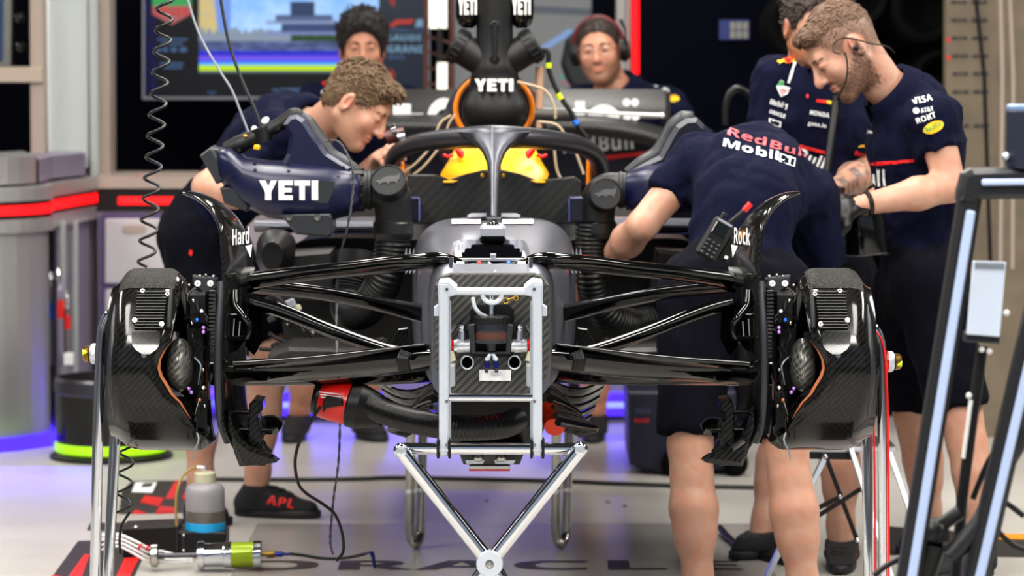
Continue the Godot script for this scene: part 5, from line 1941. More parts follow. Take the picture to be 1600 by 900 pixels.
func fans() -> void:
	var st: SurfaceTool
	var z := -1.1
	# ---- fan beside the bowed mechanic
	var t := thing("cooling_fan", "navy cooling fan with big white lettering and a corrugated hose", "fan", P(460, 345, z))
	st = new_st()
	var rings := []
	for q in [[338, 238, 262, 0.05], [344, 232, 280, 0.08], [362, 231, 302, 0.1], [384, 246, 322, 0.115], [420, 251, 339, 0.125], [465, 252, 345, 0.13], [515, 257, 344, 0.13], [545, 263, 336, 0.12], [560, 270, 327, 0.1], [565, 277, 320, 0.085]]:
		var a := P(q[0], q[1], z)
		var b := P(q[0], q[2], z)
		rings.append(ering((a + b) / 2, Vector3(0, (a.y - b.y) / 2, 0), Vector3(0, 0, q[3]), 32, 0.6))
	loft(st, rings)
	var hull := put("housing", st, M.fan_navy, t, "satin navy moulded fan housing")
	st = new_st()
	slab(st, [[442, 194], [452, 181], [464, 179], [476, 187], [492, 212], [502, 224], [512, 240], [548, 262], [546, 270], [440, 268], [441, 254], [448, 240], [452, 214]], z + 0.07, 0.14, 0.012)
	put("handle_web", st, M.fan_navy, hull)
	st = new_st()
	tube(st, spline(PP([[352, 234], [374, 226], [408, 209], [436, 195], [452, 184], [462, 180], [474, 187]], z), 5), [0.02, 0.026, 0.02, 0.02, 0.02, 0.022, 0.014], 14)
	put("handle", st, M.plastic, hull)
	st = new_st()
	tube(st, spline(PP([[466, 181], [480, 192], [494, 214], [504, 227], [516, 243], [540, 256], [560, 268]], z), 5), [0.016, 0.022, 0.024, 0.024, 0.024, 0.02, 0.014], 12)
	put("handle_spine", st, M.slate, hull)
	st = new_st()
	tube(st, [P(407, 200, z), P(413, 222, z)], 0.028, 14)
	put("handle_strap", st, M.black, hull)
	st = new_st()
	slab(st, [[312, 243], [328, 230], [333, 233], [356, 278], [352, 283], [338, 288]], z + 0.08, 0.16, 0.006)
	slab(st, [[330, 232], [342, 233], [360, 274], [354, 281]], z + 0.07, 0.14, 0.004)
	put("rear_vent", st, M.slate, hull)
	st = new_st()
	slab(st, [[343, 294], [370, 293], [390, 324], [386, 331], [350, 318]], z + 0.1, 0.2, 0.006)
	put("lower_grip", st, M.slate, hull)
	put("lettering", block_letters("YETI", P(405.5, 312.5, z + 0.13), P(497, 312.5, z + 0.13), L(30, z), Vector3(0, 0, 1), 0.003), M.white, hull)
	put("dark_panel", patch(PP([[498, 282], [524, 284], [520, 300], [512, 318], [492, 316]], z + 0.131), Vector3(0, 0, 1), null, 0.0015), M.slate, hull)
	st = new_st()
	slab(st, [[439, 336], [516, 334], [518, 339], [519, 366], [514, 371], [462, 366]], z + 0.14, 0.24, 0.006)
	var br := put("bracket", st, M.slate, t)
	for x in [452, 496]:
		st = new_st()
		lathe(st, frame(P(x, 340, z + 0.141), Vector3(0, 0, 1)), [[L(5.5, z), 0], [L(5, z), 0.004], [L(3, z), 0.004], [L(2.6, z), 0.001], [0.001, 0.001]], 16)
		put("bolt", st, M.steel, br)
	for q in [[373, 235, "black"], [434, 201, "black"], [358, 276, "black"], [536, 262, "black"], [398, 256, "black"], [450, 256, "black"]]:
		st = new_st()
		lathe(st, frame(P(q[0], q[1], z + (0.07 if q[1] < 250 else 0.118)), Vector3(0, 0, 1)), [[0.005, -0.01], [0.005, 0.004], [0.001, 0.004]], 10)
		put("screw", st, M.black, hull)
	for q in [[402, 230, "yellow", 10, 8], [384, 212, "yellow", 6, 4]]:
		st = new_st()
		box(st, P(q[0], q[1], z + 0.01), Vector3(L(q[3], z), L(q[4], z), 0.04), 0.003, Basis(Vector3(0, 0, 1), -0.2))
		put("yellow_tab", st, M.yellow, hull)
	elbow(t, P(583, 296, z + 0.02), -1, P(607, 283, z + 0.075), Vector3(-0.1, 0.62, 1), L(29, z))
	st = new_st()
	hose(st, spline(PP([[614, 338, z + 0.02], [613, 385, z + 0.02], [604, 428, z + 0.01], [588, 462, z - 0.05], [566, 486, z - 0.14], [546, 484, z - 0.24], [545, 458, z - 0.3], [554, 412, z - 0.32]], 0), 10), L(29, z), 0.0125, 0.2, 28)
	put("corrugated_hose", st, M.hose, t)
	st = new_st()
	tube(st, [P(554, 416, z - 0.32), P(556, 394, z - 0.33)], L(32, z - 0.3), 24)
	put("hose_collar", st, M.rubber, t)
	# ---- fan behind the bending mechanic's arm
	t = thing("cooling_fan", "navy cooling fan half hidden behind the bending mechanic's shoulder", "fan", P(1030, 300, z))
	st = new_st()
	rings = []
	for q in [[975, 272, 322, 0.08], [985, 264, 328, 0.1], [1010, 255, 335, 0.12], [1050, 248, 340, 0.13], [1120, 250, 340, 0.13], [1180, 262, 330, 0.1]]:
		var a := P(q[0], q[1], z - 0.25)
		var b := P(q[0], q[2], z - 0.25)
		rings.append(ering((a + b) / 2, Vector3(0, (a.y - b.y) / 2, 0), Vector3(0, 0, q[3]), 28, 0.6))
	loft(st, rings)
	hull = put("housing", st, M.fan_navy, t)
	st = new_st()
	slab(st, [[984, 268], [1012, 252], [1030, 243], [1044, 216], [1056, 196], [1072, 185], [1090, 184], [1102, 196], [1116, 205], [1100, 262], [1000, 276]], z - 0.19, 0.14, 0.014)
	put("handle_web", st, M.navy_paint, hull)
	st = new_st()
	tube(st, spline(PP([[980, 270], [1006, 253], [1028, 240], [1042, 216], [1054, 197], [1068, 186], [1084, 183]], z - 0.23), 5), [0.014, 0.022, 0.024, 0.022, 0.024, 0.024, 0.016], 12)
	put("handle_spine", st, M.slate, hull)
	elbow(t, P(965, 297, z - 0.22), 1, P(946, 303, z - 0.13), Vector3(0.12, 0.25, 1), L(27, z))
	st = new_st()
	hose(st, spline(PP([[926, 345, z - 0.22], [925, 385, z - 0.22], [926, 430, z - 0.22], [934, 466, z - 0.25], [952, 494, z - 0.28], [985, 508, z - 0.35], [1030, 500, z - 0.4]], 0), 10), L(28, z), 0.0125, 0.2, 28)
	put("corrugated_hose", st, M.hose, t)
	# ---- fan on the air intake
	z = -2.25
	t = thing("intake_fan", "black rubber intake cooler with white lettering plugged into the airbox", "fan", P(772, 195, z))
	st = new_st()
	rings = []
	for q in [[-60, 29], [-10, 29], [40, 28.5], [80, 29], [98, 32], [112, 36], [128, 39], [142, 40], [150, 45], [160, 50], [172, 52], [186, 50], [198, 40]]:
		rings.append(ering(P(773, q[0], z), Vector3(L(q[1], z), 0, 0), Vector3(0, 0, L(q[1], z) * (1.0 if q[0] < 120 else 0.7)), 28, 0.85))
	loft(st, rings)
	var body := put("body", st, M.rubber, t)
	put("lettering", block_letters("YETI", P(742, 142.5, z + 0.068), P(802, 142.5, z + 0.068), L(19, z), Vector3(0, 0, 1), 0.012), M.white, body)
	st = new_st()
	tube(st, [P(773, 40, z + 0.066), P(773, 95, z + 0.068)], [0.011, 0.008], 10)
	put("strap", st, M.grey_plastic, body)
	for q in [[40, 7.5], [92, 8.5]]:
		st = new_st()
		lathe(st, frame(P(773, q[0], z + 0.056), Vector3(0, 0, 1)), [[L(q[1], z), 0], [L(q[1], z), 0.01], [L(q[1] - 2, z), 0.014], [L(q[1] - 3.5, z), 0.012], [0.001, 0.012]], 18)
		put("boss", st, M.plastic, body)
	for s in [-1, 1]:
		st = new_st()
		var a := P(773 + s * 20, 95, z)
		var b := P(773 + s * 54, 74, z)
		var ax := (b - a).normalized()
		tube(st, [a, b], L(25, z), 24)
		var stub := put("side_port", st, M.rubber, t)
		st = new_st()
		lathe(st, frame(b, ax), [[L(25, z), -0.012], [L(27, z), -0.01], [L(27, z), 0.022], [L(24, z), 0.03], [0.001, 0.03]], 30)
		for k in 18:
			var ang := TAU * k / 18
			box(st, frame(b, ax) * Vector3(cos(ang) * L(27, z), 0.006, sin(ang) * L(27, z)), Vector3(0.006, 0.026, 0.006), 0.001, frame(b, ax).basis * Basis(Vector3.UP, -ang))
		put("ribbed_cap", st, M.plastic, stub)
		st = new_st()
		var cx := P(773 + s * 42, 10, z)
		rings = []
		for q in [[-40, 18], [10, 19], [28, 18.5], [38, 15], [44, 8]]:
			rings.append(ering(P(773 + s * 42, q[0], z), Vector3(L(q[1], z), 0, 0), Vector3(0, 0, L(q[1], z)), 22))
		loft(st, rings)
		var can := put("motor_can", st, M.gloss_black, t)
		put("can_lettering", block_letters("YETI", P(773 + s * 42 - 15, 23, z + 0.037), P(773 + s * 42 + 14, 23, z + 0.037), L(28, z), Vector3(0, 0, 1), 0.003), M.white, can)
	# ---- red blower under the nose
	z = -0.25
	t = thing("red_blower", "small red and black blower with a corrugated hose under the car", "blower", P(530, 660, z))
	var ax := Vector3(1, -0.22, 0.15).normalized()
	var c := P(528, 627, z)
	st = new_st()
	lathe(st, frame(c, ax), [[0.001, -0.062], [0.044, -0.06], [0.05, -0.05], [0.05, -0.042]], 32)
	put("rear_cover", st, M.black, t)
	st = new_st()
	lathe(st, frame(c, ax), [[0.05, -0.042], [0.052, -0.03], [0.054, 0.02], [0.054, 0.03]], 32)
	var shell := put("shell", st, mat(Color(0.82, 0.07, 0.05), 0.3), t)
	st = new_st()
	for k in 3:
		slab(st, [[499 + k, 612 + k * 4], [533 + k, 616 + k * 4], [533 + k, 617 + k * 4], [499 + k, 613 + k * 4]], z + 0.056, 0.004)
	put("pinstripe", st, M.white, shell)
	st = new_st()
	slab(st, [[506, 624], [512, 618], [536, 623], [536, 634], [510, 638], [505, 646], [503, 636]], z + 0.062, 0.02, 0.003)
	put("grip", st, M.black, t)
	st = new_st()
	lathe(st, frame(c, ax), [[0.055, 0.03], [0.058, 0.034], [0.058, 0.06], [0.05, 0.085], [0.042, 0.11], [0.036, 0.12]], 32)
	put("nozzle", st, M.black, t)
	st = new_st()
	hose(st, spline(PP([[578, 634, z + 0.03], [612, 648, z + 0.1], [655, 660, z + 0.2], [700, 667, z + 0.32], [745, 669, z + 0.36], [785, 665, z + 0.33], [806, 657, z + 0.2]], 0), 8), L(19.5, z), 0.0085, 0.1, 24)
	put("corrugated_hose", st, M.hose, t)

# ---------- things on the floor ----------
func floor_poly(a: Array, h := 0.0015) -> SurfaceTool:
	var st := new_st()
	var p := []
	for q in a: p.append(G(q[0], q[1], h))
	prism(st, p, Vector3.UP, h, 0.0)
	return st
func floor_things() -> void:
	# floor lettering and a darker grey band
	var fl: Node = get_node("floor")
	var st := floor_poly([[402, 818], [1176, 818], [1240, 960], [330, 960]], 0.001)
	put("floor_band", st, tex(mat(Color(1, 1, 1), 0.24), noise_tex(256, 0.01, Color(0.55, 0.54, 0.52), Color(0.61, 0.6, 0.58), 8), 0.4), fl)
	var a := G(355, 890, 0.002)
	var b := G(1160, 890, 0.002)
	put("floor_lettering", letters("ORACLE", a, b, Vector3(0, 0, -1), 0.17, null, true, false, 0.0005), M.print_dark, fl)
	put("floor_lettering", letters("Red Bull Racing", G(360, 925, 0.002), G(1190, 925, 0.002), Vector3(0, 0, -1), 0.24, null, true, false, 0.0005), M.print_dark, fl)
	var t := thing("floor_mat", "black floor mat with red checks behind the bottle and black box", "mat", G(240, 800))
	put("mat", floor_poly([[186, 802], [190, 768], [205, 752], [295, 750], [284, 800]], 0.003), M.mat_black, t)
	for q in [[[258, 779], [274, 751], [285, 751], [271, 779]], [[284, 778], [296, 755], [301, 757], [292, 780]], [[219, 784], [227, 774], [256, 778], [248, 791]], [[242, 801], [250, 790], [278, 793], [272, 800]], [[206, 801], [213, 796], [228, 801]]]:
		put("red_check", floor_poly(q, 0.0045), M.mat_red, t)
	put("white_mark", floor_poly([[206, 768], [212, 754], [245, 753], [238, 769]], 0.0045), M.print_white, t)
	put("mark_core", floor_poly([[220, 761], [224, 755], [240, 754], [236, 760]], 0.006), M.mat_black, t)
	t = thing("floor_mat", "black floor mat with red stripes under the hub stand", "mat", G(170, 880))
	put("mat", floor_poly([[60, 930], [122, 845], [236, 842], [196, 930]], 0.003), M.mat_black, t)
	put("mat_flap", floor_poly([[136, 827], [141, 817], [262, 815], [244, 834]], 0.003), M.mat_black, t)
	for q in [[[98, 912], [132, 866], [140, 866], [124, 912]], [[180, 905], [194, 872], [219, 870], [200, 905]], [[194, 823], [202, 817], [232, 815], [226, 822]], [[76, 908], [82, 898], [98, 900], [92, 908]]]:
		put("red_stripe", floor_poly(q, 0.0045), M.mat_red, t)
	t = thing("floor_mat", "black floor mat edged with yellow tape beside the step ladder", "mat", G(1560, 850))
	put("mat", floor_poly([[1385, 822], [1620, 838], [1640, 870], [1380, 866]], 0.003), M.mat_black, t)
	put("yellow_tape", floor_poly([[1538, 834], [1620, 834], [1622, 842], [1538, 842]], 0.0045), mat(Color(0.9, 0.55, 0.05), 0.5), t)
	st = new_st()
	var line := []
	for q in [[300, 749], [440, 750], [560, 749], [632, 747], [860, 752], [960, 756], [1080, 760], [1220, 763]]: line.append(G(q[0], q[1], 0.006))
	tube(st, spline(line, 4), 0.009, 8)
	solo("floor_cable", st, mat(Color(0.1, 0.09, 0.085), 0.6), "dark cable lying straight across the floor under the car", "cable")
	var rng := RandomNumberGenerator.new()
	rng.seed = 3
	for q in [[760, 782], [949, 784], [542, 822], [655, 860], [976, 790], [815, 865], [1020, 850], [1182, 775]]:
		put("scuff", floor_poly([[q[0] - 3, q[1]], [q[0], q[1] - 1.5], [q[0] + 4, q[1] + 0.5], [q[0], q[1] + 2]], 0.001), M.print_dark, fl)
	# bleeding kit: black box, bottle, pump
	var zb := G(300, 872).z
	t = thing("control_box", "flat black box with twist knobs beside the fluid bottle", "box", G(265, 868))
	st = new_st()
	slab(st, [[190, 826], [278, 822], [279, 868], [192, 870]], zb, 0.16, 0.005)
	var bx := put("case", st, M.black, t)
	st = new_st()
	slab(st, [[278, 831], [353, 832], [353, 864], [278, 866]], zb + 0.01, 0.12, 0.005)
	put("bottle_seat", st, M.black, t)
	for x in [212, 258]:
		st = new_st()
		lathe(st, frame(P(x, 826, zb - 0.03), Vector3.UP), [[L(11, zb), -0.002], [L(11, zb), 0.002], [L(7, zb), 0.004], [L(6, zb), 0.009], [0.001, 0.01]], 16)
		put("knob", st, M.chrome, bx)
	st = new_st()
	tube(st, [P(277, 824, zb + 0.004), P(277, 860, zb + 0.004)], 0.003, 8)
	tube(st, [P(287, 836, zb + 0.014), P(287, 860, zb + 0.014)], 0.0035, 8)
	put("seam_strip", st, M.dark_steel, bx)
	for y in [836, 860]:
		st = new_st()
		ball(st, P(287, y, zb + 0.018), Vector3.ONE * 0.0035, 8)
		put("rivet", st, M.white, bx)
	t = thing("fluid_bottle", "cloudy plastic bottle with a blue band and a brass hose", "bottle", P(320, 830, zb - 0.05))
	var xf := frame(P(321, 830, zb - 0.05), Vector3.UP)
	var u := L(1, zb - 0.05)
	st = new_st()
	lathe(st, xf, [[0.001, 0], [29 * u, 0], [31 * u, 3 * u], [31 * u, 60 * u], [30.5 * u, 68 * u], [27 * u, 73 * u], [20 * u, 76 * u], [16 * u, 78 * u]], 36, true)
	var bt := put("bottle", st, M.bottle, t)
	st = new_st()
	lathe(st, xf, [[31 * u, 2 * u], [31.6 * u, 2.5 * u], [31.6 * u, 15 * u], [31 * u, 15.5 * u]], 36)
	put("blue_band", st, mat(Color(0.1, 0.62, 0.85), 0.4), bt)
	st = new_st()
	lathe(st, xf, [[31.05 * u, 15.5 * u], [31.3 * u, 16 * u], [31.2 * u, 30 * u], [31.02 * u, 34 * u]], 36)
	put("fluid_level", st, tex(mat(Color(1, 1, 1), 0.4), noise_tex(128, 0.02, Color(0.3, 0.29, 0.26), Color(0.42, 0.4, 0.38), 5), 8.0), bt)
	st = new_st()
	lathe(st, xf, [[15 * u, 77 * u], [17 * u, 78 * u], [17 * u, 92 * u], [15.5 * u, 94 * u], [0.001, 94 * u]], 24)
	put("cap", st, M.cream, t)
	st = new_st()
	tube(st, [P(320, 737, zb - 0.05), P(320, 727, zb - 0.05)], [0.006, 0.007], 10)
	tube(st, [P(308, 730, zb - 0.05), P(322, 731, zb - 0.05)], 0.0045, 8)
	put("tap", st, M.chrome, t)
	st = new_st()
	tube(st, spline(PP([[308, 730, zb - 0.05], [292, 737, zb - 0.03], [280, 755, zb - 0.01], [275, 785, zb], [276, 822, zb]], 0), 6), 0.004, 8)
	put("hose", st, mat(Color(0.6, 0.5, 0.25), 0.3), t)
	# bleed pump lying in front
	var zp := G(320, 889).z + 0.04
	t = thing("bleed_pump", "silver pump cylinder with a lime fluid window lying on floor", "pump", G(330, 892))
	var pa := frame(P(241, 868, zp), P(430, 866, zp) - P(241, 868, zp))
	u = L(1, zp)
	st = new_st()
	lathe(st, pa, [[0.001, -6 * u], [16 * u, -6 * u], [18 * u, -4 * u], [18 * u, 5 * u], [16 * u, 7 * u], [0.001, 7 * u]], 24)
	put("hand_knob", st, M.steel, t)
	st = new_st()
	lathe(st, pa, [[6 * u, 7 * u], [6 * u, 16 * u], [4 * u, 16 * u], [4 * u, 70 * u]], 16)
	put("plunger", st, M.dark_steel, t)
	st = new_st()
	lathe(st, pa, [[0.001, 68 * u], [20 * u, 68 * u], [22 * u, 70 * u], [22 * u, 79 * u], [19 * u, 80 * u], [19 * u, 110 * u], [21 * u, 111 * u], [21 * u, 122 * u], [19 * u, 123 * u]], 30)
	put("barrel", st, M.chrome, t)
	st = new_st()
	lathe(st, pa, [[20 * u, 122 * u], [20 * u, 156 * u]], 30)
	put("fluid_window", st, M.fluid, t)
	st = new_st()
	lathe(st, pa, [[20 * u, 156 * u], [22 * u, 157 * u], [22 * u, 168 * u], [20 * u, 170 * u], [0.001, 170 * u]], 30)
	put("end_cap", st, M.chrome, t)
	st = new_st()
	lathe(st, pa, [[3 * u, 170 * u], [3 * u, 178 * u], [6 * u, 178 * u], [6 * u, 190 * u], [3 * u, 190 * u]], 12)
	put("brass_union", st, M.bronze, t)
	st = new_st()
	lathe(st, pa, [[4 * u, 190 * u], [4.5 * u, 192 * u], [4.5 * u, 202 * u], [2.5 * u, 204 * u], [2 * u, 214 * u]], 12)
	put("blue_union", st, mat(Color(0.03, 0.12, 0.5), 0.3, 0.4), t)
	st = new_st()
	tube(st, spline([P(453, 865, zp), P(475, 868, zp), P(500, 872, zp), P(525, 873, zp), P(550, 870, zp), P(572, 865, zp)], 5), 0.0045, 8)
	put("hose", st, M.black, t)
	st = new_st()
	tube(st, [P(572, 865, zp), P(581, 862, zp)], 0.0035, 8)
	tube(st, [P(580, 862, zp), P(583, 870, zp), P(586, 888, zp)], [0.007, 0.006, 0.004], 10)
	put("hose_end", st, mat(Color(0.03, 0.1, 0.4), 0.3, 0.3), t)
	for k in 4:
		st = new_st()
		tube(st, spline(PP([[150 + k * 3, 838 + k * 7, zp - 0.1], [186, 836 + k * 6, zp - 0.05], [212 + k * 2, 846 + k * 8, zp], [238, 858 + k * 7, zp - 0.02], [300, 872 + k * 2, zp - 0.06]], 0), 6), 0.0042, 8)
		solo("white_hose", st, M.white, ["upper white hose curling from the hub stand to the bleed pump", "second white hose bundled behind the hub stand", "third white hose bundled behind the hub stand", "lowest white hose running under the bleed pump"][k], "hose", "white hoses by the bleed pump")
	for q in [[217, 853], [229, 855]]:
		st = new_st()
		tube(st, [P(q[0], q[1], zp + 0.012), P(q[0] + 3, q[1] + 2, zp + 0.012)], 0.009, 10)
		solo("hose_ferrule", st, M.red_metal, "red ferrule on the white hose above the silver knob" if q[0] > 220 else "red ferrule on the white hose nearest the black box", "fitting")
	ladder()
	cart()

func ladder() -> void:
	var zl := -1.3
	var t := thing("step_ladder", "low folding aluminium step ladder with black braces", "ladder", G(1300, 900))
	var st: SurfaceTool
	st = new_st()
	slab(st, [[1258, 700], [1400, 698], [1402, 706], [1256, 708]], zl, 0.25, 0.004)
	put("tread", st, M.alu, t)
	st = new_st()
	slab(st, [[1258, 706], [1340, 707], [1340, 719], [1258, 717]], zl + 0.01, 0.03, 0.003)
	put("black_rail", st, M.black, t)
	for q in [[[1290, 712], [1186, 925], 0.02], [[1326, 690], [1355, 780], 0.02], [[1384, 690], [1440, 850], -0.2], [[1352, 770], [1400, 925], 0.02]]:
		st = new_st()
		bar(st, P(q[0][0], q[0][1], zl + q[2]), P(q[1][0], q[1][1], zl + q[2] + 0.1), L(9, zl), 0.025, 0.002)
		put("leg", st, M.alu, t)
	for q in [[[1290, 713], [1340, 846]], [[1278, 806], [1348, 762]], [[1276, 795], [1316, 774]]]:
		st = new_st()
		bar(st, P(q[0][0], q[0][1], zl + 0.03), P(q[1][0], q[1][1], zl + 0.03), L(7, zl), 0.01, 0.002)
		put("brace", st, M.black, t)
	for q in [[1290, 713], [1313, 776], [1340, 844], [1337, 718]]:
		st = new_st()
		lathe(st, frame(P(q[0], q[1], zl + 0.036), Vector3(0, 0, 1)), [[0.006, 0], [0.006, 0.004], [0.001, 0.006]], 12)
		put("rivet", st, M.chrome if q[0] != 1337 else M.black, t)

func cart() -> void:
	var f := G(1012, 742)
	var t := thing("navy_cart", "dark navy wheeled cart with small red lettering behind the mechanic's legs", "cart", f)
	var st := new_st()
	var z := f.z
	slab(st, [[981, 612], [1150, 612], [1150, 736], [1032, 744], [984, 726]], z, 0.5, 0.012)
	var b := put("case", st, mat(Color(0.06, 0.06, 0.16), 0.5), t)
	put("lettering", letters("ORACLE", P(992, 646, z + 0.002), P(1017, 646, z + 0.002), Vector3.UP, L(9, z)), mat(Color(0.25, 0.27, 0.42), 0.5), b)
	put("red_lettering", letters("Red Bull", P(992, 660, z + 0.002), P(1014, 660, z + 0.002), Vector3.UP, L(7, z)), M.print_red, b)
	for x in [1052, 1150]:
		st = new_st()
		lathe(st, frame(P(x, 724, z + 0.03), Vector3(0.7, 0, 1)), [[0.001, -0.02], [0.035, -0.02], [0.045, -0.012], [0.045, 0.012], [0.035, 0.02], [0.001, 0.02]], 24)
		put("caster", st, M.tyre, t)

# ---------- trolley in front ----------
func trolley() -> void:
	var z := 2.0
	var t := thing("equipment_trolley", "tall black framed trolley with blue-silver rails and a spiral notepad clip", "trolley", G(1480, 1300) * Vector3(1, 0, 1))
	t.position = Vector3(P(1500, 900, z).x, 0, z)
	var st: SurfaceTool
	var rail := mat(Color(0.72, 0.79, 0.93), 0.35, 0.2)
	var frame_m := mat(Color(0.05, 0.055, 0.075), 0.45)
	var posts := [[[1517, 296], [1336, 1420], 36, "post"], [[1680, 230], [1405, 1420], 40, "post"]]
	for q in posts:
		var a := P(q[0][0], q[0][1], z)
		var b := P(q[1][0], q[1][1], z)
		b = a + (b - a) * (a.y / (a.y - b.y)) if b.y < 0.02 else b
		st = new_st()
		bar(st, a, b, L(q[2], z), 0.045, 0.008)
		var post := put("post", st, frame_m, t)
		st = new_st()
		var n := Vector3(0, 0, 0.021)
		bar(st, a + (b - a) * 0.03 + n + Vector3(L(3, z), 0, 0), b + n + Vector3(L(3, z), 0, 0), L(15, z), 0.01, 0.003)
		put("rail", st, rail, post)
		st = new_st()
		box(st, Vector3(b.x, 0.02, b.z), Vector3(0.08, 0.04, 0.12), 0.01)
		put("foot", st, M.rubber, t)
	st = new_st()
	slab(st, [[1499, 300], [1506, 272], [1520, 264], [1700, 262], [1700, 310], [1530, 312], [1524, 318], [1498, 316]], z + 0.03, 0.06, 0.01)
	var top := put("top_beam", st, frame_m, t)
	st = new_st()
	bar(st, P(1534, 285, z + 0.035), P(1700, 283, z + 0.035), L(9, z), 0.01, 0.002)
	put("beam_rail", st, rail, top)
	st = new_st()
	tube(st, spline(PP([[1604, 670, z], [1560, 745, z], [1535, 810, z], [1485, 870, z]], 0), 4), 0.018, 12)
	put("bent_tube", st, frame_m, t)
	# mechanism low between the posts
	st = new_st()
	box(st, P(1455, 832, z - 0.05), Vector3(0.06, 0.05, 0.08), 0.012)
	ball(st, P(1452, 830, z - 0.01), Vector3(0.025, 0.022, 0.02), 14)
	tube(st, PP([[1455, 850, z - 0.03], [1440, 900, z - 0.03], [1425, 960, z - 0.03]], 0), [0.03, 0.028, 0.03], 12)
	tube(st, PP([[1450, 835, z - 0.03], [1500, 800, z - 0.03]], 0), 0.014, 10)
	put("clamp", st, M.rubber, t)
	# notepad and the rod that carries it
	st = new_st()
	tube(st, PP([[1535, 540, z - 0.1], [1520, 650, z - 0.1], [1503, 780, z - 0.1], [1490, 960, z - 0.1]], 0), 0.011, 10)
	var rod := put("rod", st, M.plastic, t)
	st = new_st()
	tube(st, PP([[1517, 625, z - 0.08], [1505, 716, z - 0.08]], 0), 0.004, 8)
	put("white_tube", st, M.white_edge, rod)
	for q in [[1534, 546], [1546, 549], [1514, 618], [1573, 489]]:
		st = new_st()
		ball(st, P(q[0], q[1], z - 0.07), Vector3.ONE * 0.006, 10)
		put("knob", st, M.white_edge, rod)
	st = new_st()
	slab(st, [[1509, 520], [1563, 524], [1562, 538], [1508, 534]], z - 0.06, 0.04, 0.004)
	put("pad_holder", st, M.slate, rod)
	var pad := thing("notepad", "white spiral notepad standing in the trolley's holder", "notepad", P(1536, 525, z - 0.05))
	st = new_st()
	slab(st, [[1521, 408], [1572, 410], [1562, 526], [1511, 522]], z - 0.05, 0.01, 0.001)
	put("pages", st, mat(Color(0.85, 0.9, 0.97), 0.6), pad)
	for k in 11:
		st = new_st()
		var ring := []
		var c := P(1525 + k * 4.2, 414 + k * 0.15, z - 0.053)
		for i in 11: ring.append(c + Vector3(0, cos(TAU * i / 10) * 0.007, sin(TAU * i / 10) * 0.009))
		tube(st, ring, 0.0011, 5)
		put("spiral_ring", st, M.dark_steel, pad)
	# canister standing on the beam
	t = thing("canister", "dark blue canister standing on the trolley's top beam", "canister", P(1600, 262, z))
	st = new_st()
	var xf := frame(P(1605, 262, z), Vector3.UP)
	var u := L(1, z)
	lathe(st, xf, [[0.001, 0], [32 * u, 0], [34 * u, 4 * u], [34 * u, 88 * u], [32 * u, 92 * u], [0.001, 92 * u]], 28)
	put("body", st, mat(Color(0.06, 0.09, 0.17), 0.45), t)
	st = new_st()
	lathe(st, xf, [[33 * u, 90 * u], [34 * u, 92 * u], [34 * u, 97 * u], [30 * u, 99 * u], [0.001, 99 * u]], 28)
	put("lid", st, mat(Color(0.4, 0.5, 0.65), 0.4), t)
	st = new_st()
	ball(st, P(1572, 244, z + 0.02), Vector3.ONE * 0.008, 10)
	put("latch", st, M.alu, t)

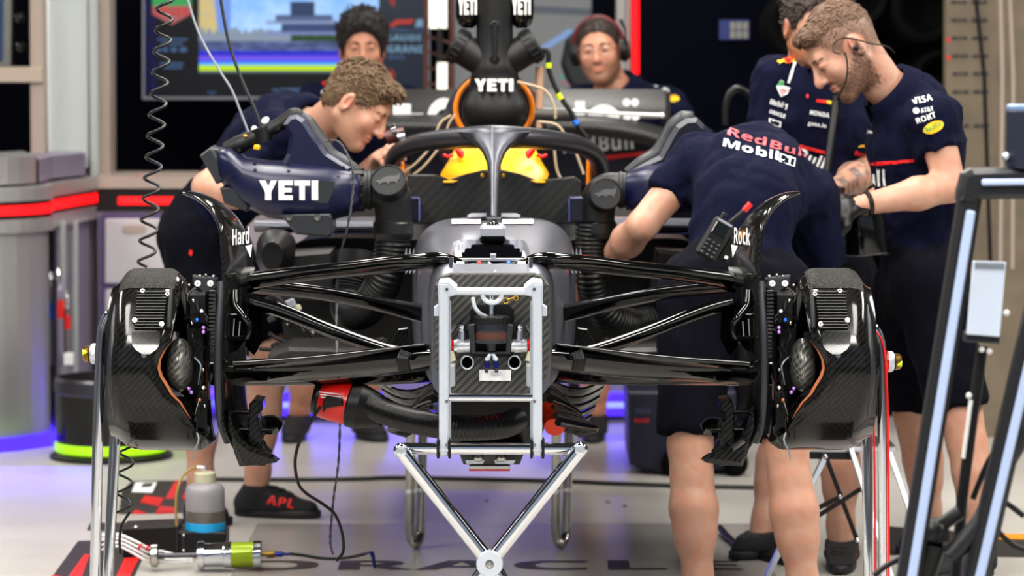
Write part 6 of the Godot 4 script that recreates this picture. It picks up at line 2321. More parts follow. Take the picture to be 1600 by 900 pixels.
# ---------- cables and hanging lines ----------
func helix(st: SurfaceTool, a: Vector3, b: Vector3, r: float, turns: float, w: float, phase := 0.0) -> void:
	var p := []
	var n := int(turns * 16)
	for i in n + 1:
		var f := float(i) / n
		var ang := TAU * turns * f + phase
		p.append(a.lerp(b, f) + Vector3(cos(ang) * r, 0, sin(ang) * r))
	tube(st, p, w, 7)
func cables() -> void:
	var st := new_st()
	var z := -0.55
	helix(st, P(261, -30, z), P(228, 418, z), L(13, z), 13.6, 0.0042, 1.0)
	solo("coiled_air_hose", st, M.hose, "black coiled air line hanging over the brake drum", "hose")
	st = new_st()
	helix(st, P(199, 692, -0.1), P(192, 800, -0.1), L(11, z), 3.4, 0.0034)
	tube(st, spline(PP([[203, 800, -0.1], [190, 822, -0.1], [187, 845, -0.1], [188, 866, -0.1]], 0), 5), 0.0034, 7)
	solo("coiled_air_hose", st, M.hose, "black coiled air line dangling under the brake drum", "hose")
	for q in [[[[288, -20], [310, 50], [340, 105], [362, 140], [378, 180], [388, 206]], "thin pale wire dropping to the lettered fan's rear grip", "print_grey"], [[[342, -20], [356, 60], [376, 120], [398, 170], [408, 200]], "thicker grey wire dropping to the lettered fan's handle strap", "slate"]]:
		st = new_st()
		tube(st, spline(PP(q[0], -1.08), 6), 0.0032 if q[2] == "print_grey" else 0.0045, 7)
		solo("hanging_wire", st, M[q[2]], q[1], "wire")
	st = new_st()
	for k in 2:
		var base := spline(PP([[507, 221, -0.96], [530, 222, -0.94], [548, 255, -0.9], [552, 290, -0.88], [545, 345, -0.85], [530, 410, -0.85], [526, 480, -0.85], [527, 560, -0.7], [531, 640, -0.6], [529, 720, -0.55], [521, 780, -0.5], [516, 840, -0.45], [520, 866, -0.42]], 0), 14)
		var p := []
		for i in base.size(): p.append(base[i] + Vector3(cos(i * 0.9 + k * PI), 0, sin(i * 0.9 + k * PI)) * 0.0018)
		tube(st, p, 0.0021, 6)
	solo("twisted_wire", st, M.slate, "twisted grey wire running from the lettered fan to the floor", "wire")
	st = new_st()
	tube(st, spline(PP([[500, 636, -0.2], [485, 660, -0.22], [468, 690, -0.25], [461, 722, -0.28], [466, 755, -0.32], [480, 772, -0.35], [505, 788, -0.38], [524, 805, -0.4], [535, 835, -0.42], [536, 862, -0.44], [526, 876, -0.45]], 0), 8), 0.0042, 8)
	solo("blower_cable", st, M.black, "black cable looping from the red blower to the floor", "cable")
	for q in [[[[1600, 670], [1570, 690], [1545, 720], [1520, 780]], 1.9], [[[1545, 800], [1560, 780], [1600, 806]], 1.9], [[[1540, 790], [1552, 820], [1580, 850], [1610, 862]], 1.9], [[[1365, 900], [1385, 884], [1410, 872]], 1.9]]:
		st = new_st()
		tube(st, spline(PP(q[0], q[1]), 8), 0.006, 8)
		var k: int = int(q[0][0][0])
		solo("trolley_cable", st, M.plastic, {1600: "thick dark cable arching off the trolley post", 1545: "dark cable straying outward between trolley posts", 1540: "dark cable drooping over the yellow tape", 1365: "dark cable end resting beside the hub stand"}[k], "cable", "cables on the trolley")
	st = new_st()
	tube(st, spline([G(1125, 825, 0.02), G(1145, 846, 0.012), G(1180, 866, 0.012), G(1240, 880, 0.012)], 5), 0.011, 8)
	solo("floor_hose", st, M.black, "black hose on the floor behind the bare legs", "hose")
	st = new_st()
	tube(st, spline(PP([[1133, 195, -2.6], [1134, 165, -2.6], [1141, 145, -2.6], [1155, 138, -2.6], [1172, 150, -2.6], [1184, 178, -2.6], [1188, 240, -2.6]], 0), 6), 0.012, 8)
	solo("arched_hose", st, M.hose, "black hose arching up beside the bending mechanic's shoulder", "hose")
	# headset rod and grey pole between the two standing mechanics
	st = new_st()
	tube(st, PP([[1308, 150, -1.45], [1300, 210, -1.4], [1292, 275, -1.38]], 0), 0.0115, 12)
	solo("grey_pole", st, M.plastic, "dark grey pole held upright between the two standing mechanics", "pole")
	st = new_st()
	tube(st, PP([[1337, -60, -2.4], [1331, 16, -2.4], [1310, 300, -2.4]], 0), 0.009, 10)
	solo("grey_rail", st, M.slate, "slim grey rail rising behind the tall mechanic's head", "pole")

# ---------- people ----------
var fold_noise: FastNoiseLite
var skin_noise: FastNoiseLite
func add_surfaces(to: ArrayMesh, from: ArrayMesh) -> void:
	for i in from.get_surface_count(): to.add_surface_from_arrays(Mesh.PRIMITIVE_TRIANGLES, from.surface_get_arrays(i))
func bounds(p: Array, m: float) -> Array:
	var lo: Vector3 = p[0]
	var hi: Vector3 = p[0]
	for q in p:
		lo = lo.min(q); hi = hi.max(q)
	return [lo - Vector3.ONE * m, hi + Vector3.ONE * m]
func hand_field(w: Vector3, dir: Vector3, palm: Vector3, curl: float, cell: float, grow := 0.0, thumb_side := 1.0) -> Field:
	dir = dir.normalized()
	palm = (palm - dir * palm.dot(dir)).normalized()
	var across := dir.cross(palm) * thumb_side
	var f := Field.new(w - Vector3.ONE * 0.06 + dir.min(Vector3.ZERO) * 0.15, w + Vector3.ONE * 0.06 + dir.max(Vector3.ZERO) * 0.15, cell)
	f.cone(w - dir * 0.03, w + dir * 0.02, 0.028 + grow, 0.03 + grow, 0.02, false, palm, 0.75)
	f.cone(w + dir * 0.03 + across * 0.012, w + dir * 0.085 + across * 0.022, 0.022 + grow, 0.02 + grow, 0.02, false, palm, 0.65)
	f.cone(w + dir * 0.03 - across * 0.012, w + dir * 0.08 - across * 0.022, 0.022 + grow, 0.019 + grow, 0.02, false, palm, 0.65)
	for k in 4:
		var o := across * (0.031 - 0.0205 * k)
		var l: float = [0.078, 0.086, 0.08, 0.062][k]
		var p: Vector3 = w + dir * [0.085, 0.09, 0.087, 0.08][k] + o
		var a := 0.0
		for j in 3:
			a += curl * [0.55, 0.9, 0.7][j]
			var d := dir * cos(a) + palm * sin(a)
			var q: Vector3 = p + d * l * [0.45, 0.32, 0.23][j]
			f.cone(p, q, 0.0095 - 0.0008 * j + grow, 0.009 - 0.0008 * j + grow, 0.006)
			p = q
	var tb := w + dir * 0.03 + across * 0.03
	var td := (dir * 0.6 + across * 0.7 + palm * 0.35 * curl).normalized()
	f.cone(tb - across * 0.01, tb + td * 0.035, 0.015 + grow, 0.012 + grow, 0.012)
	f.cone(tb + td * 0.035, tb + td * 0.04 + (td * 0.5 + dir * 0.5 + palm * 0.6 * curl) * 0.032, 0.0115 + grow, 0.0095 + grow, 0.006)
	return f

func shoe(t: Node3D, ankle: Vector3, heel: Vector3, toe: Vector3, mark := "") -> void:
	var d := (toe - heel) * Vector3(1, 0, 1)
	var len := d.length()
	d = d.normalized()
	var across := d.cross(Vector3.UP)
	heel.y = 0; toe.y = 0
	var f := Field.new(heel.min(toe).min(ankle) - Vector3.ONE * 0.07, heel.max(toe).max(ankle) + Vector3.ONE * 0.07, 0.009)
	var up := Vector3.UP
	f.cone(ankle, heel + d * 0.05 + up * 0.045, 0.043, 0.04, 0.03)
	f.cone(heel + d * 0.042 + up * 0.04, heel + d * len * 0.5 + up * 0.04, 0.039, 0.039, 0.03)
	f.cone(heel + d * len * 0.48 + up * 0.038, toe - d * 0.04 + up * 0.026, 0.041, 0.03, 0.03, false, across, 1.2)
	f.cone(ankle + d * 0.02 - up * 0.015, heel + d * len * 0.6 + up * 0.05, 0.036, 0.026, 0.03)
	f.clip(up * 0.022, -up)
	f.clip(ankle + up * 0.012 + d * 0.01, (up + d * 0.15).normalized())
	var sh := put("shoe", f.mesh(), M.shoe, t)
	var st := new_st()
	var rings := []
	for h in [[0.002, 0.9], [0.006, 1.0], [0.024, 1.0], [0.027, 0.94]]:
		var ring := []
		for i in 28:
			var a := TAU * i / 28
			var x := cos(a)
			var w: float = (0.043 + 0.007 * x) * h[1]
			ring.append(heel + d * (len / 2 + x * len / 2 * lerpf(1.0, h[1], 0.4)) + across * sin(a) * w + up * h[0])
		rings.append(ring)
	loft(st, rings)
	put("sole", st, M.sole, sh)
	for k in 3:
		st = new_st()
		var c := heel + d * len * (0.45 + 0.09 * k)
		var pts := []
		for j in 5:
			var on := f.hit(c + across * lerpf(-0.028, 0.028, j / 4.0) + d * 0.01 * (j % 2), up, 0.0)
			if on.is_finite(): pts.append(on)
		if pts.size() < 2: continue
		tube(st, pts, 0.003, 5)
		put("lace", st, M.black, sh)
	if mark != "":
		var n := Vector3(0, 0, 1)
		var a := heel + d * len * 0.42 + up * 0.05
		var b := heel + d * len * 0.72 + up * 0.035
		if a.x > b.x:
			var tmp := a
			a = b; b = tmp
		put("shoe_mark", letters(mark, a, b, up, 0.028, f), M.print_red, sh)

func person(s: Dictionary) -> Dictionary:
	var j: Dictionary = s.j
	var t := thing("person", s.label, "person", Vector3(j.pelvis.x, 0.0, j.pelvis.z), "people in the garage")
	var front: Vector3 = s.front.normalized()
	var tone: Color = s.tone
	# --- head
	var up: Vector3 = s.head_up.normalized()
	var fw: Vector3 = (s.head_fw - up * s.head_fw.dot(up)).normalized()
	var B := Basis(up.cross(fw), up, fw)
	var hc: Vector3 = j.head
	var k: float = s.get("head_size", 1.0)
	var H := func(x: float, y: float, z: float) -> Vector3: return hc + B * (Vector3(x, y, z) * k)
	var hf := Field.new(hc - Vector3.ONE * 0.145, hc + Vector3.ONE * 0.145, s.get("head_cell", 0.0048))
	hf.ell(H.call(0, 0.032, -0.014), Vector3(0.077, 0.087, 0.098) * k, 0.02, B)
	hf.ell(H.call(0, -0.035, 0.028), Vector3(0.06, 0.08, 0.062) * k, 0.03, B)
	for x in [-1, 1]:
		hf.cone(H.call(x * 0.054, -0.05, -0.012), H.call(x * 0.014, -0.1, 0.066), 0.02 * k, 0.018 * k, 0.03)
		hf.ell(H.call(x * 0.04, -0.022, 0.062), Vector3(0.022, 0.022, 0.02) * k, 0.025, B)
	hf.cone(H.call(-0.03, 0.028, 0.077), H.call(0.03, 0.028, 0.077), 0.0125 * k, 0.0125 * k, 0.02)
	hf.ell(H.call(0, -0.1, 0.07), Vector3(0.022, 0.016, 0.018) * k, 0.02, B)
	for x in [-1, 1]: hf.ell(H.call(x * 0.031, 0.008, 0.098), Vector3(0.019, 0.0115, 0.014) * k, 0.012, B, true)
	hf.cone(H.call(0, 0.015, 0.088), H.call(0, -0.024, 0.11), 0.008 * k, 0.012 * k, 0.012)
	hf.cone(H.call(0, -0.026, 0.1), H.call(0, -0.032, 0.112), 0.012 * k, 0.0105 * k, 0.008)
	for x in [-1, 1]: hf.ell(H.call(x * 0.0125, -0.033, 0.098), Vector3(0.008, 0.007, 0.01) * k, 0.006, B)
	hf.ell(H.call(0, -0.058, 0.088), Vector3(0.024, 0.006, 0.01) * k, 0.008, B)
	hf.ell(H.call(0, -0.07, 0.086), Vector3(0.02, 0.007, 0.011) * k, 0.008, B)
	hf.ell(H.call(0, -0.0635, 0.1), Vector3(0.024, 0.0022, 0.009) * k, 0.003, B, true)
	for x in [-1, 1]:
		hf.ell(H.call(x * 0.031, 0.006, 0.071), Vector3(0.0165, 0.0135, 0.0135) * k, 0.005, B)
		var lid: float = s.get("lid", 0.0)
		hf.ell(H.call(x * 0.031, 0.0125 - lid * 0.006, 0.077), Vector3(0.0165, 0.0075 + lid * 0.004, 0.0155) * k, 0.004, B)
		hf.ell(H.call(x * 0.031, -0.0045, 0.0765), Vector3(0.0155, 0.0055, 0.0135) * k, 0.004, B)
		var eb := B * Basis(Vector3.UP, x * 0.35)
		hf.ell(H.call(x * 0.08, -0.004, -0.014), Vector3(0.009, 0.033, 0.019) * k, 0.006, eb)
		hf.ell(H.call(x * 0.088, 0.0, -0.008), Vector3(0.006, 0.02, 0.01) * k, 0.004, eb, true)
	hf.cone(H.call(0, -0.03, -0.035), j.neck, 0.056 * k, 0.06, 0.03)
	var beard: float = s.get("beard", 0.0)
	var bc: Color = s.get("beard_color", Color(0.1, 0.06, 0.04))
	var hl: float = s.get("hairline", 0.075)
	var scalp: Color = s.get("scalp_color", Color(0.08, 0.05, 0.035))
	var shade := func(p: Vector3) -> Color:
		var q: Vector3 = B.inverse() * (p - hc) / k
		var n := skin_noise.get_noise_3dv(p * 260.0)
		var n2 := skin_noise.get_noise_3dv(p * 40.0)
		var c := tone.lerp(Color(tone.r, tone.g * 0.85, tone.b * 0.82), clampf(0.5 + n2, 0, 1))
		var red := maxf(0.0, 1.0 - Vector2(absf(q.x) - 0.088, q.y).length() / 0.03) * float(q.z < 0.02)
		red = maxf(red, 0.6 * maxf(0.0, 1.0 - (q - Vector3(0, -0.03, 0.108)).length() / 0.025))
		c = c.lerp(Color(tone.r, tone.g * 0.5, tone.b * 0.45), red * 0.6)
		var lip := smoothstep(0.013, 0.008, absf(q.y + 0.064)) * smoothstep(0.03, 0.02, absf(q.x)) * smoothstep(0.075, 0.085, q.z)
		c = c.lerp(Color(tone.r * 0.85, tone.g * 0.6, tone.b * 0.6), lip * 0.7)
		if beard > 0:
			var edge := n * 0.012
			var yb := 0.012 if q.z < -0.02 else lerpf(0.012, -0.034, (q.z + 0.02) / 0.045) if q.z < 0.025 else lerpf(-0.034, -0.056, (q.z - 0.025) / 0.05) if q.z < 0.075 else -0.05
			var b := smoothstep(-0.006, 0.012, yb - q.y + edge) * smoothstep(-0.03, -0.012, q.z + edge)
			b = maxf(b, smoothstep(0.009, 0.005, absf(q.y + 0.0505)) * smoothstep(0.034, 0.026, absf(q.x)) * smoothstep(0.07, 0.082, q.z))
			b *= 1.0 - lip
			b *= smoothstep(-0.14, -0.118, q.y + edge)
			c = c.lerp(bc, clampf(b * beard * (0.85 + n * 0.5), 0, 1))
		var up_a := 0.52 * (q.y - hl) - 0.85 * (q.z - 0.078)
		var up_b := q.y + 0.05 - 0.25 * (q.z + 0.05)
		var ear := smoothstep(0.03, 0.036, Vector2(q.y + 0.004, q.z + 0.012).length()) if absf(q.x) > 0.06 else 1.0
		var sc := smoothstep(-0.004, 0.01, up_a + n * 0.006) * smoothstep(-0.01, 0.025, up_b + n * 0.01) * ear
		return c.lerp(scalp, clampf(sc * s.get("scalp", 0.9) * (0.85 + n * 0.4), 0, 1))
	var limb_shade := func(p: Vector3) -> Color:
		var n2 := skin_noise.get_noise_3dv(p * 25.0)
		var n := skin_noise.get_noise_3dv(p * 300.0)
		var c := tone.lerp(Color(tone.r, tone.g * 0.82, tone.b * 0.78), clampf(0.4 + n2 * 1.2, 0, 1))
		if s.get("tattoo", false) and p.y > 0.9:
			var w := skin_noise.get_noise_3dv(p * 90.0)
			if absf(w) < 0.12: c = c.lerp(Color(0.06, 0.07, 0.08), 0.75)
		return c * (1.0 + n * 0.05)
	# --- body
	var all := []
	for key in j: all.append(j[key])
	var bb := bounds(all, 0.12)
	var f := Field.new(bb[0], bb[1], s.get("cell", 0.015))
	var mid: Vector3 = j.pelvis.lerp(j.chest, 0.5) + s.get("bow", Vector3.ZERO)
	var cap := func(fd: Field, g: float, skin: bool) -> void:
		fd.cone(j.hip_l, j.hip_r, 0.1 + g, 0.1 + g, 0.04, false, front, 0.95)
		fd.cone(j.pelvis, mid, 0.125 + g, 0.13 + g, 0.05, false, front, 0.8)
		fd.cone(mid, j.chest.lerp(mid, 0.35), 0.13 + g, 0.155 + g, 0.06, false, front, 0.78)
		fd.cone(j.chest.lerp(mid, 0.35), j.chest, 0.155 + g, 0.1 + g, 0.06, false, front, 0.78)
		for e in ["l", "r"]:
			fd.cone(j.chest.lerp(mid, 0.12), j["sh_" + e], 0.085 + g, 0.062 + g, 0.05)
	cap.call(f, -0.012, true)
	f.cone(j.chest, j.neck, 0.07, 0.058, 0.04)
	f.cone(j.neck, hc - B.y * 0.03 - B.z * 0.03, 0.056, 0.05, 0.02)
	for e in ["l", "r"]:
		var sh: Vector3 = j["sh_" + e]
		var el: Vector3 = j["el_" + e]
		var wr: Vector3 = j["wr_" + e]
		f.cone(sh, el, 0.056, 0.043, 0.02)
		f.cone(el, el.lerp(wr, 0.35), 0.041, 0.047, 0.02)
		f.cone(el.lerp(wr, 0.35), wr, 0.046, 0.028, 0.02)
		var hp: Vector3 = j["hip_" + e]
		var kn: Vector3 = j["knee_" + e]
		var an: Vector3 = j["ank_" + e]
		f.cone(hp, kn, 0.088, 0.058, 0.03)
		var back: Vector3 = s.get("leg_back", -front) * Vector3(1, 0, 1)
		var cf: float = s.get("calf", 0.056)
		f.cone(kn, kn.lerp(an, 0.2) + back * 0.004, 0.055, 0.054, 0.03)
		f.cone(kn.lerp(an, 0.2) + back * 0.004, kn.lerp(an, 0.42) + back * 0.008, 0.053, cf, 0.03)
		f.cone(kn.lerp(an, 0.42) + back * 0.008, kn.lerp(an, 0.6) + back * 0.006, cf, cf * 0.86, 0.03)
		f.cone(kn.lerp(an, 0.6) + back * 0.006, kn.lerp(an, 0.88), cf * 0.86, 0.038, 0.03)
		f.cone(kn.lerp(an, 0.88), an, 0.038, 0.035, 0.03)
		f.cone(an, an - Vector3(0, 0.04, 0), 0.036, 0.036, 0.02)
	var body := f.mesh(limb_shade)
	add_surfaces(body, hf.mesh(shade))
	for e in ["l", "r"]:
		if s.get("glove_" + e, false): continue
		var wr: Vector3 = j["wr_" + e]
		add_surfaces(body, hand_field(wr, wr - j["el_" + e], s.get("palm_" + e, Vector3.DOWN), s.get("curl_" + e, 0.6), 0.0045).mesh(limb_shade))
	put("body", body, M.skin, t)
	for e in ["l", "r"]:
		if s.get("glove_" + e, false):
			var wr: Vector3 = j["wr_" + e]
			put("glove", hand_field(wr, wr - j["el_" + e], s.get("palm_" + e, Vector3.DOWN), s.get("curl_" + e, 0.6), 0.0045, 0.002).mesh(), M.glove, t)
	# --- eyes and brows
	for x in [-1, 1]:
		var st := new_st()
		ball(st, H.call(x * 0.031, 0.0055, 0.0795), Vector3.ONE * 0.0112 * k, 12)
		var eye := put("eye", st, M.eye_white, t)
		st = new_st()
		var look: Vector3 = (fw * 1.0 - up * s.get("gaze_down", 0.2)).normalized()
		ball(st, H.call(x * 0.031, 0.0055, 0.0795) + look * 0.0068 * k, Vector3.ONE * 0.0056 * k, 10)
		put("iris", st, M.eye_dark, eye)
		st = new_st()
		var ly: float = 0.0055 - 0.008 * s.get("lid", 0.0)
		tube(st, [H.call(x * 0.017, ly - 0.001, 0.088), H.call(x * 0.03, ly + 0.0015, 0.093), H.call(x * 0.045, ly - 0.0015, 0.083)], [0.0007, 0.0012, 0.0007], 5)
		put("lashes", st, M.eye_dark, eye)
		st = new_st()
		tube(st, [H.call(x * 0.012, 0.026, 0.0935), H.call(x * 0.028, 0.031, 0.091), H.call(x * 0.05, 0.025, 0.073)], [0.003, 0.0042, 0.002], 6)
		put("eyebrow", st, M[s.hair], t)
	# --- hair
	var r := Field.new(hc - Vector3.ONE * 0.15, hc + Vector3.ONE * 0.16, s.get("head_cell", 0.0048) * 1.1)
	var th: float = s.get("hair_thick", 0.012)
	r.ell(H.call(0, 0.036 + th * 0.6, -0.018 + th * 0.1), (Vector3(0.077, 0.087, 0.1) + Vector3(th * s.get("hair_sides", 0.6), th, th * s.get("hair_back", 0.9))) * k, 0.02, B)
	if not s.has("crop"): r.ell(H.call(0, -0.01, -0.05), Vector3(0.072, 0.07, 0.062) * k, 0.02, B)
	if s.get("quiff", 0.0) > 0: r.ell(H.call(0, 0.09, 0.058), Vector3(0.056, 0.026, 0.036) * k, 0.02, B)
	r.rough(skin_noise, s.get("hair_rough", 0.004), Vector3.ONE * s.get("hair_grain", 90.0))
	r.clip(H.call(0, hl, 0.078), B * Vector3(0, -0.52, 0.85).normalized())
	r.clip(H.call(0, -0.05, -0.05), B * Vector3(0, -1, 0.25).normalized())
	for x in [-1, 1]: r.ell(H.call(x * 0.092, -0.006, -0.012), Vector3(0.024, 0.036, 0.024) * k, 0.004, B, true)
	if s.has("crop"): r.clip(H.call(0, s.crop, 0), B * Vector3(0, -1, 0.35).normalized())
	var hm := r.mesh()
	if s.get("tuft", 0.0) > 0:
		var hv: PackedVector3Array = hm.surface_get_arrays(0)[Mesh.ARRAY_VERTEX]
		var hn: PackedVector3Array = hm.surface_get_arrays(0)[Mesh.ARRAY_NORMAL]
		var rg := RandomNumberGenerator.new()
		rg.seed = 9
		var ht := new_st()
		for i in int(s.get("tufts", 600)):
			var w := rg.randi() % hv.size()
			var nn := hn[w]
			var lq: Vector3 = B.inverse() * (hv[w] - hc)
			if lq.y < 0.0 and rg.randf() < 0.6: continue
			var sweep: Vector3 = B * (s.get("sweep", Vector3(0, -0.2, 1)) as Vector3) + Vector3(rg.randf_range(-1, 1), rg.randf_range(-1, 1), rg.randf_range(-1, 1)) * s.get("mess", 0.5)
			var tg := (sweep - nn * sweep.dot(nn)).normalized()
			var ln: float = s.tuft * rg.randf_range(0.6, 1.2) * (1.0 if lq.y > 0.06 else 0.55)
			var cu: Vector3 = tg.cross(nn) * rg.randf_range(-0.5, 0.5)
			var p0 := hv[w] - nn * 0.003
			tube(ht, [p0, p0 + (tg * 0.6 + nn * 0.35 + cu * 0.2) * ln * 0.5, p0 + (tg + nn * 0.38 + cu) * ln * 0.8, p0 + (tg * 1.2 + nn * 0.22 + cu * 1.8) * ln], [0.0035, 0.0036, 0.0028, 0.0006], 5)
		add_surfaces(hm, done(ht))
	put("hair", hm, M[s.hair], t)
	# --- clothes
	var res := {"node": t, "head": hf, "H": H, "B": B}
	var sb := bounds([j.hip_l, j.hip_r, j.chest, j.sh_l, j.sh_r, j.el_l, j.el_r, j.neck], 0.2)
	var c := Field.new(sb[0], sb[1], s.get("cell", 0.015) * 0.82)
	cap.call(c, 0.012, false)
	c.cone(j.chest, j.chest.lerp(j.neck, s.get("neckline", 0.62)), 0.1, 0.08, 0.05, true)
	for e in ["l", "r"]:
		c.cone(j["sh_" + e], j["sh_" + e].lerp(j["el_" + e], s.get("sleeve_" + e, 0.72)), 0.076, 0.07, 0.04, true)
	var tdir: Vector3 = (j.chest - j.pelvis).normalized()
	c.rough(fold_noise, 0.014, Vector3(1.0, 0.55, 1.0) * 7.0)
	c.rough(fold_noise, 0.004, Vector3(1.0, 0.6, 1.0) * 22.0)
	c.clip(j.pelvis - tdir * s.get("shirt_hem", 0.07), -tdir)
	res.shirt = put("shirt", c.mesh(), M.shirt, t, s.get("shirt_label", ""))
	res.field = c
	# collar
	var st := new_st()
	var nd: Vector3 = (j.neck - j.chest).normalized()
	var cx := nd.cross(front).normalized()
	var cz := cx.cross(nd)
	var g := []
	for i in 25:
		var a := lerpf(0.22, TAU - 0.22, i / 24.0)
		var o: Vector3 = (cz * cos(a) + cx * sin(a)) * s.get("collar", 1.0)
		var base: Vector3 = j.chest.lerp(j.neck, s.get("neckline", 0.62))
		g.append([base + o * 0.104 - nd * 0.012, base + o * 0.094 + nd * 0.012, base + o * 0.083 + nd * 0.034, base + o * 0.075 + nd * 0.028])
	sheet(st, g, 0.004)
	put("collar", st, M.shirt, res.shirt)
	# shorts
	var pb := bounds([j.hip_l, j.hip_r, j.knee_l, j.knee_r, j.pelvis], 0.2)
	var q := Field.new(pb[0], pb[1], s.get("cell", 0.015) * 0.95)
	q.cone(j.hip_l, j.hip_r, 0.112, 0.112, 0.04)
	q.cone(j.pelvis + tdir * 0.06, j.pelvis - tdir * 0.03, 0.135, 0.14, 0.04, false, front, 0.85)
	for e in ["l", "r"]:
		q.cone(j["hip_" + e], j["hip_" + e].lerp(j["knee_" + e], s.get("shorts_" + e, 0.92)), 0.113, 0.094, 0.04, true)
	q.rough(fold_noise, 0.01, Vector3(1.0, 0.5, 1.0) * 7.0)
	q.clip(j.pelvis + tdir * 0.1, tdir)
	res.shorts = put("shorts", q.mesh(), M.shorts, t)
	res.shorts_field = q
	for e in ["l", "r"]:
		if s.has("heel_" + e): shoe(t, j["ank_" + e], s["heel_" + e], s["toe_" + e], s.get("mark_" + e, ""))
	return res

func print_on(res: Dictionary, z: float, items: Array) -> void:   # [kind, material, text or outline, ...] pressed onto the shirt
	for a in items:
		if a[0] == "t":   # text: left x, base y, right x, base y, height px
			var p0 := P(a[3], a[4], z)
			var p1 := P(a[5], a[6], z)
			put("shirt_lettering", letters(a[2], p0, p1, Vector3.UP, L(a[7], z), res.field, true, false, 0.007), M[a[1]], res.shirt)
		else:
			put("shirt_badge", patch(PP(a[2], z), Vector3(0, 0, 1), res.field, 0.0035 if a[0] == "p" else 0.005), M[a[1]], res.shirt)
func oval(x: float, y: float, rx: float, ry: float, turn := 0.0) -> Array:
	var o := []
	for i in 20:
		var v := Vector2(cos(TAU * i / 20) * rx, sin(TAU * i / 20) * ry).rotated(turn)
		o.append([x + v.x, y + v.y])
	return o

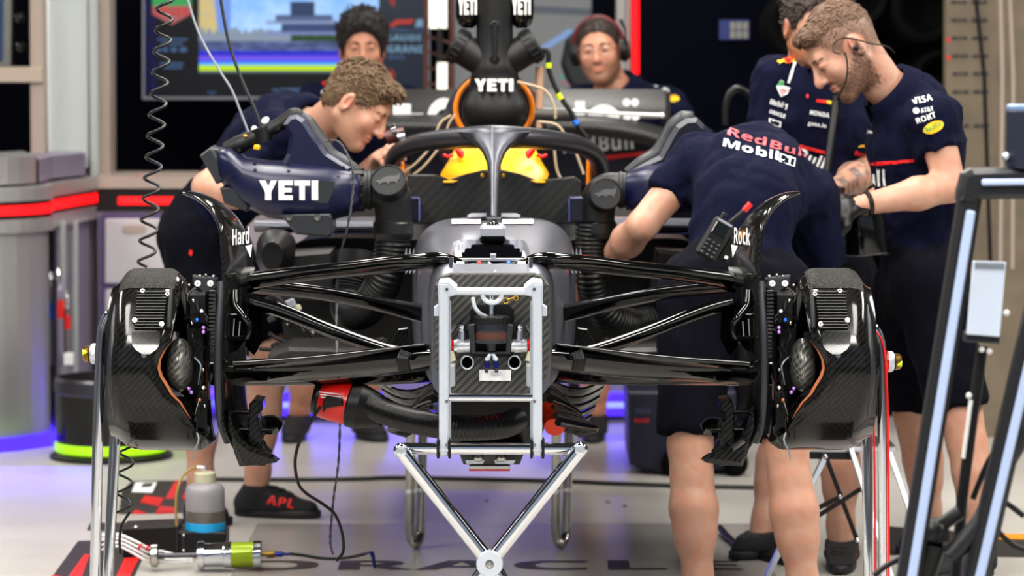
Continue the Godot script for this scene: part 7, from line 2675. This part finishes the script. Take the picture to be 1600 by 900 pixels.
func people() -> void:
	fold_noise = FastNoiseLite.new()
	fold_noise.seed = 11
	fold_noise.frequency = 1.0
	fold_noise.noise_type = FastNoiseLite.TYPE_SIMPLEX_SMOOTH
	fold_noise.fractal_type = FastNoiseLite.FRACTAL_RIDGED
	fold_noise.fractal_octaves = 2
	skin_noise = FastNoiseLite.new()
	skin_noise.seed = 23
	skin_noise.frequency = 1.0
	skin_noise.fractal_octaves = 2
	var pale := Color(0.5, 0.285, 0.2)
	# --- mechanic bowed over the cockpit
	var j := {}
	j.pelvis = P(318, 345, -2.45); j.chest = P(448, 200, -2.25); j.neck = P(500, 198, -2.12); j.head = P(560, 163, -2.0)
	j.sh_r = P(432, 210, -2.06); j.sh_l = P(474, 212, -2.42)
	j.el_r = P(322, 292, -1.95); j.wr_r = P(440, 318, -1.72)
	j.el_l = P(556, 300, -2.3); j.wr_l = P(590, 250, -2.0)
	j.hip_r = P(308, 376, -2.36); j.hip_l = P(330, 376, -2.56)
	j.knee_r = P(322, 545, -2.3); j.knee_l = P(424, 552, -2.5)
	j.ank_r = P(312, 772, -2.34); j.ank_l = P(400, 762, -2.52)
	var r := person({"j": j, "label": "mechanic in navy bowed over the cockpit with sandy curled hair", "front": Vector3(0.75, -0.6, 0.2), "tone": pale, "head_up": Vector3(0.6, 0.79, 0.1), "head_fw": Vector3(0.76, -0.56, 0.22),
		"hair": "hair_sandy", "hair_thick": 0.004, "hair_rough": 0.004, "hair_grain": 60.0, "quiff": 1.0, "tuft": 0.023, "tufts": 1500, "mess": 0.8, "lid": 0.75, "scalp_color": Color(0.13, 0.085, 0.05), "beard": 0.35, "beard_color": Color(0.3, 0.17, 0.1), "gaze_down": 0.5, "leg_back": Vector3(-1, 0, 0.1), "calf": 0.058,
		"heel_r": G(286, 822), "toe_r": G(364, 820), "heel_l": G(366, 806), "toe_l": G(502, 810), "mark_l": "APL", "sleeve_r": 0.62, "palm_l": Vector3(0.5, -0.8, 0), "curl_l": 1.0})
	print_on(r, -2.1, [["p", "print_yellow", oval(478, 184, 5, 9)], ["p", "print_white", oval(418, 186, 6, 4, -0.5)], ["p", "print_white", oval(401, 199, 4, 4)]])
	put("shorts_tab", patch(PP([[299, 388], [304, 390], [302, 398], [298, 396]], -2.3), Vector3(0, 0, 1), r.shorts_field, 0.004), M.print_red, r.shorts)
	var st := new_st()
	tube(st, [P(603, 216, -1.86), P(620, 210, -1.86)], 0.022, 18)
	tube(st, [P(620, 210, -1.86), P(632, 207, -1.86)], 0.019, 18)
	var tl := thing("inspection_scope", "small dark red and chrome scope held at the halo", "tool", P(600, 225, -1.86))
	put("barrel", st, M.tool_brown, tl)
	st = new_st()
	tube(st, [P(611, 204, -1.84), P(619, 201, -1.84)], [0.012, 0.016], 12)
	tube(st, [P(622, 214, -1.835), P(632, 210, -1.835)], 0.012, 12)
	put("chrome_ring", st, M.chrome, tl)
	# --- man facing the camera in front of the display
	j = {}
	j.pelvis = P(548, 395, -4.4); j.chest = P(560, 168, -4.4); j.neck = P(563, 130, -4.4); j.head = P(566, 78, -4.36)
	j.sh_r = P(492, 160, -4.4); j.sh_l = P(628, 165, -4.4)
	j.el_r = P(478, 290, -4.4); j.wr_r = P(500, 390, -4.3); j.el_l = P(640, 290, -4.4); j.wr_l = P(620, 390, -4.3)
	j.hip_r = P(515, 415, -4.4); j.hip_l = P(578, 415, -4.4); j.knee_r = P(484, 545, -4.5); j.knee_l = P(580, 545, -4.5)
	j.ank_r = P(467, 650, -4.62); j.ank_l = P(566, 652, -4.62)
	r = person({"j": j, "label": "dark-haired man with full curls standing before the wall display", "front": Vector3(0, 0, 1), "tone": Color(0.46, 0.22, 0.14), "head_up": Vector3(0, 1, 0.02), "head_fw": Vector3(0.06, -0.05, 1), "head_size": 0.98, "cell": 0.019, "head_cell": 0.006,
		"hair": "hair_dark", "tuft": 0.024, "tufts": 500, "mess": 2.0, "lid": 0.2, "scalp_color": Color(0.02, 0.015, 0.012), "hair_thick": 0.026, "hair_sides": 0.75, "hair_rough": 0.008, "hair_grain": 70.0, "hairline": 0.07, "beard": 0.25, "heel_r": G(469, 682), "toe_r": G(452, 694), "heel_l": G(558, 684), "toe_l": G(602, 692)})
	print_on(r, -4.3, [["p", "print_red", oval(510, 128, 9, 7)], ["p", "print_yellow", oval(519, 124, 5, 6)], ["p", "print_white", [[502, 142], [520, 141], [520, 146], [502, 147]]]])
	# --- engineer with headset
	j = {}
	j.pelvis = P(965, 395, -4.45); j.chest = P(975, 165, -4.4); j.neck = P(955, 130, -4.36); j.head = P(936, 80, -4.3)
	j.sh_r = P(905, 165, -4.4); j.sh_l = P(1040, 165, -4.4)
	j.el_l = P(1085, 215, -4.2); j.wr_l = P(1110, 300, -4.0); j.el_r = P(885, 290, -4.3); j.wr_r = P(900, 380, -4.2)
	j.hip_r = P(935, 415, -4.45); j.hip_l = P(998, 415, -4.45); j.knee_r = P(930, 545, -4.52); j.knee_l = P(1000, 545, -4.52)
	j.ank_r = P(930, 650, -4.62); j.ank_l = P(1004, 650, -4.62)
	r = person({"j": j, "label": "bearded engineer in headset and glasses behind the rear wing", "front": Vector3(-0.1, 0, 1), "tone": Color(0.6, 0.29, 0.19), "head_up": Vector3(-0.1, 1, 0.02), "head_fw": Vector3(-0.12, -0.08, 1), "head_size": 0.97, "cell": 0.019, "head_cell": 0.006,
		"hair": "hair_brown", "hair_thick": 0.004, "tuft": 0.014, "tufts": 400, "lid": 0.3, "hairline": 0.088, "beard": 0.8, "beard_color": Color(0.13, 0.07, 0.045), "sleeve_l": 0.6, "heel_r": G(932, 681), "toe_r": G(924, 694), "heel_l": G(1003, 681), "toe_l": G(1010, 694)})
	print_on(r, -4.3, [["p", "print_white", oval(1028, 130, 6, 6)], ["p", "print_white", oval(1040, 142, 6, 4)], ["p", "print_white", [[990, 128], [1003, 120], [1000, 128], [993, 132]]], ["p", "print_yellow", oval(1052, 154, 10, 5)]])
	var H: Callable = r.H
	var hs := thing("headset", "black and red headset with a boom microphone worn by the engineer", "headset", H.call(0, 0.1, 0))
	st = new_st()
	var arc := []
	for i in 15:
		var a := PI * i / 14
		arc.append(H.call(cos(a) * 0.096, 0.015 + sin(a) * 0.115, -0.01))
	tube(st, arc, 0.009, 8)
	put("headband", st, mat(Color(0.35, 0.03, 0.05), 0.5), hs)
	for x in [-1, 1]:
		st = new_st()
		loft(st, [ering(H.call(x * 0.082, -0.005, -0.01), r.B.y * 0.042, r.B.z * 0.034, 18), ering(H.call(x * 0.1, -0.005, -0.01), r.B.y * 0.044, r.B.z * 0.036, 18), ering(H.call(x * 0.112, -0.005, -0.01), r.B.y * 0.03, r.B.z * 0.024, 18)])
		put("ear_cup", st, M.black, hs)
	st = new_st()
	tube(st, [H.call(0.105, 0.02, 0.0), H.call(0.11, 0.07, 0.04), H.call(0.1, 0.11, 0.07)], [0.003, 0.003, 0.008], 8)
	put("boom", st, M.black, hs)
	var gl := thing("glasses", "thin clear glasses worn by the headset engineer", "glasses", H.call(0, 0, 0.1))
	for x in [-1, 1]:
		st = new_st()
		var ring := []
		for i in 17: ring.append(H.call(x * 0.034 + cos(TAU * i / 16) * 0.026, 0.004 + sin(TAU * i / 16) * 0.018, 0.108))
		tube(st, ring, 0.0013, 6)
		tube(st, [H.call(x * 0.06, 0.008, 0.106), H.call(x * 0.08, 0.008, 0.0)], 0.0013, 6)
		put("rim", st, M.steel, gl)
	st = new_st()
	tube(st, [H.call(-0.008, 0.006, 0.11), H.call(0.008, 0.006, 0.11)], 0.0013, 6)
	put("bridge", st, M.steel, gl)
	var ch := thing("engineer_seat", "dark navy high-backed seat beside the headset engineer", "seat", P(905, 146, -4.93) * Vector3(1, 0, 1))
	st = new_st()
	slab(st, [[876, 100], [884, 62], [900, 47], [920, 46], [930, 60], [934, 146], [900, 146], [884, 124]], -4.93, 0.09, 0.02)
	put("backrest", st, mat(Color(0.03, 0.035, 0.075), 0.6), ch)
	st = new_st()
	var post := P(900, 140, -4.97)
	tube(st, [post, Vector3(post.x, 0.02, post.z)], 0.03, 12)
	put("post", st, M.black, ch)
	st = new_st()
	lathe(st, frame(Vector3(post.x, 0, post.z), Vector3.UP), [[0.09, 0.002], [0.09, 0.02], [0.04, 0.05], [0.001, 0.05]], 24)
	put("base", st, M.black, ch)
	# --- mechanic bending away over the car
	j = {}
	j.pelvis = P(1150, 425, -0.92); j.chest = P(1178, 262, -1.22); j.neck = P(1160, 262, -1.42); j.head = P(1140, 285, -1.62)
	j.sh_l = P(1088, 250, -1.2); j.sh_r = P(1266, 305, -1.16)
	j.el_l = P(1004, 352, -1.12); j.wr_l = P(940, 418, -1.4); j.el_r = P(1288, 430, -1.25); j.wr_r = P(1200, 420, -1.55)
	j.hip_l = P(1092, 455, -0.92); j.hip_r = P(1205, 455, -0.92)
	j.knee_l = P(1078, 695, -0.82); j.knee_r = P(1228, 700, -0.82); j.ank_l = P(1092, 930, -0.75); j.ank_r = P(1258, 935, -0.75)
	r = person({"j": j, "label": "mechanic bending away into the car with a radio on his belt", "front": Vector3(0.1, -0.55, -0.8), "tone": pale, "head_up": Vector3(0, 0.3, -0.9), "head_fw": Vector3(-0.1, -0.9, -0.3),
		"hair": "hair_brown", "calf": 0.062, "leg_back": Vector3(0, 0, 1), "bow": Vector3(0, 0.05, 0.05), "sleeve_l": 0.6, "sleeve_r": 0.9, "shorts_l": 0.95, "shorts_r": 0.95, "shirt_hem": 0.03,
		"heel_l": Vector3(j.ank_l.x, 0, -0.7), "toe_l": Vector3(j.ank_l.x - 0.03, 0, -0.98), "heel_r": Vector3(j.ank_r.x, 0, -0.7), "toe_r": Vector3(j.ank_r.x + 0.04, 0, -0.98)})
	print_on(r, -1.0, [["t", "print_rose", "RedBull", 1139, 212, 1266, 249, 13], ["t", "print_white", "Mobil", 1131, 229, 1216, 250, 13], ["p", "print_white", [[1221, 240], [1246, 248], [1243, 261], [1217, 252]]], ["q", "shirt", [[1223, 242], [1244, 249], [1241, 259], [1219, 251]]], ["t", "print_white", "1", 1228, 253, 1236, 255, 10]])
	radio(r)
	# --- tall mechanic in profile
	j = {}
	j.pelvis = P(1440, 425, -1.55); j.chest = P(1428, 178, -1.53); j.neck = P(1380, 132, -1.5); j.head = P(1317, 78, -1.46)
	j.sh_l = P(1456, 186, -1.34); j.sh_r = P(1408, 194, -1.7)
	j.el_l = P(1486, 292, -1.3); j.wr_l = P(1338, 322, -1.22); j.el_r = P(1400, 310, -1.75); j.wr_r = P(1330, 330, -1.5)
	j.hip_l = P(1452, 450, -1.45); j.hip_r = P(1428, 450, -1.66)
	j.knee_l = P(1502, 650, -1.38); j.knee_r = P(1428, 645, -1.72); j.ank_l = P(1534, 856, -1.35); j.ank_r = P(1452, 818, -1.75)
	r = person({"j": j, "label": "tall mechanic in profile with cropped hair, beard and an earpiece", "front": Vector3(-1, 0, 0.3), "tone": pale, "head_up": Vector3(-0.64, 0.77, 0.05), "head_fw": Vector3(-0.74, -0.62, 0.22), "head_size": 1.06,
		"hair": "hair_crop", "hair_thick": 0.006, "hair_sides": -0.45, "hair_back": -0.4, "hair_rough": 0.002, "hair_grain": 120.0, "quiff": 0.6, "crop": 0.02, "tuft": 0.013, "tufts": 1000, "mess": 0.35, "lid": 0.85, "scalp": 1.0, "scalp_color": Color(0.11, 0.06, 0.038), "neckline": 0.68, "collar": 0.96, "beard": 0.95, "beard_color": Color(0.075, 0.04, 0.024), "gaze_down": 0.5, "leg_back": Vector3(1, 0, 0), "sleeve_l": 0.5, "shorts_l": 0.95, "shorts_r": 0.95, "glove_r": true, "glove_l": true, "curl_l": 1.0, "curl_r": 0.8, "palm_l": Vector3(0, -0.6, -0.6), "palm_r": Vector3(0, -0.4, 0.8),
		"heel_l": G(1552, 900), "toe_l": G(1440, 912), "heel_r": G(1478, 862), "toe_r": G(1400, 866)})
	print_on(r, -1.3, [["t", "print_white", "VISA", 1426, 163, 1456, 156, 9.5], ["p", "print_white", oval(1430, 172.5, 4.6, 4.6)], ["t", "print_white", "AT&T", 1437, 176, 1456, 172, 7], ["t", "print_white", "ROKT", 1431, 193, 1460, 182, 9], ["p", "print_yellow", oval(1456, 198, 17, 9, -0.42)], ["t", "print_green", "RAUCH", 1445, 206, 1469, 195, 7.5], ["p", "print_white", [[1385, 150], [1390, 136], [1397, 127], [1394, 138], [1388, 146]]],
		["t", "print_white", "ORACLE", 1362, 170, 1380, 168, 5], ["p", "print_red", [[1363, 172], [1371, 171], [1371, 178], [1363, 179]]], ["p", "print_yellow", [[1371, 171], [1378, 171], [1378, 178], [1371, 178]]], ["t", "print_white", "HONDA", 1360, 201, 1375, 199, 6], ["t", "print_white", "gate.io", 1358, 216, 1375, 214, 7], ["p", "print_red", [[1351, 170], [1355, 169], [1356, 175], [1352, 176]]],
		["p", "print_red", [[1358, 254], [1372, 258], [1432, 250], [1433, 255], [1372, 264], [1358, 260]]], ["t", "print_white", "Bull", 1358, 300, 1393, 296, 28]])
	H = r.H
	var ep := thing("earpiece", "black in-ear piece with a thin wire on the tall mechanic", "earpiece", H.call(0.1, 0, 0))
	var es: float = 1.0 if (r.B * Vector3(1, 0, 0)).z > 0 else -1.0
	st = new_st()
	ball(st, H.call(es * 0.09, -0.008, -0.004), Vector3.ONE * 0.009, 12)
	put("bud", st, M.black, ep)
	st = new_st()
	tube(st, spline([P(1320, 82, -1.3), P(1324, 100, -1.3), P(1322, 125, -1.3), P(1312, 148, -1.31), P(1308, 156, -1.32)], 5), 0.0024, 6)
	tube(st, spline([P(1314, 84, -1.3), P(1304, 82, -1.3), P(1302, 70, -1.31), P(1315, 60, -1.31), P(1335, 61, -1.33), P(1360, 68, -1.37), P(1385, 72, -1.42), P(1398, 82, -1.5)], 5), 0.0022, 6)
	put("wire", st, M.black, ep)
	st = new_st()
	var wb: Vector3 = j.wr_l.lerp(j.el_l, 0.12)
	lathe(st, frame(wb, j.el_l - wb), [[0.032, -0.007], [0.0355, -0.006], [0.0355, 0.006], [0.032, 0.007]], 20)
	solo("wristband", st, M.black, "black wristband on the tall mechanic's forearm", "wristband")
	# black pouch he works into
	var pz := -1.28
	t_pouch(pz)
	# --- mechanic behind him
	j = {}
	j.pelvis = P(1275, 405, -1.98); j.chest = P(1266, 142, -2.0); j.neck = P(1262, 100, -1.99); j.head = P(1270, 42, -1.95)
	j.sh_r = P(1212, 126, -1.98); j.sh_l = P(1330, 140, -2.05)
	j.el_r = P(1188, 262, -1.95); j.wr_r = P(1240, 345, -1.75); j.el_l = P(1352, 268, -1.98); j.wr_l = P(1300, 300, -1.72)
	j.hip_r = P(1245, 430, -1.98); j.hip_l = P(1308, 430, -1.98); j.knee_r = P(1228, 640, -1.8); j.knee_l = P(1312, 640, -1.75)
	j.ank_r = P(1192, 835, -1.7); j.ank_l = P(1314, 848, -1.62)
	r = person({"j": j, "label": "mechanic in a badge-covered shirt half hidden behind the tall mechanic", "front": Vector3(0.1, 0, 1), "tone": pale, "head_up": Vector3(0.0, 1, 0.1), "head_fw": Vector3(0.35, -0.3, 1), "tattoo": true,
		"hair": "hair_brown", "hair_thick": 0.01, "tuft": 0.03, "tufts": 500, "sweep": Vector3(0, 0.2, -1), "hairline": 0.08, "beard": 0.9, "beard_color": Color(0.3, 0.12, 0.05), "glove_l": true, "glove_r": true, "curl_l": 0.7, "sleeve_l": 0.86, "sleeve_r": 0.55, "leg_back": Vector3(0, 0, -1), "shorts_l": 0.95, "shorts_r": 0.95,
		"heel_l": G(1318, 872), "toe_l": G(1312, 900), "mark_l": "APL", "heel_r": G(1210, 868), "toe_r": G(1142, 876)})
	print_on(r, -1.85, [["p", "print_yellow", bull2(1232, 95, 16, 10)], ["q", "print_red", [[1226, 92], [1238, 88], [1246, 90], [1236, 100]]], ["p", "print_white", [[1244, 96], [1248, 97], [1236, 130], [1232, 130]]], ["p", "print_white", [[1215, 136], [1222, 125], [1227, 128], [1226, 134], [1237, 138], [1232, 147], [1222, 152]]], ["q", "print_green", [[1216, 134], [1222, 126], [1227, 129], [1226, 134]]], ["q", "print_pink", [[1219, 139], [1234, 139], [1230, 146], [1222, 149]]],
		["t", "print_white", "Mobil", 1204, 163, 1224, 169, 9], ["t", "print_white", "1", 1226, 171, 1230, 172, 9], ["t", "print_white", "ORACLE", 1203, 177, 1227, 185, 6], ["p", "print_white", [[1203, 185], [1222, 191], [1221, 200], [1203, 195]]], ["q", "shirt", [[1205, 187], [1220, 192], [1219, 198], [1205, 193]]],
		["p", "print_red", [[1277, 155], [1293, 157], [1293, 162], [1276, 160]]], ["p", "print_yellow", [[1293, 157], [1301, 158], [1300, 163], [1293, 162]]], ["t", "print_white", "HONDA", 1266, 179, 1296, 184, 7], ["t", "print_white", "gate.io", 1262, 197, 1291, 202, 8], ["p", "print_red", [[1206, 207], [1250, 226], [1303, 240], [1303, 245], [1248, 231], [1206, 213]]], ["t", "print_white", "RedBull", 1205, 232, 1285, 266, 20], ["p", "print_red", [[1261, 147], [1265, 148], [1264, 154], [1260, 153]]], ["t", "print_red", "Red", 1338, 244, 1356, 248, 8], ["p", "print_yellow", bull2(1350, 230, 6, 4)]])

func bull2(x: float, y: float, w: float, h: float) -> Array:
	var o := []
	for q in bull(Vector3.ZERO, Vector3(1, 0, 0), Vector3(0, 1, 0)): o.append([x + q.x * w, y - q.y * h])
	return o
func t_pouch(z: float) -> void:
	var t := thing("black_pouch", "glossy black open-mouthed pouch held by the tall mechanic", "pouch", P(1350, 398, z))
	var st := new_st()
	var rings := []
	for q in [[1352, 396, 34, 0.05], [1352, 380, 33, 0.055], [1352, 360, 32, 0.055], [1350, 345, 33, 0.055], [1348, 330, 32, 0.05], [1342, 312, 26, 0.045]]:
		rings.append(ering(P(q[0], q[1], z), Vector3(L(q[2], z), 0, 0), Vector3(0, 0, q[3]), 26, 0.85))
	loft(st, rings)
	put("bag", st, M.gloss_black, t)
	st = new_st()
	var rim := []
	for i in 27: rim.append(P(1352, 397, z) + Vector3(cos(TAU * i / 26) * L(35, z), 0.004 * sin(TAU * i / 13), sin(TAU * i / 26) * 0.052))
	tube(st, rim, 0.003, 6)
	put("rim", st, M.slate, t)
func radio(r: Dictionary) -> void:
	var z := -0.74
	var n := Vector3(0, 0, 1)
	var c := P(1117, 374, z)
	var up := Vector3(0.5, 0.86, 0).normalized()
	var rt := up.cross(n)
	var b := Basis(rt, up, n)
	var t := thing("handheld_radio", "black handheld radio with keypad and red-tipped aerial on the bending mechanic", "radio", c)
	var st := new_st()
	box(st, c, Vector3(0.06, 0.115, 0.035), 0.008, b)
	put("case", st, M.plastic, t)
	st = new_st()
	box(st, c + b * Vector3(0, 0.03, 0.018), Vector3(0.042, 0.034, 0.004), 0.002, b)
	put("screen_glass", st, mat(Color(0.08, 0.1, 0.11), 0.1), t)
	st = new_st()
	box(st, c + b * Vector3(0, 0.052, 0.018), Vector3(0.042, 0.006, 0.003), 0.001, b)
	put("name_strip", st, M.print_grey, t)
	for i in 4:
		for k in 3:
			st = new_st()
			box(st, c + b * Vector3(-0.015 + k * 0.015, -0.008 - i * 0.012, 0.019), Vector3(0.011, 0.007, 0.004), 0.0015, b)
			var key := put("key", st, M.slate, t)
			put("key_print", letters(str((i * 3 + k + 1) % 10), c + b * Vector3(-0.017 + k * 0.015, -0.0095 - i * 0.012, 0.0212), c + b * Vector3(-0.014 + k * 0.015, -0.0095 - i * 0.012, 0.0212), up, 0.004), M.print_grey, key)
	st = new_st()
	lathe(st, Transform3D(b, c + b * Vector3(-0.012, 0.058, 0)), [[0.008, 0], [0.008, 0.014], [0.006, 0.016], [0.001, 0.016]], 14)
	put("volume_knob", st, M.black, t)
	st = new_st()
	tube(st, [P(1136, 352, z - 0.01), P(1164, 328, z - 0.01)], 0.0065, 12)
	var ae := put("aerial", st, M.black, t)
	st = new_st()
	tube(st, [P(1163, 329, z - 0.01), P(1173, 318, z - 0.01)], 0.0085, 12)
	put("red_tip", st, M.red, ae)
	st = new_st()
	box(st, c + b * Vector3(0.045, -0.006, -0.012), Vector3(0.03, 0.07, 0.02), 0.004, b)
	put("belt_clip", st, M.black, t)
	st = new_st()
	tube(st, [c + b * Vector3(0.05, -0.03, 0.004), c + b * Vector3(0.05, -0.022, 0.004)], 0.005, 10)
	put("plug", st, M.white_edge, t)
